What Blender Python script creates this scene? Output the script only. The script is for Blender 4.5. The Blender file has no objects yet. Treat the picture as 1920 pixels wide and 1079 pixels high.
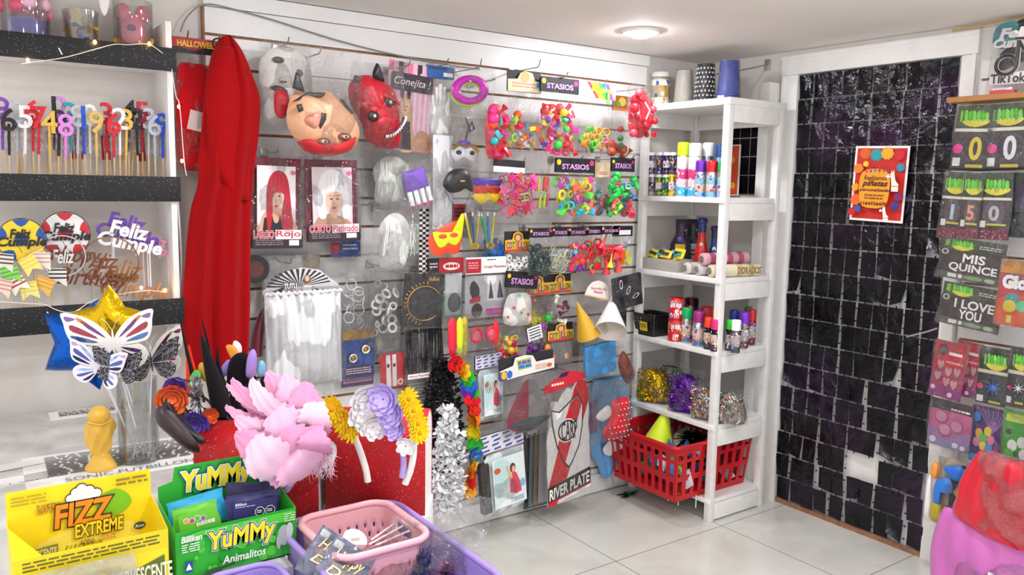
import bpy, bmesh, math, random
from mathutils import Vector, Matrix, Euler
COL = bpy.context.scene.collection
SC = bpy.context.scene
# ------------------------------------------------------------------ camera
F_PX = 1519.626
CAM = Vector((-3.25728, -2.91304, 1.5))
R_ = Vector((0.81738736, -0.57580671, 0.01801485))
U_ = Vector((0.05666444, 0.11147878, 0.99215))
W_ = Vector((0.5732949, 0.80995007, -0.12374911))
cd = bpy.data.cameras.new('camera')
cd.sensor_width = 36; cd.sensor_fit = 'HORIZONTAL'; cd.lens = 36 * F_PX / 1920; cd.clip_start = .02
co = bpy.data.objects.new('camera', cd); COL.objects.link(co)
co.matrix_world = Matrix(((R_.x, U_.x, -W_.x, CAM.x), (R_.y, U_.y, -W_.y, CAM.y), (R_.z, U_.z, -W_.z, CAM.z), (0, 0, 0, 1)))
SC.camera = co
# ------------------------------------------------------------------ light and exposure
CEIL = 2.14
SC.view_settings.view_transform = 'Standard'; SC.view_settings.look = 'None'
SC.view_settings.exposure = .02; SC.view_settings.gamma = 1; SC.view_settings.use_curve_mapping = False
w = bpy.data.worlds.new('shop_world'); SC.world = w; w.use_nodes = True
bg = w.node_tree.nodes['Background']; bg.inputs[0].default_value = (.965, .98, 1, 1); bg.inputs[1].default_value = 1.35
SC.cycles.transparent_max_bounces = 32; SC.cycles.max_bounces = 8; SC.cycles.diffuse_bounces = 4; SC.cycles.glossy_bounces = 4
SC.cycles.caustics_reflective = False; SC.cycles.caustics_refractive = False; SC.cycles.sample_clamp_indirect = 6
LAMPS = [(-.871, -.42, 7.5), (-2.05, -.95, 10.5), (-1.0, -1.7, 12), (-2.35, -2.4, 13), (-3.45, -1.5, 6.5), (-3.6, -3.2, 11), (-1.1, -3.2, 11)]
# ------------------------------------------------------------------ pixel rays of the calibrated camera
def ray(px, py): return W_ + R_ * ((px - 960) / F_PX) - U_ * ((py - 539.5) / F_PX)
def at(px, py, ax, v):
    d = ray(px, py); t = (v - CAM[ax]) / d[ax]; return CAM + d * t
def wy(px, py, d): return at(px, py, 1, -d)         # a point d in front of the slat wall
def wx(px, py, d): return at(px, py, 0, -d)         # a point d in front of the door wall
def wz(px, py, z): return at(px, py, 2, z)
def mpp(P): return (Vector(P) - CAM).dot(W_) / F_PX  # metres per pixel there
# ------------------------------------------------------------------ materials
def lin(c):
    if isinstance(c, str):
        c = c.lstrip('#')
        if len(c) == 3: c = ''.join(a * 2 for a in c)
        c = tuple(int(c[i:i + 2], 16) / 255 for i in (0, 2, 4))
    return tuple((x / 12.92 if x <= .04045 else ((x + .055) / 1.055) ** 2.4) for x in c) + (1,)
_M = {}
def N(nt, t, **k):
    n = nt.nodes.new(t)
    for a, b in k.items(): setattr(n, a, b)
    return n
def bumped(nt, p, scale, strength, dist=.002, tex='ShaderNodeTexNoise', out=0):
    tc = N(nt, 'ShaderNodeTexCoord'); n = N(nt, tex); n.inputs['Scale'].default_value = scale
    nt.links.new(tc.outputs['Object'], n.inputs['Vector'])
    b = N(nt, 'ShaderNodeBump'); b.inputs['Strength'].default_value = strength; b.inputs['Distance'].default_value = dist
    nt.links.new(n.outputs[out], b.inputs['Height']); nt.links.new(b.outputs[0], p.inputs['Normal'])
    return tc, n
def M(c, kind='pl', r=None):
    key = (c, kind, r)
    if key in _M: return _M[key]
    m = bpy.data.materials.new(kind + '_' + str(c).replace('#', '').replace(' ', '')); _M[key] = m; m.use_nodes = True
    nt = m.node_tree; p = nt.nodes['Principled BSDF']; L = nt.links; col = lin(c)
    p.inputs['Base Color'].default_value = col
    def vary(scale, amt):          # the material's own mottling
        tc = N(nt, 'ShaderNodeTexCoord'); n = N(nt, 'ShaderNodeTexNoise'); n.inputs['Scale'].default_value = scale; n.inputs['Detail'].default_value = 3
        L.new(tc.outputs['Object'], n.inputs['Vector'])
        mx = N(nt, 'ShaderNodeMix', data_type='RGBA'); mx.inputs[6].default_value = tuple(x * (1 - amt) for x in col[:3]) + (1,)
        mx.inputs[7].default_value = tuple(min(1, x * (1 + amt)) for x in col[:3]) + (1,)
        L.new(n.outputs[0], mx.inputs[0]); L.new(mx.outputs[2], p.inputs['Base Color'])
    if kind == 'pl':
        p.inputs['Roughness'].default_value = .35 if r is None else r; vary(30, .06)
    elif kind == 'pap':
        p.inputs['Roughness'].default_value = .5 if r is None else r; vary(60, .04)
    elif kind == 'matte':
        p.inputs['Roughness'].default_value = .85 if r is None else r; vary(12, .05)
    elif kind == 'cloth':
        p.inputs['Roughness'].default_value = .9; p.inputs['Sheen Weight'].default_value = .04; p.inputs['Specular IOR Level'].default_value = .15
        vary(18, .08); bumped(nt, p, 900, .35, .0006)
    elif kind == 'satin':
        p.inputs['Roughness'].default_value = .4; p.inputs['Sheen Weight'].default_value = .2; vary(20, .08); bumped(nt, p, 60, .3, .003)
    elif kind == 'latex':
        p.inputs['Roughness'].default_value = .45; p.inputs['Subsurface Weight'].default_value = .0; vary(25, .12); bumped(nt, p, 45, .5, .004)
    elif kind == 'foil':
        p.inputs['Metallic'].default_value = .85; p.inputs['Roughness'].default_value = .22 if r is None else r; bumped(nt, p, 38, .8, .006)
    elif kind == 'metal':
        p.inputs['Metallic'].default_value = .9; p.inputs['Roughness'].default_value = .3 if r is None else r; vary(30, .05)
    elif kind == 'glit':
        tc = N(nt, 'ShaderNodeTexCoord'); v = N(nt, 'ShaderNodeTexVoronoi'); v.inputs['Scale'].default_value = 560 if r is None else r
        L.new(tc.outputs['Object'], v.inputs['Vector'])
        sp = N(nt, 'ShaderNodeSeparateColor'); L.new(v.outputs['Color'], sp.inputs[0])
        mx = N(nt, 'ShaderNodeMix', data_type='RGBA'); mx.inputs[6].default_value = tuple(x * .88 for x in col[:3]) + (1,)
        mx.inputs[7].default_value = tuple(min(1, x * 1.3) for x in col[:3]) + (1,)
        L.new(sp.outputs[0], mx.inputs[0]); L.new(mx.outputs[2], p.inputs['Base Color'])
        g = N(nt, 'ShaderNodeMath', operation='GREATER_THAN'); g.inputs[1].default_value = .985; L.new(sp.outputs[1], g.inputs[0])
        m3 = N(nt, 'ShaderNodeMix', data_type='RGBA'); m3.inputs[7].default_value = tuple(.35 + .65 * x for x in col[:3]) + (1,) if sum(col[:3]) > .06 else (.25, .25, .27, 1); L.new(mx.outputs[2], m3.inputs[6]); L.new(g.outputs[0], m3.inputs[0]); L.new(m3.outputs[2], p.inputs['Base Color'])  # sparkle of the flakes is painted as paler cells
        rr = N(nt, 'ShaderNodeMapRange'); rr.inputs[3].default_value = .6; rr.inputs[4].default_value = .22; L.new(g.outputs[0], rr.inputs[0]); L.new(rr.outputs[0], p.inputs['Roughness'])
        b = N(nt, 'ShaderNodeBump'); b.inputs['Strength'].default_value = .35; b.inputs['Distance'].default_value = .0012
        L.new(sp.outputs[2], b.inputs['Height']); L.new(b.outputs[0], p.inputs['Normal'])
    elif kind == 'wood':
        p.inputs['Roughness'].default_value = .6; vary(40, .2)
    elif kind == 'emit':
        p.inputs['Emission Color'].default_value = col; p.inputs['Emission Strength'].default_value = 8 if r is None else r
        vary(5, .01)
    elif kind in ('clear', 'tint', 'acryl'):
        out = nt.nodes['Material Output']; nt.nodes.remove(p)
        t = N(nt, 'ShaderNodeBsdfTransparent'); t.inputs[0].default_value = col
        g = N(nt, 'ShaderNodeBsdfAnisotropic'); g.inputs['Roughness'].default_value = .06 if kind != 'acryl' else .04
        lw = N(nt, 'ShaderNodeLayerWeight'); lw.inputs[0].default_value = .35
        mr = N(nt, 'ShaderNodeMapRange'); mr.inputs[3].default_value = .05; mr.inputs[4].default_value = .45; L.new(lw.outputs['Fresnel'], mr.inputs[0])
        ms = N(nt, 'ShaderNodeMixShader'); L.new(mr.outputs[0], ms.inputs[0]); L.new(t.outputs[0], ms.inputs[1]); L.new(g.outputs[0], ms.inputs[2])
        df = N(nt, 'ShaderNodeBsdfDiffuse'); df.inputs[0].default_value = tuple(.5 + .5 * x for x in col[:3]) + (1,)
        m2 = N(nt, 'ShaderNodeMixShader'); m2.inputs[0].default_value = .01 if r is None else r
        L.new(ms.outputs[0], m2.inputs[1]); L.new(df.outputs[0], m2.inputs[2]); L.new(m2.outputs[0], out.inputs[0])
        if kind != 'acryl':
            tc, n = bumped(nt, g, 26, 1., .03); n.inputs['Detail'].default_value = 3; n.inputs['Distortion'].default_value = 1.6
            L.new(g.inputs['Normal'].links[0].from_socket, lw.inputs['Normal'])
    return m
CLEAR = M('fbfbfb', 'clear'); ACRYL = M('f4f6f6', 'acryl'); HAZE = M('efefef', 'clear', .14)
STEEL = M('b9b6b0', 'metal'); WHITE = M('f0eeea'); BLACK = M('111014'); BLACKG = M('0a090c', 'glit')
# ------------------------------------------------------------------ mesh building
_TXT = {}
def text_geo(s, off=0., shear=0.):
    k = (s, off, shear)
    if k not in _TXT:
        cu = bpy.data.curves.new('lettering', 'FONT'); cu.body = s; cu.offset = off; cu.shear = shear; cu.resolution_u = 3; cu.dimensions = '2D'; cu.fill_mode = 'BOTH'
        o = bpy.data.objects.new('lettering', cu); me = o.to_mesh()
        vs = [tuple(v.co[:2]) for v in me.vertices]; fs = [tuple(p.vertices) for p in me.polygons]
        o.to_mesh_clear(); bpy.data.objects.remove(o); bpy.data.curves.remove(cu)
        xs = [v[0] for v in vs] or [0, 1]; ys = [v[1] for v in vs] or [0, 1]
        _TXT[k] = (vs, fs, min(xs), max(xs), min(ys), max(ys))
    return _TXT[k]
def RZ(a): return Matrix.Rotation(a, 4, 'Z')
def RX(a): return Matrix.Rotation(a, 4, 'X')
def RY(a): return Matrix.Rotation(a, 4, 'Y')
def T(x, y, z): return Matrix.Translation((x, y, z))
D = math.radians
class MB:
    def __init__(s): s.v = []; s.f = []; s.mi = []; s.mats = []; s.sm = []
    def idx(s, m):
        if isinstance(m, str): m = M(m)
        if m not in s.mats: s.mats.append(m)
        return s.mats.index(m)
    def add(s, vs, fs, m, X=None, smooth=True):
        b = len(s.v); i = s.idx(m)
        for v in vs:
            v = Vector(v); s.v.append(X @ v if X else v)
        for f in fs: s.f.append([a + b for a in f]); s.mi.append(i); s.sm.append(smooth)
        return s
    def box(s, c, d, m, X=None, bev=0.):
        if bev:
            bm = bmesh.new(); bmesh.ops.create_cube(bm, size=1)
            for v in bm.verts: v.co = Vector((v.co.x * d[0] + c[0], v.co.y * d[1] + c[1], v.co.z * d[2] + c[2]))
            bmesh.ops.bevel(bm, geom=bm.edges[:], offset=bev, segments=2, affect='EDGES', profile=.6)
            bm.verts.index_update(); vs = [v.co.copy() for v in bm.verts]; fs = [[v.index for v in f.verts] for f in bm.faces]; bm.free()
            return s.add(vs, fs, m, X)
        x, y, z = (a / 2 for a in d)
        vs = [(c[0] + i * x, c[1] + j * y, c[2] + k * z) for i in (-1, 1) for j in (-1, 1) for k in (-1, 1)]
        return s.add(vs, [(0, 1, 3, 2), (4, 6, 7, 5), (0, 4, 5, 1), (2, 3, 7, 6), (0, 2, 6, 4), (1, 5, 7, 3)], m, X, False)
    def lathe(s, prof, m, n=20, X=None, sy=1.):
        vs = []; fs = []
        for r, z in prof:
            for i in range(n):
                a = 2 * math.pi * i / n; vs.append((r * math.cos(a), r * math.sin(a) * sy, z))
        for j in range(len(prof) - 1):
            for i in range(n):
                k = (i + 1) % n; fs.append((j * n + i, j * n + k, (j + 1) * n + k, (j + 1) * n + i))
        if prof[0][0] > 1e-5: fs.append(tuple(range(n))[::-1])
        if prof[-1][0] > 1e-5: fs.append(tuple((len(prof) - 1) * n + i for i in range(n)))
        return s.add(vs, fs, m, X)
    def tube(s, pts, r, m, n=6, closed=False, X=None):
        pts = [Vector(p) for p in pts]; k = len(pts); vs = []; fs = []
        rad = r if isinstance(r, (list, tuple)) else [r] * k
        up = None
        for i, p in enumerate(pts):
            a = pts[(i - 1) % k] if (closed or i) else p; b = pts[(i + 1) % k] if (closed or i < k - 1) else p
            t = (b - a).normalized() if (b - a).length > 1e-9 else Vector((0, 0, 1))
            if up is None: up = Vector((0, 0, 1)) if abs(t.z) < .9 else Vector((1, 0, 0))
            e = t.cross(up)
            if e.length < 1e-6: e = t.cross(Vector((.3, 1, .2)))
            e.normalize(); g = e.cross(t).normalized(); up = g
            for j in range(n):
                q = 2 * math.pi * j / n; vs.append(p + (e * math.cos(q) + g * math.sin(q)) * rad[i])
        for i in range(k if closed else k - 1):
            i2 = (i + 1) % k
            for j in range(n):
                j2 = (j + 1) % n; fs.append((i * n + j, i * n + j2, i2 * n + j2, i2 * n + j))
        if not closed: fs.append(tuple(range(n))[::-1]); fs.append(tuple((k - 1) * n + j for j in range(n)))
        return s.add(vs, fs, m, X)
    def ball(s, c, r, m, n=14, X=None):
        if not isinstance(r, (list, tuple)): r = (r, r, r)
        k = max(6, n // 2)
        prof = [(math.sin(math.pi * j / k), -math.cos(math.pi * j / k)) for j in range(k + 1)]
        prof[0] = (1e-6, -1); prof[-1] = (1e-6, 1)
        Y = T(*c) @ Matrix.Diagonal((r[0], r[1], r[2], 1))
        return s.lathe(prof, m, n, (X @ Y) if X else Y)
    def torus(s, R, r, m, X=None, n=20, k=8, sx=1., sz=1.):
        return s.tube([(R * sx * math.cos(2 * math.pi * i / n), 0, R * sz * math.sin(2 * math.pi * i / n)) for i in range(n)], r, m, k, True, X)
    def grid(s, fn, nu, nv, m, cu=False, X=None, skip=None):
        vs = [fn(i / nu, j / nv) for j in range(nv + 1) for i in range(nu + (0 if cu else 1))]
        k = nu + (0 if cu else 1); fs = []
        for j in range(nv):
            for i in range(nu):
                if skip and skip(i, j): continue
                i2 = (i + 1) % k if cu else i + 1
                fs.append((j * k + i, j * k + i2, (j + 1) * k + i2, (j + 1) * k + i))
        return s.add(vs, fs, m, X)
    def poly(s, pts, y, m, th=0., X=None):         # a flat outline in the x-z plane, front at y, thickness going back
        n = len(pts); vs = [(p[0], y, p[1]) for p in pts]; fs = [tuple(range(n))]
        if th:
            vs += [(p[0], y + th, p[1]) for p in pts]; fs.append(tuple(range(2 * n - 1, n - 1, -1)))
            fs += [(i, i + n, (i + 1) % n + n, (i + 1) % n) for i in range(n)]
        return s.add(vs, fs, m, X, False)
    def text(s, t, x0, z0, x1, z1, y, m, th=0., bold=0., shear=0., X=None, fn=None):
        vs, fs, a, b, c, d = text_geo(t, 0., shear)
        if bold: vs, fs = text_geo(t, bold, shear)[:2]
        kx = (x1 - x0) / max(1e-6, b - a); kz = (z1 - z0) / max(1e-6, d - c)
        if len(t) == 1 and kx > kz: x0 = (x0 + x1) / 2 - kz * (b - a) / 2; kx = kz
        P = [(x0 + (v[0] - a) * kx, z0 + (v[1] - c) * kz) for v in vs]
        if fn: P = [fn(*q) for q in P]
        s.add([(q[0], y, q[1]) for q in P], fs, m, X, False)
        if th:
            from collections import Counter
            n = len(P); b0 = len(s.v); s.add([(q[0], y + th, q[1]) for q in P], [f[::-1] for f in fs], m, X, False)
            ed = Counter(); od = {}
            for f in fs:
                for i in range(len(f)):
                    e = (f[i], f[(i + 1) % len(f)]); k = tuple(sorted(e)); ed[k] += 1; od[k] = e
            i0 = s.idx(m)
            for k, c_ in ed.items():
                if c_ == 1: e = od[k]; s.f.append([b0 - n + e[1], b0 - n + e[0], b0 + e[0], b0 + e[1]]); s.mi.append(i0); s.sm.append(False)
        return s
    def puff(s, pts, t, m, y=0., back=.3, X=None, rings=5, wob=0., seed=0):   # an outline in x-z swollen into a soft solid
        rnd = random.Random(seed); n = len(pts); cx = sum(p[0] for p in pts) / n; cz = sum(p[1] for p in pts) / n; vs = []; fs = []
        for side in (1, -1):
            for k in range(rings):
                q = 1 - k / rings
                h = math.sqrt(max(0, 1 - q ** 2.6)) * t * (1 if side > 0 else -back)
                for p in pts: vs.append((cx + (p[0] - cx) * q, y - h + (rnd.uniform(-wob, wob) if k else 0), cz + (p[1] - cz) * q))
            vs.append((cx, y - t * (1 if side > 0 else -back), cz))
        R = rings * n + 1
        for sd, o in ((0, 0), (1, R)):
            for k in range(rings - 1):
                for i in range(n):
                    j = (i + 1) % n; f = (o + k * n + i, o + k * n + j, o + (k + 1) * n + j, o + (k + 1) * n + i); fs.append(f if sd == 0 else f[::-1])
            for i in range(n):
                f = (o + (rings - 1) * n + i, o + (rings - 1) * n + (i + 1) % n, o + R - 1); fs.append(f if sd == 0 else f[::-1])
        return s.add(vs, fs, m, X)
    def mesh(s, name):
        me = bpy.data.meshes.new(name); me.from_pydata([tuple(v) for v in s.v], [], s.f)
        for m in s.mats: me.materials.append(m)
        me.polygons.foreach_set('material_index', s.mi); me.polygons.foreach_set('use_smooth', s.sm)
        if any(s.sm): me.set_sharp_from_angle(angle=D(48))
        me.update(); return me
def link(name, data, parent=None, loc=(0, 0, 0), rot=(0, 0, 0), scale=1.):
    o = bpy.data.objects.new(name, data); COL.objects.link(o)
    if parent: o.parent = parent
    o.location = loc; o.rotation_euler = rot
    o.scale = scale if isinstance(scale, (tuple, list)) else (scale,) * 3
    return o
def tag(o, label, cat, group=None):
    o['label'] = label; o['category'] = cat; o['kind'] = 'thing'
    if group: o['group'] = group
    return o
def thing(name, label, cat, loc=(0, 0, 0), rot=(0, 0, 0), group=None): return tag(link(name, None, None, loc, rot), label, cat, group)
def part(name, mb, parent, label=None, **k):
    o = link(name, mb.mesh(name) if isinstance(mb, MB) else mb, parent, **k)
    if label: o['label'] = label
    return o
def solo(name, mb, label, cat, loc=(0, 0, 0), rot=(0, 0, 0), group=None, **k): return tag(link(name, mb.mesh(name) if isinstance(mb, MB) else mb, None, loc, rot, **k), label, cat, group)
def struct(name, mb, **k):
    o = link(name, mb.mesh(name), **k); o['kind'] = 'structure'; return o
def solid(o, th, off=0.):
    md = o.modifiers.new('thickness', 'SOLIDIFY'); md.thickness = th; md.offset = off; return o
def ellipse(cx, cz, rx, rz, n=22, a0=0.): return [(cx + rx * math.cos(a0 + 2 * math.pi * i / n), cz + rz * math.sin(a0 + 2 * math.pi * i / n)) for i in range(n)]
def starpts(cx, cz, R, r, n=5, a0=math.pi / 2): return [(cx + (R if i % 2 == 0 else r) * math.cos(a0 + math.pi * i / n), cz + (R if i % 2 == 0 else r) * math.sin(a0 + math.pi * i / n)) for i in range(2 * n)]
def smooth_pts(pts, k=3, closed=True):                # Catmull-Rom through the points
    n = len(pts); out = []
    for i in range(n if closed else n - 1):
        P = [pts[(i + j) % n] if closed else pts[min(max(i + j, 0), n - 1)] for j in (-1, 0, 1, 2)]
        for s_ in range(k):
            t = s_ / k
            out.append(tuple(.5 * (2 * P[1][a] + (P[2][a] - P[0][a]) * t + (2 * P[0][a] - 5 * P[1][a] + 4 * P[2][a] - P[3][a]) * t * t + (3 * P[1][a] - P[0][a] - 3 * P[2][a] + P[3][a]) * t ** 3) for a in range(len(P[1]))))
    if not closed: out.append(tuple(pts[-1]))
    return out
# a printed card: fractions u to the right, v downwards; each call prints one layer on top
class Card(MB):
    def __init__(s, w, h, bg='ffffff', th=.0012, kind='pap', outline=None, r=None):
        super().__init__(); s.w = w; s.h = h; s.k = 0; s.kind = kind; s.r_ = r
        pts = [s.q(*p) for p in (outline or [(0, 1), (1, 1), (1, 0), (0, 0)])]
        s.poly(pts, 0, M(bg, kind, r), th)
    def q(s, u, v): return ((u - .5) * s.w, (1 - v) * s.h)
    def ly(s): s.k += 1; return -.00022 * s.k
    def mm(s, c): return M(c, s.kind, s.r_) if isinstance(c, str) else c
    def R(s, u0, v0, u1, v1, c): s.poly([s.q(u0, v1), s.q(u1, v1), s.q(u1, v0), s.q(u0, v0)], s.ly(), s.mm(c)); return s
    def E(s, u, v, ru, c, rv=None, n=20):
        x, z = s.q(u, v); rx = ru * s.w; rz = rx if rv is None else rv * s.h
        s.poly(ellipse(x, z, rx, rz, n), s.ly(), s.mm(c)); return s
    def P(s, pts, c, sm=0):
        pts = [s.q(*p) for p in pts]
        if sm: pts = smooth_pts(pts, sm)
        s.poly(pts, s.ly(), s.mm(c)); return s
    def S(s, u, v, ru, c, inner=.5, n=5):
        x, z = s.q(u, v); s.poly(starpts(x, z, ru * s.w, ru * s.w * inner, n), s.ly(), s.mm(c)); return s
    def t(s, t, u0, v0, u1, v1, c, bold=0., shear=0., out=None, ow=.05, fn=None):
        a = s.q(u0, v1); b = s.q(u1, v0)
        if out: s.text(t, a[0], a[1], b[0], b[1], s.ly(), s.mm(out), 0, bold + ow, shear, fn=fn)
        s.text(t, a[0], a[1], b[0], b[1], s.ly(), s.mm(c), 0, bold, shear, fn=fn); return s
    def lines(s, u0, v0, u1, v1, n, c, seed=1, fill=.5):   # rows of small print too fine to read
        rnd = random.Random(seed); hh = (v1 - v0) / n
        for i in range(n):
            v = v0 + i * hh; u = u0; y = s.ly()
            while u < u1 - .01:
                ww = min(u1 - u, rnd.uniform(.03, .12)); s.poly([s.q(u, v + hh * fill), s.q(u + ww, v + hh * fill), s.q(u + ww, v), s.q(u, v)], y, s.mm(c)); u += ww + .015
        return s
def py(box, d):                                       # pixel box -> bottom centre, width and height on the plane d before the slat wall
    x0, y0, x1, y1 = box; cx = (x0 + x1) / 2; cy = (y0 + y1) / 2
    a = wy(x0, cy, d); b = wy(x1, cy, d); t = wy(cx, y0, d); bt = wy(cx, y1, d)
    return Vector(((a.x + b.x) / 2, -d, bt.z)), b.x - a.x, t.z - bt.z
def pxw(box, d):                                      # the same on the plane d before the door wall
    x0, y0, x1, y1 = box; cx = (x0 + x1) / 2; cy = (y0 + y1) / 2
    a = wx(x0, cy, d); b = wx(x1, cy, d); t = wx(cx, y0, d); bt = wx(cx, y1, d)
    return Vector((-d, (a.y + b.y) / 2, bt.z)), a.y - b.y, t.z - bt.z
def bag_mb(w, h, t, seed=0, m=None, nu=12, nv=14, top=.0, crumple=.25):
    rnd = random.Random(seed); ph = [rnd.uniform(0, 6.3) for _ in range(8)]; fr = [rnd.uniform(5, 13) for _ in range(4)]
    mb = MB()
    for sd in (-1, 1):
        def fn(u, v, sd=sd):
            e = (max(0, 1 - abs(2 * u - 1) ** 3)) * max(0, 1 - abs(2 * v - 1) ** 4) ** .7
            fl = min(1, (1 - v) * 1.9 + .12)
            c = math.sin(fr[0] * u + ph[0] + 3 * v) * math.sin(fr[1] * v + ph[1]) + .6 * math.sin(fr[2] * (u + v) + ph[2]) * math.sin(fr[3] * (u - v) + ph[3])
            x = (u - .5) * w * (1 - .05 * math.sin(6 * v + ph[4]) * (v > .05))
            return (x, sd * t * .5 * e * fl + (1 if sd > 0 else 1.3) * c * t * crumple * e, v * h)
        mb.grid(fn, nu, nv, m or CLEAR)
    return mb
_PC = {}
def piece(kind, c):
    k = (kind, c)
    if k in _PC: return _PC[k]
    mb = MB(); m = M(c)
    if kind == 'ball': mb.ball((0, 0, 0), .5, m, 12)
    elif kind == 'ring': mb.torus(.36, .12, m, None, 14, 6)
    elif kind == 'bangle': mb.torus(.45, .05, m, None, 18, 5)
    elif kind == 'coil': mb.tube([(.34 * math.cos(a * .55), -.3 + a * .012, .34 * math.sin(a * .55)) for a in range(50)], .055, m, 5)
    elif kind == 'whistle': mb.lathe([(.2, -.5), (.2, .2), (.34, .25), (.34, .5), (.24, .5), (.24, .3)], m, 12)
    elif kind == 'block': mb.box((0, 0, 0), (.55, .3, .9), m, None, .06)
    elif kind == 'stick': mb.box((0, 0, 0), (.2, .16, 1.2), m, None, .05)
    elif kind == 'star': mb.poly(starpts(0, 0, .55, .28), -.1, m, .2)
    elif kind == 'frame':
        mb.tube([(-.3, 0, -.45), (.3, 0, -.45), (.3, 0, .45), (-.3, 0, .45)], .07, m, 5, True); mb.tube([(-.3, 0, 0), (.3, 0, 0)], .05, m, 5)
    elif kind == 'spider':
        mb.ball((0, 0, 0), (.2, .15, .26), m, 10)
        for i in range(8):
            a = D(-60 + (i % 4) * 40) + (math.pi if i > 3 else 0); mb.tube([(0, 0, 0), (.35 * math.cos(a), -.12, .35 * math.sin(a)), (.55 * math.cos(a), .08, .6 * math.sin(a))], .04, m, 4)
    elif kind == 'spiky':
        mb.ball((0, 0, 0), .26, m, 10)
        for i in range(26):
            z = 1 - 2 * (i + .5) / 26; a = i * 2.4; q = math.sqrt(1 - z * z); mb.tube([(.2 * q * math.cos(a), .2 * q * math.sin(a), .2 * z), (.55 * q * math.cos(a), .55 * q * math.sin(a), .55 * z)], [.05, .015], m, 4)
    elif kind == 'horn': mb.lathe([(.04, -.6), (.09, .1), (.32, .6), (.28, .6), (.06, .1)], m, 12)
    elif kind == 'car': mb.poly([(-.5, -.2), (.5, -.2), (.5, .05), (.25, .08), (.12, .3), (-.25, .3), (-.35, .05), (-.5, .05)], -.15, m, .3)
    elif kind == 'soccer':
        mb.ball((0, 0, 0), .5, M('f3f1ee'), 14)
        for i in range(12):
            z = 1 - 2 * (i + .5) / 12; a = i * 2.4; q = math.sqrt(1 - z * z); mb.ball((.4 * q * math.cos(a), .4 * q * math.sin(a), .4 * z), .14, BLACK, 6)
    elif kind == 'button':
        mb.lathe([(.5, -.1), (.5, .05), (.42, .1), (1e-6, .1)], m, 18, RX(D(90))); mb.poly(starpts(0, 0, .38, .2, 8), -.105, M('f6c65a')); mb.ball((0, -.1, 0), (.12, .03, .12), M('c8341c'), 10)
    _PC[k] = mb.mesh(kind); return _PC[k]
def fill(parent, w, h, t, kinds, cols, n, size, reg=(.08, .05, .92, .6), seed=0, y=0.):
    rnd = random.Random(seed); u0, v0, u1, v1 = reg; n = round(n * 1.4)
    W = (u1 - u0) * w; H = (v1 - v0) * h; nc = max(1, round(math.sqrt(n * W / max(H, 1e-6)))); nr = math.ceil(n / nc); k = 0
    for j in range(nr):
        for i in range(nc):
            if k >= n: break
            k += 1; kd = rnd.choice(kinds); s_ = size * rnd.uniform(1.35, 2.0)
            x = (u0 - .5) * w + W * (i + .5 + rnd.uniform(-.3, .3)) / nc; z = v0 * h + H * (j + .5 + rnd.uniform(-.3, .3)) / nr
            part({'button': 'ring_toy', 'frame': 'frame_toy', 'spiky': 'spiky_ball', 'soccer': 'soccer_ball', 'stick': 'toy_stick', 'block': 'toy_block'}.get(kd, kd), piece(kd, rnd.choice(cols)), parent,
                 loc=(x, y + rnd.uniform(-.4, .4) * t, z), rot=(rnd.uniform(-.7, .7), rnd.uniform(-3, 3), rnd.uniform(-.7, .7)), scale=s_)
def pack(name, label, cat, box, d, head=None, hh=.2, hw=1., t=.03, filler=None, bag=CLEAR, tilt=0., group=None, seed=None, yaw=0., crumple=.25):
    P, w_, h_ = py(box, d); seed = seed if seed is not None else int(box[0] * 7 + box[1])
    o = thing(name, label, cat, P, (0, D(tilt), D(yaw)), group)
    bh = h_ * (1 - (hh if head else 0))
    if head:
        hc = head(w_ * hw, h_ * hh); part('header_card', hc, o, loc=(0, -.004, bh))
        b2 = Card(w_ * hw, h_ * hh, '26242a'); part('header_back', b2, o, loc=(0, .004, bh))
    if filler: filler(o, w_, bh, t)
    if bag: part('clear_bag', bag_mb(w_, bh + (.015 if head else 0), t, seed, bag, crumple=crumple), o)
    return o
def hook(px, py_, d, label, up=.02, y0=0.):           # a slat wall hook: plate, prong, turned-up tip
    P = wy(px, py_, d); mb = MB()
    mb.tube([(0, d - .001, 0), (0, .01, 0), (0, 0, .004), (0, -.012, up)], .0027, STEEL, 6)
    o = tag(link('display_hook', None, None, P), label, 'hook', 'steel hooks on the slat wall')
    part('prong', mb, o); b = MB(); b.box((0, d - .006, .0), (.03, .004, .03), STEEL, None, .0015); part('back_plate', b, o)
    return o
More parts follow.
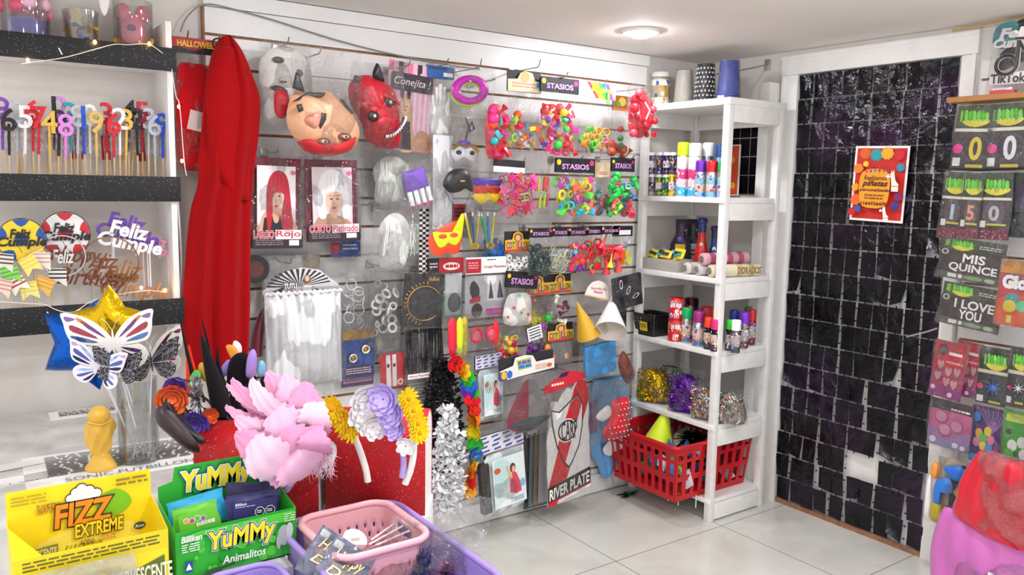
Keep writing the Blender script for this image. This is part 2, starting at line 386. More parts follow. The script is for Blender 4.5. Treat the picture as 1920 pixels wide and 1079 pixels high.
# ================================================================== the setting
def vein_mat(name, c1, c2, rough, tile=None, sc_=3., grout='8d8a84', bumpy=0.):
    m = bpy.data.materials.new(name); m.use_nodes = True; nt = m.node_tree; p = nt.nodes['Principled BSDF']; L = nt.links
    tc = N(nt, 'ShaderNodeTexCoord'); n = N(nt, 'ShaderNodeTexNoise'); n.inputs['Scale'].default_value = sc_; n.inputs['Detail'].default_value = 6; n.inputs['Distortion'].default_value = 1.2
    L.new(tc.outputs['Object'], n.inputs['Vector'])
    cr = N(nt, 'ShaderNodeMix', data_type='RGBA'); cr.inputs[6].default_value = lin(c1); cr.inputs[7].default_value = lin(c2)
    mr = N(nt, 'ShaderNodeMapRange'); mr.inputs[1].default_value = .35; mr.inputs[2].default_value = .7; L.new(n.outputs[0], mr.inputs[0]); L.new(mr.outputs[0], cr.inputs[0])
    src = cr.outputs[2]
    if tile:
        sx = N(nt, 'ShaderNodeSeparateXYZ'); L.new(tc.outputs['Object'], sx.inputs[0]); ds = []
        for ax, off in ((0, tile[1]), (1, tile[2])):
            a = N(nt, 'ShaderNodeMath', operation='ADD'); a.inputs[1].default_value = -off + tile[0] * 40.5; L.new(sx.outputs[ax], a.inputs[0])
            b = N(nt, 'ShaderNodeMath', operation='MODULO'); b.inputs[1].default_value = tile[0]; L.new(a.outputs[0], b.inputs[0])
            c = N(nt, 'ShaderNodeMath', operation='SUBTRACT'); c.inputs[1].default_value = tile[0] / 2; L.new(b.outputs[0], c.inputs[0])
            e = N(nt, 'ShaderNodeMath', operation='ABSOLUTE'); L.new(c.outputs[0], e.inputs[0]); ds.append(e)
        mn = N(nt, 'ShaderNodeMath', operation='MINIMUM'); L.new(ds[0].outputs[0], mn.inputs[0]); L.new(ds[1].outputs[0], mn.inputs[1])
        lt = N(nt, 'ShaderNodeMath', operation='LESS_THAN'); lt.inputs[1].default_value = .0024; L.new(mn.outputs[0], lt.inputs[0])
        g = N(nt, 'ShaderNodeMix', data_type='RGBA'); g.inputs[7].default_value = lin(grout); L.new(src, g.inputs[6]); L.new(lt.outputs[0], g.inputs[0]); src = g.outputs[2]
    L.new(src, p.inputs['Base Color']); p.inputs['Roughness'].default_value = rough
    if bumpy:
        b = N(nt, 'ShaderNodeBump'); b.inputs['Strength'].default_value = bumpy; b.inputs['Distance'].default_value = .004; L.new(n.outputs[0], b.inputs['Height']); L.new(b.outputs[0], p.inputs['Normal'])
    return m
M_FLOOR = vein_mat('floor_tile', 'ccccc2', 'dadad1', .2, (.64, -.454, -.62), 4)
M_CEIL = vein_mat('ceiling_paint', 'ebe4de', 'eee8e2', .8, None, 1.5)
M_WALL = vein_mat('wall_paint', 'dcd5ce', 'e2dcd6', .7, None, 6, bumpy=.15)
M_SLAT = vein_mat('slat_white', 'e6e3e0', 'ecebe8', .35, None, 3)
M_TRIM = vein_mat('white_gloss_trim', 'e9e6e2', 'f1efec', .4, None, 8, bumpy=.1)
M_DOOR = vein_mat('door_leaf_paint', 'e4e1dc', 'efece8', .6, None, 5)
M_MDF = vein_mat('raw_board_edge', '8a5f46', 'a97d5f', .8, None, 40)
M_SHELF = vein_mat('painted_pine', 'ebe8e4', 'f4f2ef', .45, None, 14, bumpy=.12)
mb = MB(); mb.box((-2., -1.95, -.02), (4.6, 4.5, .04), M_FLOOR); struct('floor', mb)
mb = MB(); mb.box((-2., -1.95, CEIL + .03), (4.6, 4.5, .06), M_CEIL); struct('ceiling', mb)
mb = MB(); mb.box((-2., .07, CEIL / 2), (4.6, .1, CEIL), M_WALL); struct('wall_back', mb)
mb = MB()                                              # slat wall: boards, and grooves that show raw board in places
rs = random.Random(3); zs = [1.995 - .11 * k for k in range(18)]
xa, xb = -2.486, -.42
tops = [2.085] + [z - .005 for z in zs]; bots = [z + .005 for z in zs] + [.005]
for a, b in zip(tops, bots): mb.box(((xa + xb) / 2, .009, (a + b) / 2), (xb - xa, .018, a - b), M_SLAT)
for k, z in enumerate(zs):
    x = xa
    while x < xb - .01:
        w_ = min(xb - x, rs.uniform(.12, .5)); mb.box((x + w_ / 2, .0145, z), (w_, .007, .0105), M_MDF if (rs.random() < .75 or k == 0) else M_SLAT); x += w_
mb.box((xa - .004, .009, 1.045), (.008, .018, 2.08), M_MDF)
struct('wall_back_slats', mb)
mb = MB(); mb.box((-1.45, .0, .05), (2.0, .026, .09), M_SLAT); struct('baseboard_back', mb)
mb = MB(); mb.box((-1.45, .008, 2.112), (2.08, .03, .05), M_SLAT); struct('trim_1', mb)
mb = MB()
mb.box((.05, -.223, CEIL / 2), (.1, .686, CEIL), M_WALL); mb.box((.05, -.927, 2.085), (.1, .722, .11), M_WALL); mb.box((.05, -2.744, CEIL / 2), (.1, 2.912, CEIL), M_WALL)
struct('wall_right', mb)
mb = MB(); mb.box((.035, -.927, 1.015), (.03, .722, 2.03), M_DOOR); struct('door_1', mb)
mb = MB()                                              # casing round the doorway
for y0, y1 in ((-.478, -.566), (-1.288, -1.352)):
    mb.box((-.006 if y0 < -1 else -.012, (y0 + y1) / 2, 1.015), (.012 if y0 < -1 else .024, y0 - y1, 2.03), M_TRIM, None, .003); mb.box((-.02, (y0 + y1) / 2 + (.03 if y0 > -1 else -.022), 1.015), (.02, .016, 2.03), M_TRIM, None, .003)
mb.box((-.0125, -.915, 2.075), (.027, .878, .09), M_TRIM, None, .003); mb.box((-.022, -.915, 2.108), (.02, .882, .016), M_TRIM, None, .003)
struct('trim_2', mb)
mb = MB(); mb.box((-.05, -.444, 1.0), (.09, .055, 2.0), M_TRIM, None, .004); struct('trim_3', mb)   # white post between shelf and doorway
mb = MB()
zr = [1.93 - .11 * k for k in range(17)]; tp = [2.0] + [z - .005 for z in zr]; bt = [z + .005 for z in zr] + [.01]
for a, b in zip(tp, bt): mb.box((-.012, -2.2, (a + b) / 2), (.018, 1.66, a - b), M_SLAT)
for z in zr: mb.box((-.006, -2.2, z), (.006, 1.66, .011), M_MDF)
struct('wall_right_slats', mb)
mb = MB(); mb.box((-.001, -.927, .012), (.006, .722, .024), M_MDF); struct('trim_4', mb)     # worn wooden sill
def ceiling_lamp(x, y, strength, label):
    o = thing('ceiling_lamp', label, 'ceiling light', (x, y, CEIL)); r = .058
    mb = MB(); mb.lathe([(r, -.004), (r + .004, -.012), (r + .016, -.01), (r + .02, 0)], WHITE, 28); part('trim_ring', mb, o)
    mb = MB(); mb.lathe([(1e-5, -.028), (r * .5, -.026), (r * .85, -.018), (r, -.006)], M('f7f8ff', 'emit', strength * 30), 28); part('diffuser', mb, o, 'glowing white diffuser')
for i, (x, y, s_) in enumerate(LAMPS):
    ceiling_lamp(x, y, s_, ['round recessed ceiling light glowing above the white corner shelf', 'round recessed ceiling light over the costume wall', 'round recessed ceiling light in the middle of the shop', 'round recessed ceiling light over the counter',
                            'round recessed ceiling light at the left of the shop', 'round recessed ceiling light behind the photographer', 'round recessed ceiling light over the shop entrance'][i])
# grey cable drooping across the top of the slat wall
pts = [wy(*q, .012) for q in ((338, 60), (352, 30), (384, 8), (440, 18), (520, 40), (620, 72), (720, 98), (820, 118), (900, 130))]
mb = MB(); mb.tube(smooth_pts([tuple(p) for p in pts], 4, False), .0028, M('8e8a86'), 6); solo('cable', mb, 'grey cable drooping along the top of the slat wall', 'cable')
# ================================================================== wall shelf on the left and what stands on it
SY = -.17
o = thing('wall_shelf', 'white wall shelf with black glitter fronts at left, three tiers', 'shelf', (-3.02, -.09, 1.04))
def rel(mb, name, lab=None): ob = part(name, mb, o, lab); ob.location = -Vector(o.location); return ob
mb = MB(); mb.box((-2.641, -.075, 1.5), (.018, .19, .98), M_SHELF, None, .002); rel(mb, 'side_panel')
for z, za, zb, xr in ((1.855, 1.838, 1.908, -2.622), (1.462, 1.433, 1.511, -2.622), (1.075, 1.04, 1.122, -2.605)):
    mb = MB(); mb.box((-3.06, -.075, z), (.82, .185, .016), M_SHELF); rel(mb, 'shelf_board')
    mb = MB(); mb.box(((-3.5 + xr) / 2, SY - .006, (za + zb) / 2), (xr + 3.5, .012, zb - za), BLACKG, None, .001); rel(mb, 'front_board', 'black glitter front board')
def onshelf(px0, px1, ytop, yp, z0):
    cx = (px0 + px1) / 2; a = at(px0, ytop, 1, yp); b = at(px1, ytop, 1, yp); top = at(cx, ytop, 1, yp)
    return Vector(((a.x + b.x) / 2, yp, z0)), (b.x - a.x) * .88, top.z - z0
P, dm, h = onshelf(-10, 98, -22, -.08, 1.864)
o = thing('sweet_jar', 'clear jar of purple and pink sweets, leftmost on the top shelf', 'jar', P)
mb = MB(); mb.lathe([(dm / 2 * .96, .002), (dm / 2, .01), (dm / 2, h), (dm / 2 - .003, h), (dm / 2 - .003, .012)], ACRYL, 24); part('jar_body', mb, o)
mb = MB(); mb.lathe([(dm / 2 - .006, .008), (dm / 2 - .006, h * .5), (.03, h * .55), (1e-5, h * .56)], M('5b3fae', 'satin'), 20); part('purple_contents', mb, o)
for i in range(9):
    a = i * 2.4; part('sweet', piece('ball', ['f08a9c', 'd95573', 'e8b0c8'][i % 3]), o, loc=(.05 * math.cos(a), .05 * math.sin(a), h * .62 + .012 * (i % 3)), scale=.045)
P, dm, h = onshelf(110, 190, 22, -.08, 1.864)
o = thing('party_cup', 'small clear cup with blue bow and gold decorations on the top shelf', 'cup', P)
mb = MB(); mb.lathe([(dm * .4, .002), (dm / 2, h), (dm / 2 - .003, h), (dm * .4 - .003, .006)], ACRYL, 22); part('cup_body', mb, o)
for i in range(8):
    a = i * 2.4; part('gold_piece', piece('star', ['d9b25c', 'c79a3a', '3f57b8', 'e6c98a'][i % 4]), o, loc=(.03 * math.cos(a), .03 * math.sin(a), .02 + h * .1 * i), rot=(i, i * 2, 0), scale=.05)
P, dm, h = onshelf(205, 290, 4, -.08, 1.864)
o = thing('gift_jar', 'clear jar holding a pink felt bear and gold coins', 'jar', P)
mb = MB(); mb.lathe([(dm * .46, .002), (dm / 2, .012), (dm / 2, h), (dm / 2 - .003, h), (dm / 2 - .003, .014)], ACRYL, 24); part('jar_body', mb, o)
mb = MB(); mb.ball((0, 0, h * .5), (dm * .36, dm * .3, h * .3), 'e86f86', 14); mb.ball((-.03, 0, h * .82), (.025, .02, .028), 'e86f86', 10); mb.ball((.03, 0, h * .82), (.025, .02, .028), 'e86f86', 10); part('felt_bear', mb, o)
mb = MB(); mb.ball((-.012, -dm * .3, h * .55), (.014, .008, .01), '6d2a66', 10); part('bear_nose', mb, o)
for i in range(7):
    a = i * 2.4; part('gold_coin', piece('button', 'd8a94c'), o, loc=(.045 * math.cos(a), .045 * math.sin(a) - .005, .03 + .006 * i), rot=(i, i, 0), scale=.04)
P = wy(192, 0, .12); o = thing('hanging_charm', 'small white feather charm hanging above the top shelf', 'ornament', P)
mb = MB(); mb.puff(smooth_pts([(-.012, .06), (.012, .05), (.02, 0), (.006, -.045), (-.008, -.02)], 3), .004, 'e7e3df'); part('feather', mb, o); mb = MB(); mb.tube([(0, 0, .05), (0, .03, .12), (0, .1, CEIL - P.z)], .001, STEEL, 4); part('thread', mb, o)
# number candles on sticks
CN = [(3, 205, '9', '7a46a8'), (16, 226, '6', '17131c'), (47, 221, '5', 'f2efec'), (73, 222, '7', 'c9142a'), (101, 203, '1', '17131c'), (113, 203, '2', 'c58ad6'), (92, 230, '4', 'd9b04a'), (110, 228, '9', '241a24'), (123, 236, '8', 'd884d4'),
      (131, 214, '3', '2a94ae'), (146, 219, '8', 'b9bac4'), (156, 221, '1', '1b4fc4'), (168, 217, '0', 'efeceb'), (180, 230, '9', 'd3b25c'), (199, 214, '3', 'c7152b'), (213, 233, '6', 'cf1026'), (224, 224, '2', 'e4e2e4'), (237, 226, '3', 'd8b14c'),
      (241, 209, '4', '1a161d'), (256, 224, '2', '15131a'), (266, 212, '5', 'c8223c'), (279, 224, '3', 'b4b6be'), (289, 236, '6', 'a9abb6'), (304, 233, '9', '1a4fd0'), (31, 212, '8', 'b9bac4'), (60, 210, '6', 'e01f30')]
CNAME = {'7a46a8': 'purple', '17131c': 'black', 'f2efec': 'white', 'c9142a': 'red', 'c58ad6': 'lilac', 'd9b04a': 'gold', '241a24': 'black', 'd884d4': 'pink', '2a94ae': 'teal', 'b9bac4': 'silver', '1b4fc4': 'blue', 'efeceb': 'white', 'd3b25c': 'pale gold',
         'c7152b': 'red', 'cf1026': 'red', 'e4e2e4': 'white', 'd8b14c': 'gold', '1a161d': 'black', '15131a': 'black', 'c8223c': 'dark red', 'b4b6be': 'silver', 'a9abb6': 'silver', '1a4fd0': 'blue', 'e01f30': 'bright red'}
rs = random.Random(8); ZB = 1.472
for i, (px, pyy, dg, c) in enumerate(CN):
    dp = .075 + .055 * ((pyy - 200) / 36) + rs.uniform(-.006, .006)
    P = wy(px + rs.uniform(-3, 3), 324, dp); tp = wy(px, pyy, dp); H = tp.z - ZB; dx = tp.x - P.x
    o = thing('number_candle', f'{CNAME[c]} glitter number {dg} candle on a wooden stick, middle shelf', 'candle', (P.x, -dp, ZB), group='number candles on the middle shelf')
    mb = MB(); mb.tube([(0, 0, 0), (dx * .5, 0, H * .5)], .0026, M('d9b98a', 'wood'), 6); part('wooden_stick', mb, o)
    mb = MB(); mb.tube([(dx * .48, 0, H * .48), (dx, 0, H - .01)], .0042, M(c, 'glit'), 6); mb.box((dx * .72, .002, H * .7), (.022, .001, H * .38), CLEAR); part('stem', mb, o)
    mb = MB(); mb.text(dg, dx - .021, H - .03, dx + .021, H + .034, -.006, M(c, 'glit'), .01, .012); part('numeral', mb, o)
for k, (x0, col) in enumerate(((35, 'f2ece4'), (85, 'b9b4b8'), (140, 'a9343f'), (232, 'cfa25a'), (262, '9c2a38'), (196, 'b8242f'))):   # spare sticks at the back
    for j in range(3):
        P = wy(x0 + j * 6, 324, .05 + .01 * j); o = thing('candle_stick', f'thin wooden candle stick with {["cream","grey","dark red","gold","wine red","red"][k]} wrap, among the number candles', 'candle', (P.x, P.y, ZB), (D(rs.uniform(-4, 4)), D(rs.uniform(-6, 6)), 0), 'wrapped candle sticks ' + str(k))
        mb = MB(); mb.tube([(0, 0, 0), (0, 0, .09)], .0026, M('d9b98a', 'wood'), 6); part('wooden_stick', mb, o); mb = MB(); mb.tube([(0, 0, .088), (0, 0, .165)], .0038, M(col, 'glit'), 6); part('wrap', mb, o)
# cake toppers on the lower shelf
TZ = 1.083
def topper(px, pyy, d, label, cat='cake topper', grp=None, rot=0):
    P = wy(px, pyy, d); o = thing('cake_topper', label, cat, (P.x, P.y, TZ), (0, 0, D(rot)), grp); return o, P.z - TZ, mpp(P)
for px, pyy, r, ca, cb, nm, dd in ((41, 450, 41, 'f2d21e', '1d4fa0', 'yellow and blue', .13), (123, 439, 42, 'f4f0ee', 'd3202e', 'white and red', .11)):
    o, zc, k = topper(px, pyy, dd, f'{nm} football cake topper reading Feliz Cumple', rot=-8)
    R = r * k; mb = MB(); mb.poly(ellipse(0, zc, R, R, 30), 0, M('33291f'), .003); mb.poly(ellipse(0, zc, R * .96, R * .96, 30), -.0004, M(ca))
    mb.poly(ellipse(0, zc, R * .33, R * .33, 5, math.pi / 2), -.0008, M(cb))
    for j in range(5):
        a = math.pi / 2 + 2 * math.pi * j / 5
        mb.poly([(R * .95 * math.cos(a + q) * s_, zc + R * .95 * math.sin(a + q) * s_) for q, s_ in ((-.36, 1), (-.18, 1.0), (0, 1.01), (.18, 1), (.36, 1), (.24, .74), (0, .62), (-.24, .74))], -.0008, M(cb))
        b = a + math.pi / 5; mb.tube([(R * .3 * math.cos(b - .6), -.001, zc + R * .3 * math.sin(b - .6)), (R * .6 * math.cos(b), -.001, zc + R * .6 * math.sin(b))], .0006, M('33291f'), 4)
    bd = part('ball_disc', mb, o)
    mb = MB(); mb.text('Feliz', -R * .45, zc + R * .08, R * .35, zc + R * .48, -.005, BLACK, .003, .03, .25); mb.text('Cumple', -R * .95, zc - R * .4, R * .98, zc + R * .12, -.005, BLACK, .003, .03, .25); part('lettering', mb, bd, 'black script lettering')
    mb = MB(); mb.tube([(0, .004, 0), (0, .004, zc)], .002, M('d9b98a', 'wood'), 5); part('stick', mb, o)
for px, pyy, wd, c, nm, dd, lb in ((247, 446, 86, 'f4f2f4', 'white', .125, 'third'), (243, 430, 84, '6d3fae', 'purple', .105, 'second'), (292, 461, 60, 'f3a6cc', 'pink', .095, 'last')):
    o, zc, k = topper(px, pyy, dd, f'{nm} plastic Feliz Cumple word topper on thin legs, lower shelf', rot=-8); W = wd * k * 1.15; X = RY(D(13))
    mb = MB(); mb.text('Feliz', -W * .38, 0, W * .25, W * .26, -.003, M(c), .005, .035, .1, T(0, 0, zc) @ X); mb.text('Cumple', -W * .55, -W * .3, W * .55, .02 * W, -.003, M(c), .005, .035, .1, T(0, 0, zc) @ X)
    part('lettering', mb, o)
    for sx in (-.32, .3):
        mb = MB(); mb.tube([(sx * W, 0, 0), (sx * W, 0, zc - sx * W * .23 - .01)], .0022, M('f6dfe8' if nm == 'pink' else 'ece6ee'), 5); part('leg', mb, o)
for px, pyy, wd, words_, c, lab in ((170, 505, 116, ('Happy', 'Birthday'), '6e3a22', 'brown wooden script cake topper reading Happy Birthday'), (208, 505, 84, ('Feliz', 'Cumple'), '7b4526', 'brown script topper with ring reading Feliz Cumple'), (248, 527, 112, ('Feliz', 'Cumple'), 'a06a3a', 'light brown script cake topper reading Feliz Cumple, lowest one')):
    o, zc, k = topper(px, pyy, .14 + .01 * (px > 200) - .004 * (px > 240), lab, rot=-7); W = wd * k * 1.15; X = T(0, 0, zc) @ RY(D(6))
    mb = MB(); mb.text(words_[0], -W * .5, W * .02, W * .12, W * .3, -.002, M(c), .003, .015, .35, X); mb.text(words_[1], -W * .4, -W * .3, W * .5, 0, -.002, M(c), .003, .015, .35, X); part('lettering', mb, o)
    if 'ring' in lab: mb = MB(); mb.torus(W * .5, .0022, M('8a5a30'), T(0, .004, zc + .02), 32, 5); part('hoop', mb, o)
    mb = MB(); mb.tube([(0, .003, 0), (0, .003, zc)], .0018, ACRYL, 5); part('stick', mb, o)
o, zc, k = topper(118, 480, .135, 'silver ring cake topper in front of the red football disc', rot=-16)
mb = MB(); mb.torus(38 * k, .0022, M('cfcac6', 'metal'), T(0, 0, zc), 36, 5); part('hoop', mb, o); mb = MB(); mb.text('Feliz', -.03, zc - .022, .03, zc + .018, -.002, M('d5d0cc', 'metal'), .002, .02, .3); part('lettering', mb, o); mb = MB(); mb.tube([(0, 0, 0), (0, 0, zc - 38 * k)], .002, ACRYL, 5); part('stick', mb, o)
for i, (px, pyy, c1, c2, nm) in enumerate(((8, 492, '45403c', 'e6ddd0', 'black striped'), (20, 515, '57a53c', '8ccf5a', 'green dotted'), (33, 533, 'b8313c', 'f3ece4', 'red striped'), (57, 497, 'efd24a', 'f4e27e', 'pale yellow'), (72, 482, 'd8a83a', 'efcf6a', 'mustard'), (78, 490, 'd9a9a0', 'f4ede6', 'pink striped'), (55, 545, 'e9d64c', 'f2e98a', 'bright yellow'), (82, 536, 'df9c2e', 'f0bd55', 'orange dotted'), (108, 520, '2f2b2a', 'f1ece6', 'black and white striped'), (4, 540, 'd9908a', 'efd5c8', 'coral'))):
    P = wy(px, pyy, .148 + .004 * (i % 4)); k = mpp(P); o = thing('pennant_pick', f'{nm} paper pennant on a toothpick, lower shelf', 'cake topper', (P.x, P.y, TZ), (0, 0, D(-20)), 'paper pennant picks'); h = P.z - TZ
    mb = MB(); X = T(0, 0, h) @ RY(D(rs.uniform(-35, 35))); a = 15 * k; mb.poly([(-a, a * 1.1), (a, a * 1.1), (a, -a * 1.2), (0, -a * .5), (-a, -a * 1.2)], 0, M(c2, 'pap'), .0012, X)
    for j in range(4): mb.poly([(-a, a * (1 - .5 * j)), (a, a * (1.0 - .5 * j)), (a, a * (.8 - .5 * j)), (-a, a * (.8 - .5 * j))], -.0004, M(c1, 'pap'), 0, X) if j < 3 else None
    part('flag', mb, o); mb = MB(); mb.tube([(-a * .8, .002, 0), (-a * .8, .002, h + a)], .0015, M('d9b98a', 'wood'), 5); part('toothpick', mb, o)
# fairy lights
o = thing('fairy_lights', 'string of warm fairy lights with white wire along the wall shelf', 'string lights', (-2.8, SY, 1.5))
def loc(px, pyy, d=.185): return wy(px, pyy, d) - o.location
wires = [[(40, 120), (60, 117), (120, 108), (180, 92), (215, 83), (240, 84), (278, 83), (305, 100)], [(0, 566), (60, 570), (85, 572), (110, 583), (140, 585), (178, 563), (265, 546), (310, 548)], [(322, 130), (330, 180), (337, 200), (345, 300), (350, 330)]]
for wv in wires: mb = MB(); mb.tube(smooth_pts([tuple(loc(*q)) for q in wv], 4, False), .0014, M('e8e4dc'), 5); wr = part('wire', mb, o)
for q in ((110, 90), (88, 585)): mb = MB(); a = loc(*q); mb.tube([a, a + Vector((.008, 0, -.018))], .002, M('e8e4dc'), 5); part('wire_end', mb, o)
for q in ((52, 113), (178, 79), (280, 82), (335, 200), (341, 302), (265, 540), (310, 545), (148, 586)):
    mb = MB(); a = loc(*q); mb.ball(a, (.0042, .0042, .006), M('ffc46a', 'emit', 60), 8); part('bulb', mb, wr, 'glowing warm bulb')
# white lead and cable beside the shelf
mb = MB(); mb.tube(smooth_pts([tuple(wy(*q, .14)) for q in ((331, 360), (338, 440), (340, 520), (330, 580), (312, 625), (300, 660))], 4, False), .0035, M('e9e6e0'), 6); solo('power_cable', mb, 'white power cable hanging beside the wall shelf', 'cable')
# ================================================================== counter at the left with its goods
ROT = D(-35.3)
class Face:                                            # local frame turned towards the viewer's side of the shop, measured from the photo
    def __init__(s, px, py_, ax, v): s.px = px; s.py = py_; s.P = at(px, py_, ax, v); s.k = mpp(s.P)
    def __call__(s, x, y): return ((x - s.px) * s.k, (s.py - y) * s.k)
    def pts(s, l): return [s(*q) for q in l]
CT = .76
M_MARB = vein_mat('marble_wrap', 'bdbbb8', 'e6e4e0', .25, None, 5)
o = thing('shop_counter', 'low white shop counter with marble-look wrapped top at left', 'counter', (-3.3, -.73, 0))
mb = MB(); mb.box((0, 0, CT / 2 - .015), (1.12, 1.4, CT - .03), M_TRIM); part('body', mb, o)
mb = MB(); mb.box((0, 0, CT - .012), (1.14, 1.44, .024), M_MARB, None, .004); part('top', mb, o)
def sheet(px, py_, ang, wd, hg, label, rows, title, z=CT + .0006):
    P = wz(px, py_, z); c = Card(wd, hg, 'f1efec', .0006, outline=[(0, .94), (.06, 1), (1, 1), (1, 0), (0, 0)])
    if rows: c.lines(.12, .08, .97, .72, rows, '6d6a6a', int(px), .55)
    if title: c.t(title, .2 if rows else .45, .83, 1.0, .93, '77747a' if rows else '4a474c')
    return solo('printed_sheet', c, label, 'paper', P, (D(-90), 0, D(ang)))
sheet(232, 893, -2, .42, .27, 'large printed sheet under the gold trophy, rows of small text', 13, 'SONIC.FUTBILLON:SI')
sheet(10, 912, 3, .27, .06, 'white paper strip at the left edge printed LLON:SI', 0, 'LLON:SI')
sheet(22, 880, 8, .15, .05, 'crumpled white paper strip lying on the counter, behind the LLON:SI strip', 0, '', CT + .003)
sheet(170, 780, -2, .22, .1, 'faint printed sheet at the back of the counter', 6, '')
# trophy
P = wz(190, 878, CT + .0015); k = mpp(P); h = 121 * k
o = thing('trophy_figure', 'gold plastic trophy of figures holding up a globe', 'trophy', P)
def trof(u, v):
    a = 2 * math.pi * u; pr = ((0, .118), (.03, .118), (.09, .1), (.2, .07), (.27, .064), (.4, .08), (.55, .1), (.68, .107), (.8, .1), (.88, .07))
    for (v0, r0), (v1, r1) in zip(pr, pr[1:]):
        if v0 <= v * .88 <= v1 + 1e-6: r = r0 + (r1 - r0) * (v * .88 - v0) / (v1 - v0)
    rib = (.012 * math.sin(3 * a + v * 9) + .006 * math.sin(7 * a - v * 14)) * (1 if v > .3 else .15)
    return ((r + rib) * 2.05 * h * math.cos(a) * .95, (r + rib) * 2.05 * h * math.sin(a) * .8, v * .8 * h)
GOLD = M('e2b23c', 'satin')
mb = MB(); mb.grid(trof, 40, 40, GOLD, True); mb.poly([], 0, GOLD) if 0 else None; tb = part('body', mb, o)
mb = MB(); mb.ball((0, -.02 * h, .83 * h), .165 * h, GOLD, 22); part('globe', mb, o)
mb = MB(); mb.tube([(.2 * h * math.cos(a), -.05 * h + .16 * h * math.sin(a), .74 * h + .05 * h * abs(math.cos(a))) for a in [D(200 + 14 * i) for i in range(11)]], .012 * h, GOLD, 6); part('arm', mb, tb)
# vase with butterflies
P = wz(262, 862, CT + .0015); k = mpp(P); vh = 155 * k; vr = 35 * k
o = thing('acrylic_vase', 'tall clear plastic cylinder holding butterfly picks', 'vase', P)
mb = MB(); mb.lathe([(vr, 0), (vr, vh), (vr - .002, vh), (vr - .002, .004), (1e-5, .004)], ACRYL, 32); part('cylinder', mb, o)
VB = P
def wing(side, up=True):                               # one wing outline, unit span 1 to the right of the body
    up_ = [(0, .02), (.12, .28), (.38, .55), (.7, .72), (1.0, .78), (.97, .55), (.93, .3), (.82, .1), (.55, .02), (.25, -.02)]
    lo_ = [(0, -.02), (.3, -.03), (.62, -.02), (.78, -.16), (.76, -.36), (.6, -.52), (.38, -.58), (.22, -.45), (.1, -.22)]
    return [(side * x, z) for x, z in smooth_pts(up_ if up else lo_, 3)]
CELL_U = [[(.14, .14), (.4, .42), (.62, .58), (.5, .4)], [(.3, .14), (.6, .38), (.84, .5), (.8, .34)], [(.3, .05), (.62, .2), (.86, .26), (.72, .12)], [(.72, .62), (.94, .7), (.9, .58)], [(.45, .46), (.62, .62), (.72, .64), (.62, .52)]]
CELL_L = [[(.16, -.08), (.45, -.1), (.66, -.16), (.5, -.2)], [(.16, -.14), (.46, -.26), (.66, -.36), (.5, -.38)], [(.14, -.2), (.32, -.36), (.46, -.5), (.28, -.44)]]
def butterfly(px, py_, span, d, rot, tilt, base, cells, label, fold=12, spots=None):
    Pp = at(px, py_, 1, -d); k = mpp(Pp); s_ = span * k / 2
    o = thing('butterfly_pick', label, 'butterfly decoration', Pp, (0, D(tilt), ROT + D(rot)), 'paper butterflies in the clear vase')
    for sd in (-1, 1):
        for up in (True, False):
            X = RZ(D(-sd * fold)); mb = MB(); mb.poly([(x * s_, z * s_) for x, z in wing(sd, up)], 0, M(base, 'pap', .3), .0012, X)
            for j, cpts in enumerate(CELL_U if up else CELL_L):
                q = smooth_pts([(sd * x * s_, z * s_) for x, z in cpts], 3); mb.poly(q, -.0006, M(cells[j % len(cells)], 'foil' if spots is None else 'pap'), 0, X); mb.poly(q, .0018, M(cells[j % len(cells)], 'pap'), 0, X)
            if spots:
                for t in range(9):
                    w_ = wing(sd, up); q = w_[int(len(w_) * (.25 + .06 * t))]; mb.poly(ellipse(q[0] * s_ * .93, q[1] * s_ * .93, s_ * .022, s_ * .022, 8), -.0009, M(spots, 'pap'), 0, X)
                for t in range(3):
                    w_ = [(x * (.8 - .2 * t) * s_ + sd * .03 * s_, z * (.78 - .2 * t) * s_) for x, z in wing(sd, up)]; mb.tube([X @ Vector((x, -.001, z)) for x, z in w_], .0007, M('9c9aa0', 'pap'), 4, True)
            part('wing', mb, o)
    mb = MB(); mb.ball((0, -.001, 0), (.03 * s_, .03 * s_, .34 * s_), base, 10); bo = part('body', mb, o)
    mb = MB()
    for sd in (-1, 1): mb.tube([(0, 0, .3 * s_), (sd * .1 * s_, -.002, .5 * s_), (sd * .22 * s_, -.002, .6 * s_)], .0006, M(base), 4)
    part('antennae', mb, bo)
    mb = MB(); inv = o.matrix_basis.inverted() if False else (Matrix.Translation(Pp) @ Euler((0, D(tilt), ROT + D(rot))).to_matrix().to_4x4()).inverted()
    foot = VB + Vector((rs.uniform(-.02, .02), rs.uniform(-.02, .02), .006)); mb.tube([inv @ foot, (0, .002, 0)], .0017, M('e9e4ea'), 6); part('stick', mb, o)
butterfly(213, 645, 166, .72, 6, -3, 'f4efe9', ['7a4f86', 'a4485a', '5878a8', '8c6a9c', 'c98a5c'], 'white lattice butterfly with purple and red iridescent cells, topmost')
butterfly(285, 668, 130, .66, 14, -8, 'f1ece8', ['b03a55', '9fae9c', 'd9b45e'], 'white lattice butterfly half hidden at the right of the vase')
butterfly(188, 690, 118, .735, -6, 12, 'ece6f2', ['a8bfe0', '5b62a8', '2f3550', 'c9a0c8'], 'white and pale blue butterfly behind the black one on the left', 16)
butterfly(222, 690, 96, .77, -4, 6, '2a262c', ['4d3a52', '5c5a66', '38343c'], 'black butterfly with silver veins, left of the two black ones', 10, 'dedbe0')
butterfly(284, 680, 112, .72, 10, -6, '302c33', ['55525c', '6a6872', '44414a'], 'black butterfly with silver veins, right of the two black ones', 10, 'dedbe0')
P = wz(262, 862, CT + .008)
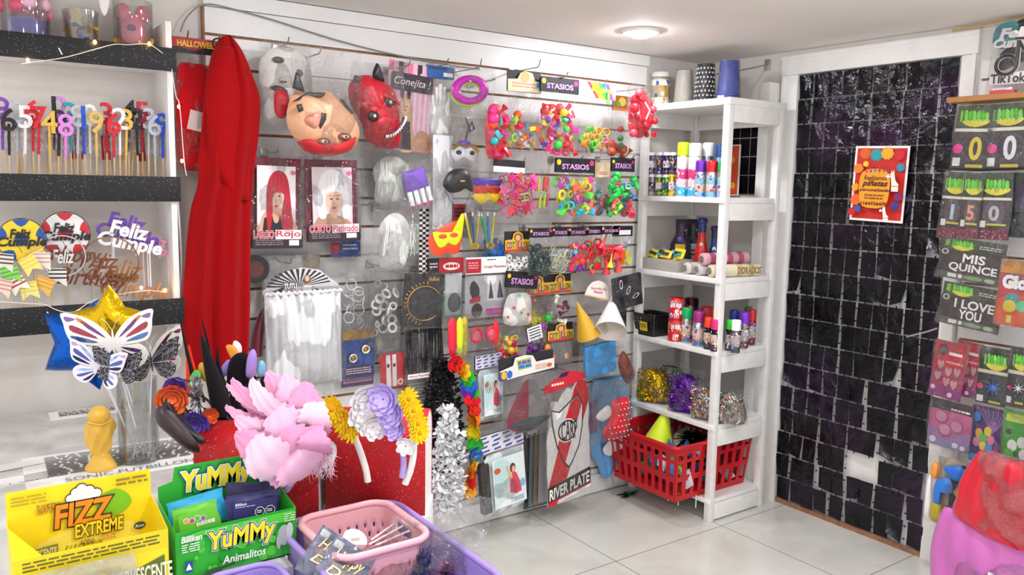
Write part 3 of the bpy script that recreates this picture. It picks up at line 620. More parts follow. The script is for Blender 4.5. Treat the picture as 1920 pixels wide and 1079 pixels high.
# foil star balloons on the sticks
def starballoon(px, py_, R, d, c, tilt, label):
    Pp = at(px, py_, 1, -d); k = mpp(Pp); o = thing('foil_star', label, 'star ornament', Pp, (0, D(tilt), ROT)); mb = MB(); mb.puff(smooth_pts(starpts(0, 0, R * k, R * k * .6), 2), R * k * .3, M(c, 'foil', .25), 0, 1.0); part('star', mb, o)
    mb = MB(); inv = (Matrix.Translation(Pp) @ Euler((0, D(tilt), ROT)).to_matrix().to_4x4()).inverted(); mb.tube([inv @ (VB + Vector((.0, .03, .006))), (0, .01, 0)], .0018, M('e9e4ea'), 6); part('stick', mb, o)
starballoon(208, 612, 78, .62, 'd9b012', 0, 'shiny gold star on a stick behind the white butterfly')
starballoon(158, 645, 92, .45, '1259b8', 20, 'shiny blue star on a stick, left of the white butterfly')
P = wz(295, 700, CT) if False else at(296, 650, 1, -.6); k = mpp(P)
# ------------------------------------------------------------------ display boxes of sweets
def open_box(name, label, cat, x, y, rot, w_, d_, hf, hb, side, front, back, inner):
    o = thing(name, label, cat, (x, y, CT + .001), (0, 0, D(rot)))
    part('front_panel', front, o, loc=(w_ / 2, 0, 0)); part('back_panel', back, o, loc=(w_ / 2, d_, 0))
    for xx in (0, w_):
        mb = MB(); mb.add([(xx, 0, 0), (xx, d_, 0), (xx, d_, hf + .02), (xx, d_ * .55, hf + .012), (xx, 0, hf)], [(0, 1, 2, 3, 4)], M(side, 'pap'), None, False); so = part('side_panel', mb, o); solid(so, .001)
    mb = MB(); mb.box((w_ / 2, d_ / 2, .001), (w_, d_, .002), M(side, 'pap')); part('bottom', mb, o); return o
def YX(c, u0, v0, u1, v1): return None
w_, d_ = .236, .135
c = Card(w_, .12, 'f3dc1e', .001); c.R(0, .0, 1, .28, 'e6cf14'); c.lines(.05, .06, .94, .22, 3, '6e6420', 3, .5); c.P([(.0, 1), (.2, .35), (.3, .35), (.12, 1)], 'f8e85a'); c.P([(.35, 1), (.45, .35), (.52, .35), (.46, 1)], 'f8e85a'); c.P([(.62, .62), (.97, .38), (.97, .72), (.62, .95)], '5c6a22')
c.t('EFERVESCENTE', .6, .5, 1.02, .74, 'f4f0d0', .02, fn=None); c.E(.2, .86, .09, '9a9a9a', .12); c.E(.2, .86, .06, '3a4570', .08); fr = c
c = Card(w_, .19, 'f6dd1a', .001); c.P([(0, 1), (.2, .55), (.5, .4), (.85, .5), (1, .9), (1, 1)], 'fbe85c')
for j in range(9): c.P([(.25 + .05 * j, 1), (.38 + .028 * j, .62), (.395 + .028 * j, .62), (.275 + .055 * j, 1)], 'cfae10' if j % 2 else '9aa524')
c.P([(.64, .18), (.74, .14), (.82, .2), (.85, .3), (.79, .38), (.68, .4), (.6, .32)], '7cc01c', 3)
CL = ((.42, .15, .03), (.46, .1, .034), (.5, .07, .036), (.55, .1, .038), (.6, .14, .036), (.45, .17, .03), (.5, .15, .04), (.56, .17, .036))
for x, z, r in CL: c.E(x, z, r * 1.18, '3c332c')
for x, z, r in CL: c.E(x, z, r, 'f6f3ee')
c.t('LOTSA', .2, .17, .36, .24, 'f0a01e', .03, 0, '3a2818', .05); c.t('FIZZ', .31, .2, .7, .41, 'ee8e1c', .035, .12, '3f2414', .045); c.t('EXTREME', .44, .42, .78, .545, 'f7d62a', .03, .1, '3f3214', .05)
c.t('ÁCIDO', .47, .575, .57, .63, '6b4a1c', .02); c.t('DULCE', .62, .565, .72, .62, 'd88a3a', .02); c.E(.9, .55, .045, '3a4a52', .04); c.t('Arcor', .865, .535, .935, .565, 'e8e8ea', .02, .2); c.P([(.12, .58), (.32, .56), (.32, .68), (.12, .7)], '8a8a24'); c.t('SCENTE', .18, .59, .31, .66, 'efe9c0', .02); c.E(.08, .52, .035, 'd8782a')
c.lines(.03, .04, .26, .14, 3, 'b79f18', 5); c.lines(.74, .03, .97, .12, 2, '8d7c1a', 6); bk = c
o = open_box('sweet_display_box', 'yellow open display box printed FiZZ Extreme, nearly empty', 'box', -3.19, -1.432, 0, w_, d_, .12, .19, 'f2d91c', fr, bk, None)
mb = MB(); mb.add([(.0, .0, .12), (.0, d_ * .7, .14), (.055, d_ * .6, .075), (.05, .02, .06)], [(0, 1, 2, 3)], M('f4dd22', 'pap'), None, False); solid(part('side_flap', mb, o, 'folded-in yellow flap'), .001)
mb = bag_mb(.15, .075, .05, 4, HAZE); solo('plastic_bag', mb, 'crumpled clear bag in front of the yellow sweet box', 'bag', (-3.09, -1.478, CT + .03), (D(-20), 0, 0))
w_, d_ = .228, .135; GR = '2fae33'
def splotch(c, n, cols, seed):
    r_ = random.Random(seed)
    for _ in range(n): c.E(r_.uniform(.06, .94), r_.uniform(.06, .94), r_.uniform(.015, .05), r_.choice(cols))
c = Card(w_, .096, GR, .001); splotch(c, 26, ['38bd38', '1f9a2c', '57cb3e'], 2); c.P([(.02, .1), (.2, .03), (.98, .02), (.98, .25), (.6, .2)], '52c83c')
c.t('YuMMy', .26, .12, .8, .58, 'e9efe6', .1, .1); c.t('YuMMy', .26, .12, .8, .58, '1b4f8c', .075, .1); c.t('YuMMy', .26, .12, .8, .58, 'f9e526', .035, .1); c.t('Animalitos', .36, .66, .72, .82, 'f2f6ee', .02, .15)
c.t('Billiken', .04, .08, .2, .2, 'f4f6f0', .03, .2); c.lines(.04, .24, .18, .42, 4, 'dcefd6', 8); c.R(.06, .58, .12, .82, '1c4f8e'); c.P([(.09, .62), (.115, .76), (.065, .76)], 'f0f4f4')
c.P([(.0, 1), (.1, .93), (.2, .92), (.27, .84), (.34, .84), (.45, .8), (.46, .86), (.36, .9), (.34, .97), (.3, .97), (.26, 1)], '2c4a30'); c.E(.88, .5, .055, 'aab0ac', .22); c.E(.93, .42, .03, 'c2c8c4', .17); c.E(.83, .62, .02, 'aab0ac', .16); c.lines(.88, .05, .98, .24, 4, 'bfe6b4', 9); fr = c
c = Card(w_, .175, GR, .001, outline=[(0, 1), (1, 1), (1, .16), (.86, .1), (.86, .0), (.14, .0), (.12, .16), (0, .2)]); splotch(c, 30, ['3cc03a', '23a02e', '5fd046'], 3)
c.t('YuMMy', .2, .07, .78, .36, '1b4f8c', .11, .1); c.t('YuMMy', .2, .07, .78, .36, 'e9efe6', .075, .1); c.t('YuMMy', .2, .07, .78, .36, 'f9e526', .04, .1); c.t('Animalitos', .3, .48, .7, .6, 'eef4ea', .02, .15); c.E(.92, .3, .04, '8fc4dc'); c.lines(.88, .2, .97, .24, 2, 'dcefd6', 4)
part_ = c
open_box('sweet_display_box', 'green open display box printed YuMMy Animalitos, filled with sweet pouches', 'box', -2.936, -1.404, 0, w_, d_, .096, .175, '37b83a', fr, c, None)
def pouch(px, py_, y, wd, hg, c1, lab, tilt, fn, lean=-10):
    P = at(px, py_, 1, y); o = thing('sweet_pouch', lab, 'sweets', P, (D(lean), D(tilt), 0), 'pouches in the green box')
    mb = bag_mb(wd, hg, .016, int(px), M(c1, 'satin'), 10, 10, crumple=.12); mb.box((0, 0, hg * .97), (wd * .98, .0015, hg * .07), M(c1, 'pl')); fp = part('foil_pouch', mb, o)
    if fn: cc = Card(wd * .8, hg * .7, c1, .0004); fn(cc); part('print', cc, fp, loc=(0, -.0125, hg * .12))
def navy(c):
    c.t('Billiken', .05, .06, .3, .16, 'e8e8f4', .02); c.lines(.05, .2, .5, .27, 1, 'b8b8d8', 3)
    for u in (.6, .84): c.P([(u + .12 * math.cos(D(22.5 + 45 * i)), .5 + .2 * math.sin(D(22.5 + 45 * i))) for i in range(8)], 'f0f0f4'); c.P([(u + .105 * math.cos(D(22.5 + 45 * i)), .5 + .175 * math.sin(D(22.5 + 45 * i))) for i in range(8)], '15152a'); c.lines(u - .07, .44, u + .07, .58, 2, 'e6e6ee', 2)
    for j, cc in enumerate(('5aa8d8', 'd8486c', '8cc83c', 'e8c84c', 'b06cc0')): c.E(.12 + .13 * j, .86, .06, 'f0f0f0'); c.E(.12 + .13 * j, .86, .05, cc)
def grn(c):
    for j, cc in enumerate(('f0a83c', 'c8468c', '5cb83c', '8c58b8')): c.E(.2 + .15 * j, .32 + .06 * (j % 2), .08, 'f4f4e8'); c.E(.2 + .15 * j, .32 + .06 * (j % 2), .066, cc)
    c.lines(.45, .52, .95, .72, 1, 'eef4e0', 4, .9)
pouch(476, 990, -1.352, .108, .07, '2b2764', 'navy sweet pouch with two octagon warnings, front right in green box', 3, navy)
pouch(470, 972, -1.318, .112, .072, '302c58', 'dark navy pouch leaning behind the front navy one', 10, None)
pouch(372, 1003, -1.354, .085, .058, '6cc42c', 'green sweet pouch with cartoon sweets, left in the green box', -4, grn)
pouch(376, 990, -1.33, .108, .064, '28a8d8', 'light blue pouch behind the green one', -6, None)
# ------------------------------------------------------------------ baskets in front
def rrect(w_, d_, r, n=6):
    out = []
    for cx, cy, a0 in ((w_ / 2 - r, d_ / 2 - r, 0), (-w_ / 2 + r, d_ / 2 - r, 90), (-w_ / 2 + r, -d_ / 2 + r, 180), (w_ / 2 - r, -d_ / 2 + r, 270)):
        for i in range(n + 1): a = D(a0 + 90 * i / n); out.append((cx + r * math.cos(a), cy + r * math.sin(a)))
    return out
def resample(pts, step):
    out = []; n = len(pts)
    for i in range(n):
        a = Vector(pts[i]); b = Vector(pts[(i + 1) % n]); k = max(1, round((b - a).length / step))
        for j in range(k): out.append(tuple(a + (b - a) * j / k))
    return out
def tub(name, label, cat, x, y, z, w_, d_, h, r, taper, m, hole=None, step=.006, zs=None, rim=.006, rot=0, th=.0022, parent=None):
    o = thing(name, label, cat, (x, y, z), (0, 0, D(rot))); base = resample(rrect(w_, d_, r), step); n = len(base); zs = zs or [i * h / 16 for i in range(17)]
    vs = []; fs = []
    for zz in zs:
        s_ = 1 - taper * (1 - zz / h)
        for p in base: vs.append((p[0] * s_, p[1] * s_, zz))
    for j in range(len(zs) - 1):
        for i in range(n):
            if hole and hole(i, j, n, base[i]): continue
            fs.append((j * n + i, j * n + (i + 1) % n, (j + 1) * n + (i + 1) % n, (j + 1) * n + i))
    fs.append(tuple(range(n))[::-1])
    mb = MB(); mb.add(vs, fs, m); b = part('body', mb, o); solid(b, th, -1)
    mb = MB(); mb.tube([(p[0] * 1.01, p[1] * 1.01, h) for p in base], rim, m, 8, True); part('rim', mb, o); return o
LAV = M('a78fd8', 'pl'); PNK = M('efb3bb', 'pl')
mb = MB(); mb.box((-2.59, -1.63, .31), (.26, .4, .62), M_TRIM, None, .004); solo('side_table', mb, 'white table under the lavender and pink baskets', 'table')
tub('storage_basket', 'lavender plastic tub holding the pink basket', 'basket', -2.592, -1.565, .621, .262, .46, .175, .05, .1, LAV, rim=.007)
tub('storage_basket', 'pink perforated plastic basket with oval handles', 'basket', -2.598, -1.48, .645, .196, .22, .17, .04, .14, PNK, lambda i, j, n, p: (j in (4, 6, 8, 10, 12) and (i + (j // 2) % 2 * 2) % 4 == 0) or (j in (13, 14) and abs(p[0]) > .08 and abs(p[1]) < .033), .005, [.17 * q / 17 for q in range(18)], .0075)
tub('storage_basket', 'second lavender tub in front of the green sweet box, only its rim in view', 'basket', -2.845, -1.585, .621, .13, .21, .172, .035, .1, LAV, rim=.006)
mb = MB(); mb.box((-2.845, -1.595, .31), (.14, .24, .62), M_TRIM, None, .004); solo('pedestal', mb, 'narrow white stand under the second lavender tub', 'stand')
for i, (px, py_, z, rt, nm) in enumerate(((600, 1046, .80, 34, 'front one, over the rim of the pink basket'), (628, 1066, .79, 30, 'tucked behind the first'))):
    P = wz(px, py_, z); c = Card(.088, .1, '23345f', .0015, 'pl'); c.R(.02, .02, .98, .98, '2d4272'); c.E(.5, .5, .4, '5c3a5c'); c.E(.5, .52, .28, '77705e'); c.R(.05, .06, .25, .2, 'e8e8ec'); c.E(.5, .05, .04, 'f0eef0'); c.E(.85, .85, .05, 'f0eef0'); c.R(.4, .9, .65, .97, 'd8d8e0')
    o = thing('balloon_pack', f'dark blue packet of gold letters, {nm}', 'packet', P - Vector((.0, .03, 0)), (D(-52), D(rt), ROT), 'dark blue packets'); part('card', c, o, loc=(0, 0, -.04))
    mb = MB(); r_ = random.Random(i)
    for t in ('Happy', 'Day'):
        mb.text(t, -.03, (.022 if t == 'Day' else .05) - .04, .032, (.046 if t == 'Day' else .08) - .04, -.003, M('b59a62', 'metal'), .001, 0., .3)
    part('gold_letters', mb, o, 'gold wire lettering'); part('clear_bag', bag_mb(.088, .1, .01, i), o, loc=(0, -.003, -.04))
for i, (dx, dy, r, lab, t) in enumerate(((-.03, .03, .034, 'white round cardboard lid lying in the pink basket', 20), (.0, .045, .026, 'small white paper plate behind the lid in the pink basket', 35), (-.05, -.0, .03, 'white disc at the left of the pink basket', 25))):
    mb = MB(); mb.lathe([(r, 0), (r, .002), (r * .8, .003), (1e-5, .003)], M('f4f0ec', 'pap'), 26); mb.box((0, 0, .0035), (r * .7, r * .25, .0006), M('c8a8a0' if i else 'e8c0b4', 'pap')); solo('cardboard_disc', mb, lab, 'lid', (-2.6 + dx, -1.49 + dy, .765 + .012 * i), (D(t), D(8), 0))
for i in range(5):
    mb = MB(); mb.tube([(0, 0, 0), (.11, .0, .012)], .0022, M('f3f0ee' if i != 1 else 'd8408c'), 6); solo('paper_straw', mb, ['white stick lying in the pink basket, frontmost', 'thin magenta-edged stick in the pink basket', 'white stick crossing the basket middle', 'white stick under the lids', 'white stick nearest the handle of the pink basket'][i], 'stick', (-2.62 + .012 * i, -1.52 + .014 * i, .77 + .002 * i), (0, 0, D(-12 + 9 * i)))
def tinsel(name, label, P, c, R, n, seed, kind='foil', sc=(1, 1, 1)):
    r_ = random.Random(seed); mb = MB(); m = M(c, kind)
    for i in range(n):
        a = r_.uniform(0, 6.3); e = r_.uniform(-1.4, 1.4); q = R * r_.uniform(.4, 1); d = Vector((math.cos(a) * math.cos(e) * sc[0], math.sin(a) * math.cos(e) * sc[1], math.sin(e) * sc[2])) * q; t = d.cross(Vector((r_.random(), r_.random(), r_.random()))).normalized() * .0022
        mb.add([d * .3 - t, d * .3 + t, d + t, d - t], [(0, 1, 2, 3)], m, None, False)
    return mb
P = wz(800, 1065, .76); o = thing('tinsel_bag', 'clear bag of blue tinsel in the lavender tub', 'bag', P + Vector((-.02, 0, -.03)), (D(-35), 0, ROT)); part('tinsel', tinsel('', '', P, '3f7fc0', .05, 260, 2, sc=(.6, .6, 1.2)), o, loc=(0, 0, .03)); part('clear_bag', bag_mb(.13, .15, .05, 9, CLEAR), o, loc=(.0, 0, -.02))
P = wz(835, 1072, .75); solo('tinsel_ball', tinsel('', '', P, 'd02a8c', .022, 160, 3), 'small magenta tinsel ball in the lavender tub', 'pompom', P)
mb = bag_mb(.1, .15, .012, 21, CLEAR); solo('plastic_bag', mb, 'empty clear bag sticking up at the right rim of the lavender tub', 'bag', wz(850, 1075, .76), (D(-20), D(10), ROT))
P = wz(690, 1066, .77); o = thing('plastic_bag', 'sparkly clear bag draped over the front of the pink basket', 'bag', P, (D(-70), 0, ROT)); part('clear_film', bag_mb(.14, .12, .03, 31, M('e8c6cc', 'clear', .1)), o, loc=(0, 0, -.06))
# ------------------------------------------------------------------ red glitter display rolls with headbands
mb = MB(); mb.box((0, .03, .38), (.3, .15, .758), M_TRIM, None, .003); o = solo('display_stand', mb, 'white stand under the red glitter display boxes', 'stand', (-2.5, -1.27, 0), (0, 0, D(-35)))
REDG = M('b80c14', 'glit'); CARDB = M('9a6b4c', 'matte')
def redroll(px0, px1, ytop, ybot, yp, label, dep, rot):
    a = at((px0 + px1) / 2, ybot, 1, yp); k = mpp(a); w_ = (px1 - px0) * k; h = (ybot - ytop) * k; R = dep / 2
    o = thing('glitter_display', label, 'display stand', a, (0, 0, D(rot))); prof = [(0, -.0)] + [(R - R * math.cos(D(q)), h - R * .8 + R * .8 * math.sin(D(q))) for q in range(0, 181, 15)] + [(dep, 0)]
    mb = MB(); n = len(prof); mb.add([(-w_ / 2, p[0], p[1]) for p in prof] + [(w_ / 2, p[0], p[1]) for p in prof], [(i, i + n, i + n + 1, i + 1) for i in range(n - 1)], REDG); solid(part('glitter_cover', mb, o), .003, 1)
    for sx in (-1, 1): mb = MB(); mb.add([(sx * w_ / 2 * .99, p[0], p[1]) for p in prof], [tuple(range(n))], CARDB if sx < 0 else M('efece8', 'pap'), None, False); part('end_panel', mb, o, 'brown cardboard end' if sx < 0 else 'white end edge')
    return o, a, k, w_, h
RR2 = redroll(611, 797, 783, 972, -1.31, 'red glitter headband display at right, yellow and lilac flower headbands on it', .16, -35)
RR1 = redroll(370, 597, 806, 985, -1.19, 'red glitter headband display at left, under the pink feathers', .15, -32)
def band(pts, F, c, rad=.006, wdt=.012):              # a flat headband following pixel points in the face plane
    mb = MB(); P = [Vector((F(*q)[0], -.004, F(*q)[1])) for q in pts]; P = [Vector(p) for p in smooth_pts([tuple(p) for p in P], 4, False)]
    for i in range(1): mb.tube(P, rad, M(c, 'cloth'), 8)
    return mb
def bandthing(label, F, pts, c, rad=.0065):
    o = thing('headband', label, 'headband', F.P, (0, 0, ROT)); part('band', band(pts, F, c, rad), o); return o
# sunflower-like bloom
def bloom(o, x, z, R, c, n, y=-.02, lay=3, tiltx=0, tiltz=0, name='flower', kind='cloth', cup=.35, wide=.55, centre=None):
    mb = MB(); r_ = random.Random(int(abs(x) * 9000 + R * 1e4)); X = T(x, y, z) @ RZ(D(tiltz)) @ RX(D(tiltx))
    for l in range(lay):
        q = R * (1 - .24 * l)
        for i in range(n):
            a = 2 * math.pi * (i + .5 * l) / n + r_.uniform(-.1, .1); ca, sa = math.cos(a), math.sin(a)
            def fn(u, v, q=q, ca=ca, sa=sa, l=l):
                rr = q * (.1 + .9 * v); ww = wide * 2 * math.pi * q / n * math.sin(math.pi * min(1, .15 + .75 * v)) * (u - .5); yy = -l * R * .13 - cup * q * v * v + .25 * abs(u - .5) * R * .3
                return (rr * ca - ww * sa, yy, rr * sa + ww * ca)
            mb.grid(fn, 3, 4, M(c, kind), False, X)
    if centre: mb.ball((0, -R * .1 * lay, 0), (R * .22, R * .15, R * .22), M(centre, 'matte'), 10, X)
    return part(name, mb, o)
F = Face(702, 850, 1, -1.35)
o = bandthing('cream headband with two yellow sunflowers, left on the red display', F, [(690, 905), (685, 875), (668, 825), (648, 790), (628, 770)], 'efebe4', .0075)
for x, y in ((632, 757), (648, 778), (662, 795)): bloom(o, *F(x, y), 27 * F.k, 'ffd81c', 15, -.03, 3, 0, -25, 'sunflower', 'cloth', .3, .8, 'e0a210')
mb = MB(); a = F(648, 800); mb.puff([(a[0] - .02, a[1]), (a[0] - .005, a[1] + .006), (a[0] + .008, a[1] - .004), (a[0] - .006, a[1] - .007)], .002, '3f7a34', -.02); part('leaf', mb, o)
F = Face(702, 850, 1, -1.352)
o = bandthing('lilac headband with large lilac and white cloth flowers', F, [(754, 895), (757, 860), (745, 810), (728, 770)], 'b8a2e4', .0065)
for x, y, R, c, n in ((694, 738, 34, 'f1edf0', 8), (688, 765, 32, 'f4f0ee', 7), (704, 788, 26, 'f3efee', 7)): bloom(o, *F(x, y), R * F.k, c, n, -.035, 3, 10, 20, 'white_flower', 'cloth', .5, 1.1)
for x, y, R in ((728, 735, 30), (742, 762, 26), (748, 790, 22)): bloom(o, *F(x, y), R * F.k, 'c3aeea', 7, -.045, 3, -8, -15, 'lilac_flower', 'cloth', .6, 1.15)
F = Face(702, 850, 1, -1.345)
o = bandthing('cream headband with yellow sunflowers at the right end of the red display', F, [(760, 908), (770, 880), (776, 845), (774, 805), (765, 770)], 'efece6', .0075)
for x, y in ((765, 738), (774, 760), (783, 785), (786, 803)): bloom(o, *F(x, y), 22 * F.k, 'ffd41a', 14, -.02, 3, 0, 35, 'sunflower', 'cloth', .3, .8, 'd99a14')
bloom(o, *F(764, 827), 18 * F.k, 'f3f0ec', 7, -.03, 2, 0, 0, 'white_flower', 'cloth', .4, 1)
mb = MB(); a = F(778, 782); mb.puff([(a[0] - .006, a[1] + .012), (a[0] + .006, a[1]), (a[0], a[1] - .014), (a[0] - .007, a[1] - .002)], .002, '3f7a34', -.025); part('leaf', mb, o)
# pink feathers
F = Face(540, 790, 1, -1.31)
o = bandthing('lilac headband covered in big pale pink feathers', F, [(535, 925), (560, 890), (578, 860), (590, 820), (580, 780)], 'bfa8e2', .0065)
FE = [((560, 800), (447, 724), 22), ((560, 790), (440, 712), 16), ((575, 800), (452, 700), 20), ((570, 790), (490, 697), 26), ((590, 790), (512, 688), 34), ((595, 800), (548, 690), 44), ((602, 805), (585, 700), 46), ((606, 815), (612, 725), 40),
      ((560, 810), (438, 752), 18), ((560, 812), (458, 770), 30), ((590, 845), (460, 800), 46), ((570, 850), (478, 838), 38), ((612, 800), (560, 735), 44), ((600, 830), (530, 745), 62), ((604, 850), (548, 778), 66), ((585, 870), (495, 800), 60), ((592, 872), (510, 850), 46), ((606, 872), (552, 826), 62), ((614, 850), (612, 770), 40)]
for i, (a, b, w_) in enumerate(FE):
    a = Vector(F(*a)); b = Vector(F(*b)); dv = b - a; L_ = dv.length; nrm = Vector((-dv.y, dv.x)) / L_; W = w_ * F.k * 1.2; lift = .03 + .012 * (i % 4) + .0025 * i
    mb = MB()
    def fn(u, v):
        ww = W * (math.sin(math.pi * min(1, v ** 1.1 * .9 + .06)) ** .72) * (u - .5) * 2 * .62; e = .1 * W * math.sin(52 * v + i) * abs(u - .5) + .05 * W * math.sin(23 * v + 2 * i) * (u - .5)
        p = a + dv * v + nrm * (ww + e); bow = lift * math.sin(math.pi * min(1, v * .75)) + .045 * W * (1 - (2 * u - 1) ** 2) + .0015 * math.sin(17 * u + 9 * v + i)
        return (p.x, -.01 - bow, p.y)
    mb.grid(fn, 10, 26, M(['efaacb', 'f1bcd6', 'e59bc0', 'f3c8dd'][i % 4], 'cloth')); part('feather', mb, o)
mb = MB(); r_ = random.Random(5)
for i in range(700):
    a = F(r_.uniform(490, 630), r_.uniform(825, 875)); l = r_.uniform(.01, .03); q = r_.uniform(-2.6, -.5); mb.tube([(a[0], -.02, a[1]), (a[0] + l * .6 * math.cos(q), -.03 - r_.uniform(0, .02), a[1] + l * .5 * math.sin(q)), (a[0] + l * math.cos(q), -.03, a[1] + l * math.sin(q))], [.0006, .0005, .0002], M('f6dce8', 'cloth'), 3)
part('fluff', mb, o)
P = at(612, 855, 1, -1.325); k = mpp(P); mb = MB(); mb.lathe([(28 * k, 0), (28 * k, .03), (24 * k, .032), (24 * k, .004)], M('cfe6e0', 'pl'), 24, RX(D(-90)) @ RY(0)); solo('tape_roll', mb, 'pale mint ring of tape behind the pink feathers', 'tape', P + Vector((0, .012, 0)), (0, 0, ROT + D(45)))
# ------------------------------------------------------------------ crowded headbands behind
mb = MB(); mb.box((0.04, 0.02, .012), (.22, .14, .024), BLACK, None, .006); solo('headband_tray', mb, 'black tray holding the crowded horn and flower headbands', 'tray', (-2.72, -.98, CT + .001), (0, 0, D(-34)))
def pf(px, py_, d=1.0): return Face(px, py_, 1, -d)
def spike(label, d, pts, c, r0, kind='cloth', flat=.35, name='horn_headband', extra=None):
    F = pf(pts[0][0], pts[0][1], d); o = thing(name, label, 'headband', F.P, (0, 0, ROT)); n = len(pts); q = smooth_pts([(F(*p)[0], 0., F(*p)[1]) for p in pts], 4, False); m_ = len(q)
    mb = MB(); mb.tube(q, [r0 * F.k * (1 - (i / (m_ - 1)) ** 1.6) + .0008 for i in range(m_)], M(c, kind), 10); part('horn', mb, o)
    a = q[0]; mb = MB(); mb.tube([(a[0] + .05 * math.cos(t), .01, a[2] - .01 - .06 + .06 * math.sin(t)) for t in [D(10 * i) for i in range(19)]], .003, BLACK, 6); part('band', mb, o)
    return o, F
spike('tall thin black antenna of a headband, leftmost in front of the red cape', 1.02, [(370, 760), (362, 700), (352, 650), (340, 580)], '1a171b', 4)
spike('thin black antenna of a headband, second in front of the red cape', 1.0, [(405, 760), (398, 690), (392, 640), (383, 595)], '1a171b', 4)
spike('broad black felt horn headband in the middle of the cluster', 1.05, [(418, 780), (405, 720), (392, 670), (381, 625)], '18151a', 17)
spike('narrow black horn headband beside the broad horn', 1.03, [(428, 790), (420, 730), (413, 690), (411, 650)], '1b181c', 9)
spike('bright red-orange felt horn headband behind the grey butterfly', 1.0, [(361, 735), (360, 700), (357, 670), (357, 645)], 'ee3a1c', 11)
F = pf(478, 660, .1); o = thing('costume_glove', 'burgundy shiny pointed glove hanging left of the white tutu', 'gloves', F.P); mb = MB(); q = smooth_pts([(F(*p)[0], 0., F(*p)[1]) for p in [(480, 668), (484, 630), (494, 592), (508, 566)]], 4, False); mb.tube(q, [.022 * (1 - (i / (len(q) - 1)) ** 2) + .001 for i in range(len(q))], M('6d1a30', 'satin'), 10); part('glove', mb, o); mb = MB(); mb.tube([(0, 0, -.002), (0, .09, .01)], .003, STEEL, 6); part('clip', mb, o)
F = pf(440, 700, 1.0); o = thing('cat_ear_headband', 'black rounded ear headband with lilac inner ear', 'headband', F.P, (0, 0, ROT))
for pts, c, y in (([(425, 720), (430, 680), (446, 662), (465, 664), (472, 690), (460, 730), (440, 745)], '17141a', 0), ([(466, 700), (470, 665), (480, 650), (487, 660), (485, 690), (476, 705)], 'a98bd6', -.02), ([(482, 690), (490, 674), (499, 680), (498, 700), (488, 706)], '7fb2d6', -.005)):
    mb = MB(); mb.puff(smooth_pts(F.pts(pts), 3), .012, M(c, 'cloth'), y); part('ear', mb, o)
mb = MB(); a = F(450, 760); mb.tube([(a[0] + .05 * math.cos(t), .01, a[1] - .03 + .07 * math.sin(t)) for t in [D(10 * i) for i in range(19)]], .003, BLACK, 6); part('band', mb, o)
for i, (px, py_, c, nm) in enumerate(((436, 660, 'e89c3c', 'orange'), (444, 655, 'f0e8ee', 'white'), (425, 690, 'a486d8', 'lilac'))):
    F = pf(px, py_, .97); mb = MB(); mb.puff(smooth_pts([(-.012, -.03), (.0, -.035), (.012, -.005), (.008, .014), (-.008, .018)], 3), .006, M(c, 'cloth')); solo('felt_petal', mb, f'small {nm} felt petal headband peeking out behind the black ear', 'headband', F.P, (0, D(-30 + 30 * i), ROT))
for i, (px, py_, R, c, nm) in enumerate(((340, 715, 22, '6e4fc0', 'purple rose headband, upper one beside the butterflies'), (333, 738, 30, 'f0641e', 'orange rose headband beside the clear vase'), (370, 790, 28, '5f3fb0', 'purple rose headband, lower one above the red display'), (398, 775, 16, 'e0541e', 'small dark orange rose headband above the red display'), (376, 800, 14, '3a2a6a', 'dark violet rosebud headband, lowest of the cluster'))):
    F = pf(px, py_, 1.06); o = thing('rose_headband', nm, 'headband', F.P, (0, 0, ROT)); bloom(o, 0, 0, R * F.k, c, 6, -.02, 4, 25 - 10 * i, 10 * i, 'rose', 'satin', .7, 1.3)
    mb = MB(); mb.tube([(.045 * math.cos(t), .01, -.05 + .05 * math.sin(t)) for t in [D(10 * i) for i in range(19)]], .003, BLACK, 6); part('band', mb, o)
F = pf(322, 760, 1.06); o = thing('leaf_headband', 'green leaf headband below the orange rose', 'headband', F.P, (0, 0, ROT)); mb = MB(); mb.puff(smooth_pts(F.pts([(308, 742), (318, 735), (332, 750), (330, 768), (318, 764)]), 3), .006, M('4f9a28', 'satin')); part('leaf', mb, o)
F = pf(368, 745, 1.08); solo('tinsel_pick', tinsel('', '', F.P, 'c9c9ce', .05, 320, 12, 'foil', (.35, .35, 1.2)), 'silver tinsel tuft standing among the headbands', 'pompom', F.P)
for i, (px, py_, c, lab) in enumerate(((384, 698, 'd8a02a', 'gold'), (396, 710, '1f9a86', 'teal'), (366, 712, '38b830', 'green'))):
    F = pf(px, py_, 1.02); mb = MB(); mb.puff(smooth_pts([(-.01, -.02), (.01, -.015), (.012, .012), (.0, .024), (-.012, .012)], 3), .008, M(c, 'satin')); solo('felt_pom', mb, f'small {lab} felt ornament in the headband cluster', 'headband', F.P, (0, D(20 * i - 20), ROT))
for i, (pts, c, nm) in enumerate((([(290, 785), (300, 760), (330, 780), (372, 838), (360, 850), (318, 815)], '2a0f14', 'dark red shiny mask lying at the counter edge, front one'), ([(296, 740), (312, 735), (345, 790), (385, 830), (372, 836), (330, 800)], '17151a', 'black shiny mask lying behind the dark red one'), ([(330, 770), (345, 758), (365, 800), (360, 815)], '5c1620', 'burgundy glossy ear sticking up near the counter edge'))):
    F = pf(pts[0][0], pts[0][1], 1.1 - .04 * i); o = solo('party_mask', (lambda m: (m.puff(smooth_pts(F.pts(pts), 3), .02, M(c, 'satin')), m)[1])(MB()), nm, 'mask', F.P, (0, 0, ROT))
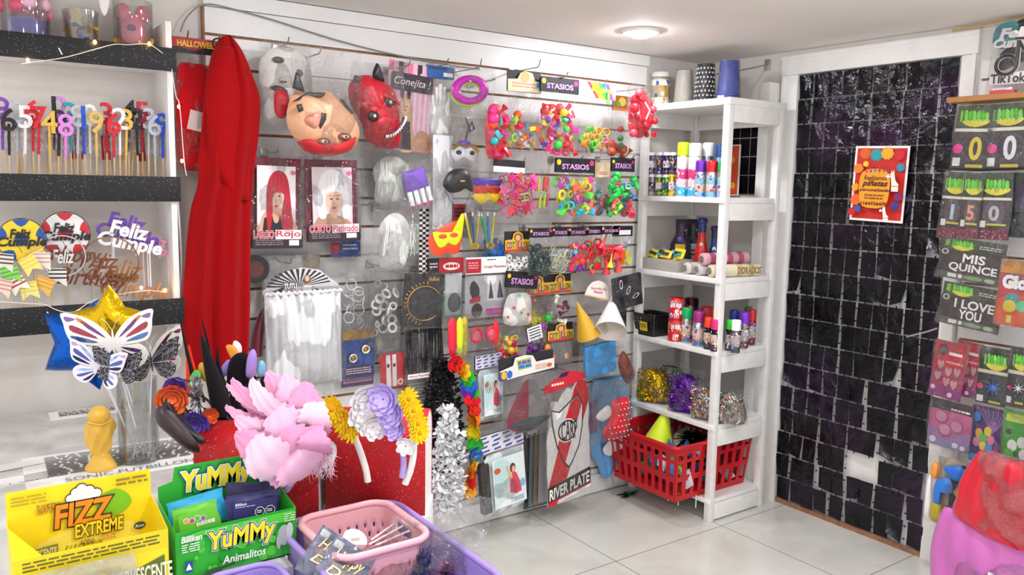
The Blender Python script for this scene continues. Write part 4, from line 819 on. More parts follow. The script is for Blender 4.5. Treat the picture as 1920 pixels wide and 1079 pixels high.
for i in range(5):
    F = pf(440 + 13 * i, 760 - 6 * i, .9); mb = MB(); mb.puff(smooth_pts(F.pts([(425 + 14 * i, 850), (432 + 14 * i, 730 - 4 * i), (442 + 14 * i, 720), (446 + 14 * i, 855)]), 3), .012, M(['1c191d', '2a2226', '17151a', '3a1a20', '222024'][i], 'cloth')); solo('felt_ear', mb, ['black felt ear just left of the pink feathers', 'charcoal felt ear behind the pink feathers', 'black felt ear partly behind feathers', 'dark maroon felt ear behind feathers', 'dark grey felt ear at the right behind feathers'][i], 'headband', F.P, (0, 0, ROT))
# ================================================================== goods hanging on the slat wall
def cloth_drape(name, label, cat, rows, d, depth, m, folds=5, fold=.02, seed=0, back=.02):
    """rows: (pixel y, pixel left, pixel right); closed cloth body with hanging folds"""
    r_ = random.Random(seed); ph = [r_.uniform(0, 6.3) for _ in range(6)]; c0 = rows[-1]; P = wy((c0[1] + c0[2]) / 2, c0[0], d); o = None
    R = [(wy((a + b) / 2, y, d).z - P.z, wy(a, y, d).x - P.x, wy(b, y, d).x - P.x) for y, a, b in rows]; R = smooth_pts(R, 4, False); n = len(R) - 1
    def fn(u, v):
        z, xa, xb = R[round(v * n)]; a = 2 * math.pi * u; c = math.cos(a); s_ = math.sin(a); wn = (xb - xa) / 2; x = (xa + xb) / 2 + wn * c
        pr = min(1, .25 + v * 1.2); f = fold * pr * (math.sin(folds * c * 2.2 + ph[0] + v * 1.5) + .5 * math.sin(folds * 1.9 * c * 2.2 + ph[1] - v * 2)) if s_ < 0 else 0
        t = min(depth, wn * .9); y = (t * s_ if s_ < 0 else back * s_) + f * (-s_ if s_ < 0 else 0)
        return (x, y, z)
    mb = MB(); mb.grid(fn, 64, n, m, True); return mb, P
# the red cape
RC = M('9c040a', 'cloth')
mb, P = cloth_drape('', '', '', [(66, 424, 433), (84, 406, 448), (110, 398, 462), (140, 390, 474), (182, 383, 487), (250, 377, 485), (300, 372, 478), (345, 371, 474), (400, 356, 470), (500, 346, 469), (600, 341, 468), (690, 352, 464)], .17, .045, RC, 3.2, .014, 4)
o = thing('red_cape', 'long red hooded cape hanging on the slat wall', 'costume', P); part('cloth', mb, o)
mb = MB(); f_ = lambda x, y: wy(x, y, .222) - P
def hoodfn(u, v):
    rws = [(66, 423, 434), (100, 402, 460), (140, 392, 474), (182, 390, 486), (250, 392, 482), (310, 398, 474), (376, 440, 470)]; q = v * 6; i = min(5, int(q)); t = q - i
    y = rws[i][0] * (1 - t) + rws[i + 1][0] * t; a = rws[i][1] * (1 - t) + rws[i + 1][1] * t; b = rws[i][2] * (1 - t) + rws[i + 1][2] * t
    p = f_(a + (b - a) * u, y); p.y += .035 * (2 * u - 1) ** 2 - .012 * math.sin(5 * u + 2 * v) + (.03 if v < .1 else 0); return p
mb.grid(hoodfn, 16, 24, RC); solid(part('hood', mb, o), .003)
mb = MB(); a = wy(408, 82, .17) - P; mb.torus(.016, .003, BLACK, T(a.x, -.0, a.z), 16, 6); part('hanging_loop', mb, o, 'black hanging loop')
hook(410, 78, .17, 'steel hook that carries the red cape')
# halloween pack
def hallo(w_, h_):
    c = Card(w_, h_, 'a51d22'); c.P([(0, .75), (.2, .6), (.5, .8), (.8, .55), (1, .7), (1, 1), (0, 1)], '1b1316'); c.t('HALLOWEEN', .2, .2, 1, .58, 'e8c62c', .03); return c
def hallofill(o, w_, h_, t):
    mb = MB(); mb.puff(smooth_pts([(-w_ * .42, h_ * .1), (-w_ * .46, h_ * .5), (-w_ * .4, h_ * .88), (0, h_ * .92), (w_ * .42, h_ * .86), (w_ * .45, h_ * .4), (w_ * .4, h_ * .08), (0, h_ * .04)], 3), .028, M('c21420', 'cloth')); part('red_garment', mb, o)
    c = Card(w_ * .7, h_ * .16, 'ded3d2'); part('label_card', c, o, loc=(.01, -.034, h_ * .36), rot=(0, D(12), 0))
pack('costume_pack', 'red costume in a clear bag with HALLOWEEN header beside the wall shelf', 'costume', (326, 72, 402, 330), .09, hallo, .11, 1.25, .05, hallofill)
hook(352, 70, .1, 'steel hook above the HALLOWEEN costume pack')
# masks
def bagtop(o, x, z, w_, h_, seed, t=.05, y=0., m=None): part('clear_bag', bag_mb(w_, h_, t, seed, m or CLEAR), o, loc=(x, y, z))
F = Face(538, 240, 1, -.12); LW = M('e4e1dc', 'latex')
o = thing('latex_mask', 'white ghost face latex mask with long red tongue in clear bag', 'mask', F.P)
G = lambda l: smooth_pts(F.pts(l), 3)
mb = MB(); mb.puff(G([(490, 120), (515, 96), (550, 92), (580, 112), (588, 150), (580, 200), (562, 228), (530, 238), (500, 232), (488, 205), (487, 160)]), .055, LW, 0, .2); part('face', mb, o)
for x, y, a, b in ((515, 121, 11, 6), (553, 141, 9, 8)):
    mb = MB(); p = F(x, y); mb.puff([(p[0] + q[0], p[1] + q[1]) for q in ellipse(0, 0, a * F.k, b * F.k, 16)], .008, M('66605f', 'latex'), -.046); mb.ball((p[0], -.05, p[1]), (.008, .004, .007), 'a8a4a4', 8); part('eye_socket', mb, o, 'dark eye socket')
mb = MB(); p = F(520, 157); mb.ball((p[0], -.058, p[1]), (.013, .012, .01), LW, 10); mb.ball((p[0] - .005, -.066, p[1] - .006), (.004, .004, .003), BLACK, 6); mb.ball((p[0] + .006, -.066, p[1] - .006), (.004, .004, .003), BLACK, 6); part('nose', mb, o)
mb = MB(); mb.puff(G([(498, 172), (515, 166), (535, 175), (530, 182), (512, 178)]), .006, M('4a3a3c', 'latex'), -.05); part('mouth', mb, o, 'dark open mouth')
mb = MB(); mb.puff(G([(507, 176), (529, 178), (532, 200), (524, 223), (512, 225), (504, 210)]), .014, M('cf3440', 'latex'), -.056); part('tongue', mb, o, 'long red tongue')
bagtop(o, 0, -.01, .19, .30, 11, .12); hook(540, 82, .12, 'steel hook that carries the white ghost mask')
F = Face(610, 292, 1, -.27); SK = M('d9a27c', 'latex')
o = thing('latex_mask', 'flesh coloured old man latex mask hanging upside down in clear bag', 'mask', F.P)
mb = MB(); mb.puff(G([(545, 190), (560, 178), (590, 182), (615, 172), (640, 190), (668, 215), (680, 245), (668, 275), (630, 288), (585, 284), (550, 262), (536, 230)]), .06, SK, 0, .25, wob=.002); part('face', mb, o)
mb = MB(); mb.puff(G([(560, 262), (600, 278), (650, 268), (674, 250), (664, 278), (630, 291), (585, 291), (560, 276)]), .066, M('c2242c', 'latex'), .004, .2); part('hat_band', mb, o, 'red hat at the bottom')
for l, nm, dy in (([(542, 175), (549, 146), (556, 150), (566, 182)], 'hair_tuft', -.03), ([(540, 200), (570, 180), (605, 178), (600, 188), (565, 192)], 'hairline', -.03), ([(580, 232), (592, 214), (600, 216), (600, 228), (588, 246)], 'eyebrow', -.058), ([(546, 205), (556, 202), (560, 214), (550, 218)], 'eyebrow', -.045), ([(632, 186), (642, 190), (660, 212), (652, 216)], 'hair_tuft', -.03)):
    mb = MB(); mb.puff(F.pts(l), .005, M('26201f', 'latex'), dy); part(nm, mb, o, 'black painted ' + nm.replace('_', ' '))
mb = MB(); mb.puff(G([(560, 228), (585, 212), (592, 224), (582, 246), (568, 240)]), .014, M('cf8670', 'latex'), -.052); part('nose', mb, o)
for x, y in ((595, 268), (636, 257)):
    mb = MB(); p = F(x, y); mb.puff([(p[0] + q[0], p[1] + q[1]) for q in ellipse(0, 0, 14 * F.k, 7 * F.k, 14)], .008, M('7a4630', 'latex'), -.054); mb.ball((p[0], -.062, p[1]), (.012, .006, .006), 'c9b7a2', 8); ey = part('eye', mb, o); mb = MB(); mb.ball((p[0], -.067, p[1]), (.004, .003, .004), '2a2022', 8); part('pupil', mb, ey, 'dark pupil')
bagtop(o, .01, -.005, .24, .36, 12, .14); hook(600, 100, .18, 'steel hook that carries the flesh coloured mask')
F = Face(708, 278, 1, -.19); RD = M('b81526', 'latex')
o = thing('latex_mask', 'red devil latex mask with black horns and white teeth in bag', 'mask', F.P)
mb = MB(); mb.puff(G([(652, 165), (668, 150), (695, 146), (725, 155), (745, 175), (752, 215), (758, 250), (748, 276), (715, 277), (684, 262), (676, 235), (656, 205), (650, 182)]), .06, RD, 0, .25, wob=.003); part('face', mb, o)
for pts in ([(692, 150), (698, 128), (704, 127), (716, 158)], [(654, 162), (656, 150), (664, 152), (668, 160)]): mb = MB(); mb.puff(G(pts), .015, M('1f1c1f', 'latex'), -.025); part('horn', mb, o, 'black horn')
for x, y in ((718, 195), (686, 222)):
    mb = MB(); p = F(x, y); mb.puff([(p[0] + q[0], p[1] + q[1]) for q in ellipse(0, 0, 12 * F.k, 10 * F.k, 14)], .008, M('2a1216', 'latex'), -.056); ey = part('eye_socket', mb, o, 'black eye socket'); mb = MB(); mb.ball((p[0], -.066, p[1]), (.006, .005, .006), 'dcd6d2', 8); part('eyeball', mb, ey, 'pale eyeball')
mb = MB(); tl = [(708, 258), (722, 254), (735, 244), (745, 230), (748, 221)]
mb.tube(smooth_pts([(F(*q)[0], -.062, F(*q)[1]) for q in tl], 3, False), .008, M('4a0c14', 'latex'), 6)
for q in smooth_pts(tl, 3, False): p = F(*q); mb.box((p[0], -.072, p[1]), (.006, .006, .011), M('ece8e2', 'latex'), None, .0015)
part('teeth', mb, o, 'row of white teeth')
for l, dy, t in (([(660, 196), (700, 196), (712, 206), (690, 214), (664, 208)], -.04, .014), ([(706, 176), (738, 190), (740, 200), (722, 190), (704, 186)], -.052, .012), ([(690, 228), (712, 214), (726, 226), (716, 244), (696, 246)], -.05, .016)): mb = MB(); mb.puff(G(l), t, RD, dy); part('brow_ridge' if t < .015 else 'snout', mb, o)
bagtop(o, .0, -.01, .21, .31, 13, .14); hook(768, 122, .2, 'steel hook above the pink bunny costume', .025)
# pink bunny costume card
def bunny(w_, h_):
    c = Card(w_, h_, 'f0b6cf')
    for i in range(5): c.R(.2 * i, 0, .2 * i + .1, .12, '2a1d24' if i % 2 else 'e8768f')
    for i in range(4): c.R(.55 + .11 * i, .1, .6 + .11 * i, .98, 'f7d6e4')
    c.R(.05, .12, .95, .32, '3a2a34'); c.t('Conejita !', .12, .17, .9, .28, 'f6eef2', .0, .25)
    c.P([(.25, .98), (.2, .6), (.3, .42), (.42, .36), (.52, .44), (.56, .7), (.62, .98)], 'c9a37c', 3); c.E(.38, .5, .1, 'e6bfa2', .08); c.P([(.27, .98), (.3, .66), (.5, .66), (.56, .98)], '2d2528'); c.P([(.22, .72), (.3, .62), (.34, .66), (.26, .84)], 'e2b798')
    for u in (.3, .44): c.P([(u - .03, .4), (u - .04, .3), (u, .26), (u + .04, .3), (u + .03, .4)], '2a2024', 2)
    c.E(.35, .49, .012, '3a2a28'); c.E(.41, .49, .012, '3a2a28'); c.E(.38, .54, .03, 'b8485c', .008); c.P([(.6, .98), (.64, .8), (.78, .74), (.96, .82), (.98, .98)], 'c89474', 2); c.lines(.05, .94, .5, .99, 2, '4a3a40', 2); return c
P, w_, h_ = py((720, 118, 808, 284), .1); o = thing('costume_pack', 'pink bunny costume card reading Conejita', 'costume', P, (0, D(4), 0)); part('printed_card', bunny(w_, h_), o); bagtop(o, 0, -.01, w_ * 1.08, h_ * 1.03, 14, .03)
# white gloves
def glovefill(c, fingers=5):
    def f(o, w_, h_, t):
        mb = MB(); W = w_ * .8; mb.puff(smooth_pts([(-W / 2, h_ * .04), (-W / 2, h_ * .5), (-W * .44, h_ * .62), (W * .44, h_ * .62), (W / 2, h_ * .5), (W / 2, h_ * .04)], 2), .008, M(c, 'cloth'))
        for i in range(5): x = -W * .4 + W * .2 * i; hh = h_ * (.72, .86, .92, .88, .78)[i]; mb.tube([(x, 0, h_ * .55), (x, -.002, hh - .004), (x, 0, hh)], [W * .1, W * .095, W * .03], M(c, 'cloth'), 8)
        part('gloves', mb, o)
    return f
def hd(bgc, txt, tc, extra=None, acc=None, tb=.03, shear=0., out=None):
    def f(w_, h_):
        c = Card(w_, h_, bgc)
        if acc:
            for i, a in enumerate(acc): c.E(.08 + .84 * (i % 2), .3 + .18 * (i // 2), .055, a)
        if txt: c.t(txt, .16, .42, .84, .76, tc, tb, shear, out, .05)
        if extra: extra(c)
        return c
    return f
pack('glove_pack', 'short white gloves under a blue header card', 'gloves', (802, 124, 848, 256), .1, hd('2b5c9c', '', 'fff', lambda c: (c.R(.6, .5, .95, .8, 'eef1f4'), c.R(.05, .1, .95, .3, '1c3f78'))), .18, 1.1, .02, glovefill('f0eeea'))
hook(838, 120, .12, 'steel hook that carries the white gloves')
pack('glove_pack', 'long pale grey glove in a plain bag below the white gloves', 'gloves', (806, 250, 852, 434), .13, None, t=.018, filler=lambda o, w_, h_, t: (lambda mb: (mb.box((0, 0, h_ * .5), (w_ * .8, .008, h_ * .96), M('d9d8da', 'satin'), None, .003), part('glove', mb, o)))(MB()))
# neon oval glasses
def eyeframe(o, cx, cz, rx, rz, c, y=-.006, th=.006, name='mask'):
    mb = MB(); mb.torus(1, .3, M(c), T(cx, y, cz) @ Matrix.Diagonal((rx, .02, rz, 1)), 26, 8); part(name, mb, o)
P, w_, h_ = py((843, 132, 915, 300), .17); o = thing('glasses_pack', 'magenta and lime oval party glasses in clear bag', 'glasses', P); k = mpp(P)
mb = MB(); X = T(.0, -.006, h_ - .075) @ RY(D(-8)); mb.torus(1, .32, M('b3139c'), X @ Matrix.Diagonal((.066, .022, .043, 1)), 26, 8); part('rim', mb, o, 'magenta rim')
mb = MB(); X = T(0, .002, h_ - .084) @ RY(D(-8)); mb.torus(1, .3, M('b6dc1e'), X @ Matrix.Diagonal((.066, .03, .044, 1)), 26, 8); part('lower_rim', mb, o, 'lime rim'); bagtop(o, .01, h_ * .38, w_ * 1.2, h_ * .66, 15, .03)
hook(900, 126, .2, 'steel hook that carries the oval party glasses', .03)
def venetian(o, w_, h_, t):
    mb = MB(); pts = smooth_pts([(-w_ * .45, h_ * .3), (-w_ * .2, h_ * .42), (0, h_ * .36), (w_ * .25, h_ * .4), (w_ * .46, h_ * .28), (w_ * .3, h_ * .1), (.0, h_ * .18), (-w_ * .3, h_ * .1)], 3); mb.puff(pts, .01, M('e8e2e6', 'satin')); part('half_mask', mb, o)
    for sx in (-.22, .22):
        mb = MB(); mb.puff(ellipse(sx * w_, h_ * .27, w_ * .1, h_ * .045, 14), .004, M('1c171c'), -.008); part('eye_hole', mb, o)
    mb = MB(); mb.tube([(-w_ * .44, -.01, h_ * .33), (-w_ * .2, -.012, h_ * .44), (0, -.012, h_ * .38), (w_ * .25, -.012, h_ * .42), (w_ * .44, -.01, h_ * .3)], .005, M('c8982c', 'metal'), 6); mb.puff(smooth_pts([(-w_ * .3, h_ * .42), (-w_ * .1, h_ * .5), (w_ * .2, h_ * .46), (w_ * .1, h_ * .38)], 3), .01, M('6a3aa8', 'satin'), -.006); part('trim', mb, o, 'gold and purple trim')
    mb = MB(); mb.tube([(0, 0, h_ * .4), (.01, -.01, h_ * .7), (w_ * .2, -.012, h_ * .85), (w_ * .3, -.006, h_ * .72), (.02, -.01, h_ * .66), (.0, -.008, h_ * .92)], .004, M('3a2d48', 'satin'), 6); part('ribbon', mb, o, 'dark ribbon')
pack('mask_pack', 'purple and gold half mask with dark ribbon in clear bag', 'mask', (843, 212, 898, 314), .14, filler=venetian, t=.04)
hook(926, 150, .18, 'dark hook beside the red blower bag', .0)
NEON = ['ff5a1e', 'f2e81e', '35d63a', 'f0268c', '2cc0e8', 'e81e30', '9a3ad8']
def fl(kinds, cols, n, size, reg=(.08, .05, .92, .6), seed=0): return lambda o, w_, h_, t: fill(o, w_, h_, t, kinds, cols, n, size, reg, seed)
def redbag(o, w_, h_, t):
    mb = MB(); mb.puff(smooth_pts([(-w_ * .4, h_ * .1), (-w_ * .42, h_ * .8), (0, h_ * .96), (w_ * .42, h_ * .75), (w_ * .36, h_ * .06), (0, h_ * .02)], 3), .016, M('d8142e', 'satin')); part('balloons', mb, o)
    fill(o, w_, h_, t, ['horn', 'ball', 'block'], ['e8206c', 'f03a8c', 'c8102a', '8a3ac8', '2ab4b8', 'f05a28'], 12, .024, (.1, .1, .9, .9), 4, -.018)
pack('balloon_pack', 'long bag of red and pink balloons', 'balloons', (908, 190, 952, 300), .19, filler=redbag, t=.05)
STA = lambda nm='STASIOS', tc='d7a3d6': hd('17151b', nm, tc, None, ['e8c024', 'd8306c'], .02, 0, '5a2a6a')
def animalhd(w_, h_):
    c = Card(w_, h_, 'ecd9ae', outline=[(0, 1), (1, .98), (1, .5), (.8, .42), (.72, .08), (.5, 0), (.36, .12), (.28, .4), (0, .45)]); c.lines(.12, .58, .88, .85, 2, 'd88a86', 4); c.E(.5, .3, .13, 'd9b878'); c.E(.88, .62, .06, '4aa0d8'); return c
MIX = ['ball', 'ring', 'horn', 'block', 'car', 'whistle', 'star']
pack('toy_pack', 'bag with orange ball and small toys under a cream header', 'toys', (952, 133, 1012, 286), .17, animalhd, .26, 1.05, .05, lambda o, w_, h_, t: (part('ball', piece('ball', 'f0561e'), o, loc=(-w_ * .22, -.005, h_ * .62), scale=.036), fill(o, w_, h_, t, MIX, ['f07a1e', 'e82c5c', '4a9ae0', 'f0c82c', 'e8e4e0', 'f0541e', '9ad83c'], 20, .02, (.1, .06, .9, .55), 3)))
hook(1010, 126, .2, 'long angled hook above the cream header', .03)
pack('toy_pack', 'black header bag packed with red, pink and green little toys, top row', 'toys', (1015, 146, 1080, 292), .19, STA('STASIOS'), .19, 1.1, .06, fl(MIX, ['f0262c', 'f0268c', 'ee2a3c', 'f4581e', '3ad04a', 'f2e03a', '7a3ad0', 'f03a60', 'f0266c'], 44, .021, (.06, .04, .94, .8), 5))
hook(1062, 144, .21, 'steel hook that carries the first black header bag of the top row', .02)
def rainb(w_, h_):
    c = Card(w_, h_, 'f2eef0')
    for i, cc in enumerate(('e8283c', 'f2b41e', 'f2e41e', '3cc03a', '2a8ad8', '8a3ac0')): c.P([(.2 + .1 * i, 0), (.3 + .1 * i, 0), (.55 + .08 * i, 1), (.47 + .08 * i, 1)], cc)
    c.lines(.35, .35, .9, .6, 1, 'f4e11e', 4, .9); return c
def springs(o, w_, h_, t):
    for i in range(9): part('spring', piece('coil', ['f6a21e', 'f2c01e', 'f6b41e', '6ad03a'][i % 4] if i != 2 else '58d03a'), o, loc=(w_ * (-.3 + .075 * i), -.01 + .004 * (i % 3), h_ * (.2 + .12 * (i % 3))), rot=(0, .3 * i, .5 - .1 * i), scale=.046)
    fill(o, w_, h_, t, ['horn', 'ball'], ['f0503c', '46c83c', 'f06a9c'], 6, .02, (.1, .04, .8, .3), 2)
pack('toy_pack', 'bag of orange coil springs with rainbow header', 'toys', (1080, 155, 1147, 294), .19, rainb, .2, 1.05, .05, springs, tilt=2); hook(1136, 158, .21, 'white tipped hook that carries the orange springs', .02)
solo('hang_strip', (lambda c: (c.R(.2, .1, .8, .9, '8ae84c'), c)[1])(Card(.02, .055, '5cd02c', .002, 'pl')), 'narrow lime green hang strip in the top row', 'tag', py((1137, 167, 1145, 194), .2)[0], (0, 0, D(20)))
pack('toy_pack', 'red and green ball toy bag hanging under a small brown header', 'toys', (1146, 180, 1182, 294), .13, hd('7a4a1e', '', 'fff', lambda c: (c.E(.5, .4, .2, 'd8963c', .3), c.E(.3, .6, .12, '4a7a2c'), c.R(0, .85, 1, 1, 'd8602c'))), .24, .9, .05, lambda o, w_, h_, t: (part('ball', piece('ball', 'c81e2c'), o, loc=(0, 0, h_ * .6), scale=.03), part('ball', piece('ball', '2c9a4a'), o, loc=(.0, 0, h_ * .4), scale=.03), part('ball', piece('ball', '2a8a44'), o, loc=(.005, 0, h_ * .25), scale=.026), fill(o, w_, h_, t, ['ball', 'horn'], ['b8321e', 'c8502c'], 8, .026, (.05, .04, .95, .3), 3)))
def redblow(o, w_, h_, t):
    mb = MB(); mb.puff(smooth_pts([(-w_ * .45, h_ * .25), (-w_ * .4, h_ * .6), (-w_ * .2, h_ * .85), (w_ * .1, h_ * .9), (w_ * .4, h_ * .65), (w_ * .46, h_ * .3), (.1 * w_, h_ * .04), (-w_ * .3, h_ * .08)], 3), .026, M('e01c30', 'satin')); part('balloons', mb, o); fill(o, w_, h_, t, ['ball', 'horn'], ['e8283c', 'd8142c', 'f04a5c'], 18, .022, (.08, .08, .9, .85), 6, -.024)
    mb = MB(); mb.tube([(-.015, -.042, h_ * .66), (.012, -.046, h_ * .52), (-.005, -.042, h_ * .36)], .0035, M('f4efec'), 5); part('ribbon', mb, o, 'white ribbon')
pack('balloon_pack', 'bag of bright red balloons with white ribbon beside the white shelf', 'balloons', (1175, 158, 1226, 262), .26, filler=redblow, t=.07); hook(1212, 165, .28, 'steel hook beside the white shelf, with the red balloons', .02)
# wig packs
def glitterbg(c, n, seed, cols=('8a2a44', 'c8a08a', '5a3a40', 'd8c8b8', 'b8485c')):
    r_ = random.Random(seed)
    for _ in range(n): u = r_.random(); v = r_.random(); c.R(u - .012, v - .008, u + .012, v + .008, r_.choice(cols)) if (u < .12 or u > .88 or v < .08) and .015 < u < .985 and v > .02 else None
def wigcard(long, hair, hair2, bgc, t1, t2):
    def f(w_, h_):
        c = Card(w_, h_, '7a2a3c'); glitterbg(c, 260, 3); c.R(.1, .09, .86, .82, bgc)
        if long: c.P([(.12, .82), (.15, .72), (.3, .56), (.68, .56), (.84, .7), (.86, .82)], 'd9a68c', 2); c.P([(.2, .82), (.24, .66), (.55, .62), (.62, .82)], '1c171b')
        else: c.P([(.1, .8), (.2, .7), (.4, .66), (.7, .7), (.86, .8), (.86, .82), (.1, .82)], 'b98a72')
        if long: hp = [(.3, .78), (.28, .5), (.3, .3), (.4, .17), (.55, .14), (.68, .2), (.74, .36), (.78, .6), (.8, .78), (.6, .78), (.58, .6), (.62, .4), (.42, .4), (.4, .6), (.36, .78)]
        else: hp = [(.2, .68), (.2, .4), (.26, .2), (.42, .12), (.6, .14), (.74, .26), (.8, .48), (.8, .7), (.66, .7), (.66, .42), (.36, .42), (.35, .7)]
        fx = .47 if long else .51; fy = .4 if long else .46; c.P(ellipse_uv(fx, fy, .13 if long else .17, .17 if long else .2), 'e0b59c'); c.P(ellipse_uv(fx, .62, .07, .1), 'd5a488')
        c.P(hp, hair, 3)
        for i in range(5): u = .36 + .07 * i; c.P([(u + .02, .2), (u + .03, .19), (u + .012 + .012 * i, .37), (u + .006 + .012 * i, .37)], hair2)
        for s_ in (-1, 1): c.P([(fx + s_ * .03, fy + .02), (fx + s_ * .06, fy + .005), (fx + s_ * .09, fy + .02), (fx + s_ * .06, fy + .03)], '3a2624'); c.P([(fx + s_ * .02, fy - .02), (fx + s_ * .1, fy - .03), (fx + s_ * .1, fy - .02)], '6a4a40')
        c.P([(fx - .01, fy + .03), (fx + .012, fy + .09), (fx - .014, fy + .09)], 'c8967c'); c.P([(fx - .04, fy + .125), (fx, fy + .112), (fx + .04, fy + .125), (fx, fy + .145)], 'b23a44')
        c.R(.0, .85, 1, 1, '2c1a22'); c.t(t1, .03, .8, .42, .885, 'd2203c', .02, 0, 'f6eef0', .035); c.R(.45, .79, .97, .895, 'f3e6e8'); c.t(t2, .47, .8, .95, .885, 'd2203c', .015); c.lines(.06, .9, .6, .97, 3, '8a7a80', 4); c.R(.72, .905, .92, .965, 'e8e4e4'); c.E(.8, .16, .05, 'd86a8c', .025); return c
    return f
def ellipse_uv(u, v, ru, rv, n=22): return [(u + ru * math.cos(2 * math.pi * i / n), v + rv * math.sin(2 * math.pi * i / n)) for i in range(n)]
for box, long, h1, h2, b_, t1, t2, lab, tl in (((468, 296, 563, 466), True, 'b8142e', 'd83a52', 'efe6e8', 'LARGO', 'Rojo', 'packed long red wig, picture of a woman with red hair', 1), ((574, 300, 672, 452), False, 'e6e2e2', 'c9c4c4', 'd8c8cc', 'CORTO', 'Platinado', 'packed short platinum wig, picture of a woman with white hair', -1)):
    P, w_, h_ = py(box, .13); o = thing('wig_pack', lab, 'wig', P, (0, D(tl), 0), 'boxed wigs'); part('printed_card', wigcard(long, h1, h2, b_, t1, t2)(w_, h_), o)
    bagtop(o, w_ * .04, -.008, w_ * 1.2, h_ * 1.16, int(box[0]), .045, .004); mb = MB(); mb.box((w_ * .5, .01, h_ * .45), (.02, .03, h_ * .86), M('e4dcdc', 'clear', .1), None, .004); part('clear_edge', mb, o)
hook(522, 285, .15, 'steel hook behind the long red wig pack'); hook(625, 292, .15, 'steel hook behind the platinum wig pack')
# loose white wigs, banknote, check cord
for box, d, lab, c in (((688, 286, 772, 388), .09, 'fluffy white wig in clear bag, upper one under the devil mask', 'dfe0d8'), ((698, 392, 768, 508), .2, 'white wig folded in clear bag, lower one beside the banknote', 'e6e6e2')):
    P, w_, h_ = py(box, d); o = thing('wig_pack', lab, 'wig', P, (0, D(6), 0), 'bagged white wigs'); mb = MB(); pts = smooth_pts([(-w_ * .3, .01), (-w_ * .36, h_ * .4), (-w_ * .44, h_ * .66), (-w_ * .2, h_ * .9), (w_ * .15, h_ * .92), (w_ * .42, h_ * .68), (w_ * .36, h_ * .3), (w_ * .3, .012)], 3)
    mb.puff(pts, .045, M(c, 'cloth'), 0, .4, wob=.003, seed=3); part('hair', mb, o); mb = MB(); r_ = random.Random(7)
    for i in range(90): a = r_.uniform(-.4, .4) * w_; mb.tube([(a, -.044, h_ * r_.uniform(.5, .85)), (a + r_.uniform(-.01, .01), -.047, h_ * r_.uniform(.2, .5))], .0012, M(c, 'cloth'), 3)
    part('strands', mb, o); bagtop(o, 0, -.01, w_ * 1.25, h_ * 1.2, int(box[0] + box[1]), .1)
hook(692, 385, .14, 'steel hook with square end left of the upper white wig', .012); hook(748, 394, .2, 'steel hook that carries the lower white wig')
c = Card(.062, .115, 'cfd9c8'); c.R(.08, .05, .92, .95, '8aa088'); c.R(.14, .08, .86, .92, 'b9c9b2'); c.E(.5, .5, .2, '7c9478', .17); c.E(.5, .5, .16, 'a8bba2', .14); c.E(.5, .48, .08, '6c8468', .06); c.t('100', .35, .1, .65, .16, '5a7258', .03); c.t('100', .35, .84, .65, .9, '5a7258', .03)
P, w_, h_ = py((755, 397, 788, 476), .11); o = thing('banknote_pack', 'packed green toy banknotes marked 100', 'play money', P); part('banknote', c, o); bagtop(o, 0, -.008, .072, .14, 6, .012)
P, w_, h_ = py((786, 392, 804, 516), .1); o = thing('check_garland', 'black and white checked strip hanging beside the banknotes', 'garland', P); c = Card(w_, h_, 'eceae6')
for j in range(26):
    for i in range(3):
        if (i + j) % 2 == 0: c.k = 1; c.R(i / 3, j / 26, (i + 1) / 3, (j + 1) / 26, '1b191c')
part('strip', c, o)
P, w_, h_ = py((765, 312, 818, 388), .16); o = thing('glove_pack', 'purple and white long-nail gloves, tilted bag', 'gloves', P, (0, D(-16), 0)); mb = MB(); mb.puff([(-w_ * .4, h_ * .4), (-w_ * .4, h_ * .95), (w_ * .4, h_ * .95), (w_ * .4, h_ * .4)], .01, M('7a4fb8', 'satin')); part('printed_insert', mb, o)
for i in range(4): x = -w_ * .34 + w_ * .22 * i; mb = MB(); mb.tube([(x, -.004, h_ * .45), (x, -.006, h_ * .1)], w_ * .085, M('efecee', 'satin'), 8); fg = part('finger', mb, o); mb = MB(); mb.ball((x, -.008, h_ * .06), (w_ * .05, .005, h_ * .06), 'd83a78', 8); part('nail', mb, fg, 'pink nail')
bagtop(o, 0, -.006, w_ * 1.2, h_ * 1.15, 16, .03)
# black eye patch mask with elastic
F = Face(860, 365, 1, -.2); o = thing('domino_mask', 'shiny black eye mask with thin elastic', 'mask', F.P)
mb = MB(); mb.puff(G([(826, 345), (836, 326), (856, 317), (880, 320), (891, 340), (892, 360), (876, 354), (862, 360), (842, 362), (830, 354)]), .02, M('131115', 'satin')); part('mask_shell', mb, o)
mb = MB(); mb.tube(smooth_pts([(F(*q)[0], -.004, F(*q)[1]) for q in ((830, 358), (842, 378), (852, 388), (872, 384), (881, 368), (884, 356))], 4, False), .0012, BLACK, 5); part('elastic', mb, o)
mb = MB(); p = F(862, 340); mb.ball((p[0], -.022, p[1]), (.012, .003, .004), 'b89a4a', 8); part('emblem', mb, o, 'small gold emblem')
pack('sticker_pack', 'small red packet with black lettering behind the black mask', 'packet', (849, 383, 873, 442), .06, hd('b8202a', '', '1c1214', lambda c: c.lines(.1, .2, .9, .8, 3, '1c1214', 5, .7)), .55, 1, .02, lambda o, w_, h_, t: fill(o, w_, h_, t, ['block'], ['7a7668', '8a8678'], 3, .02, (.1, .1, .9, .8), 2))
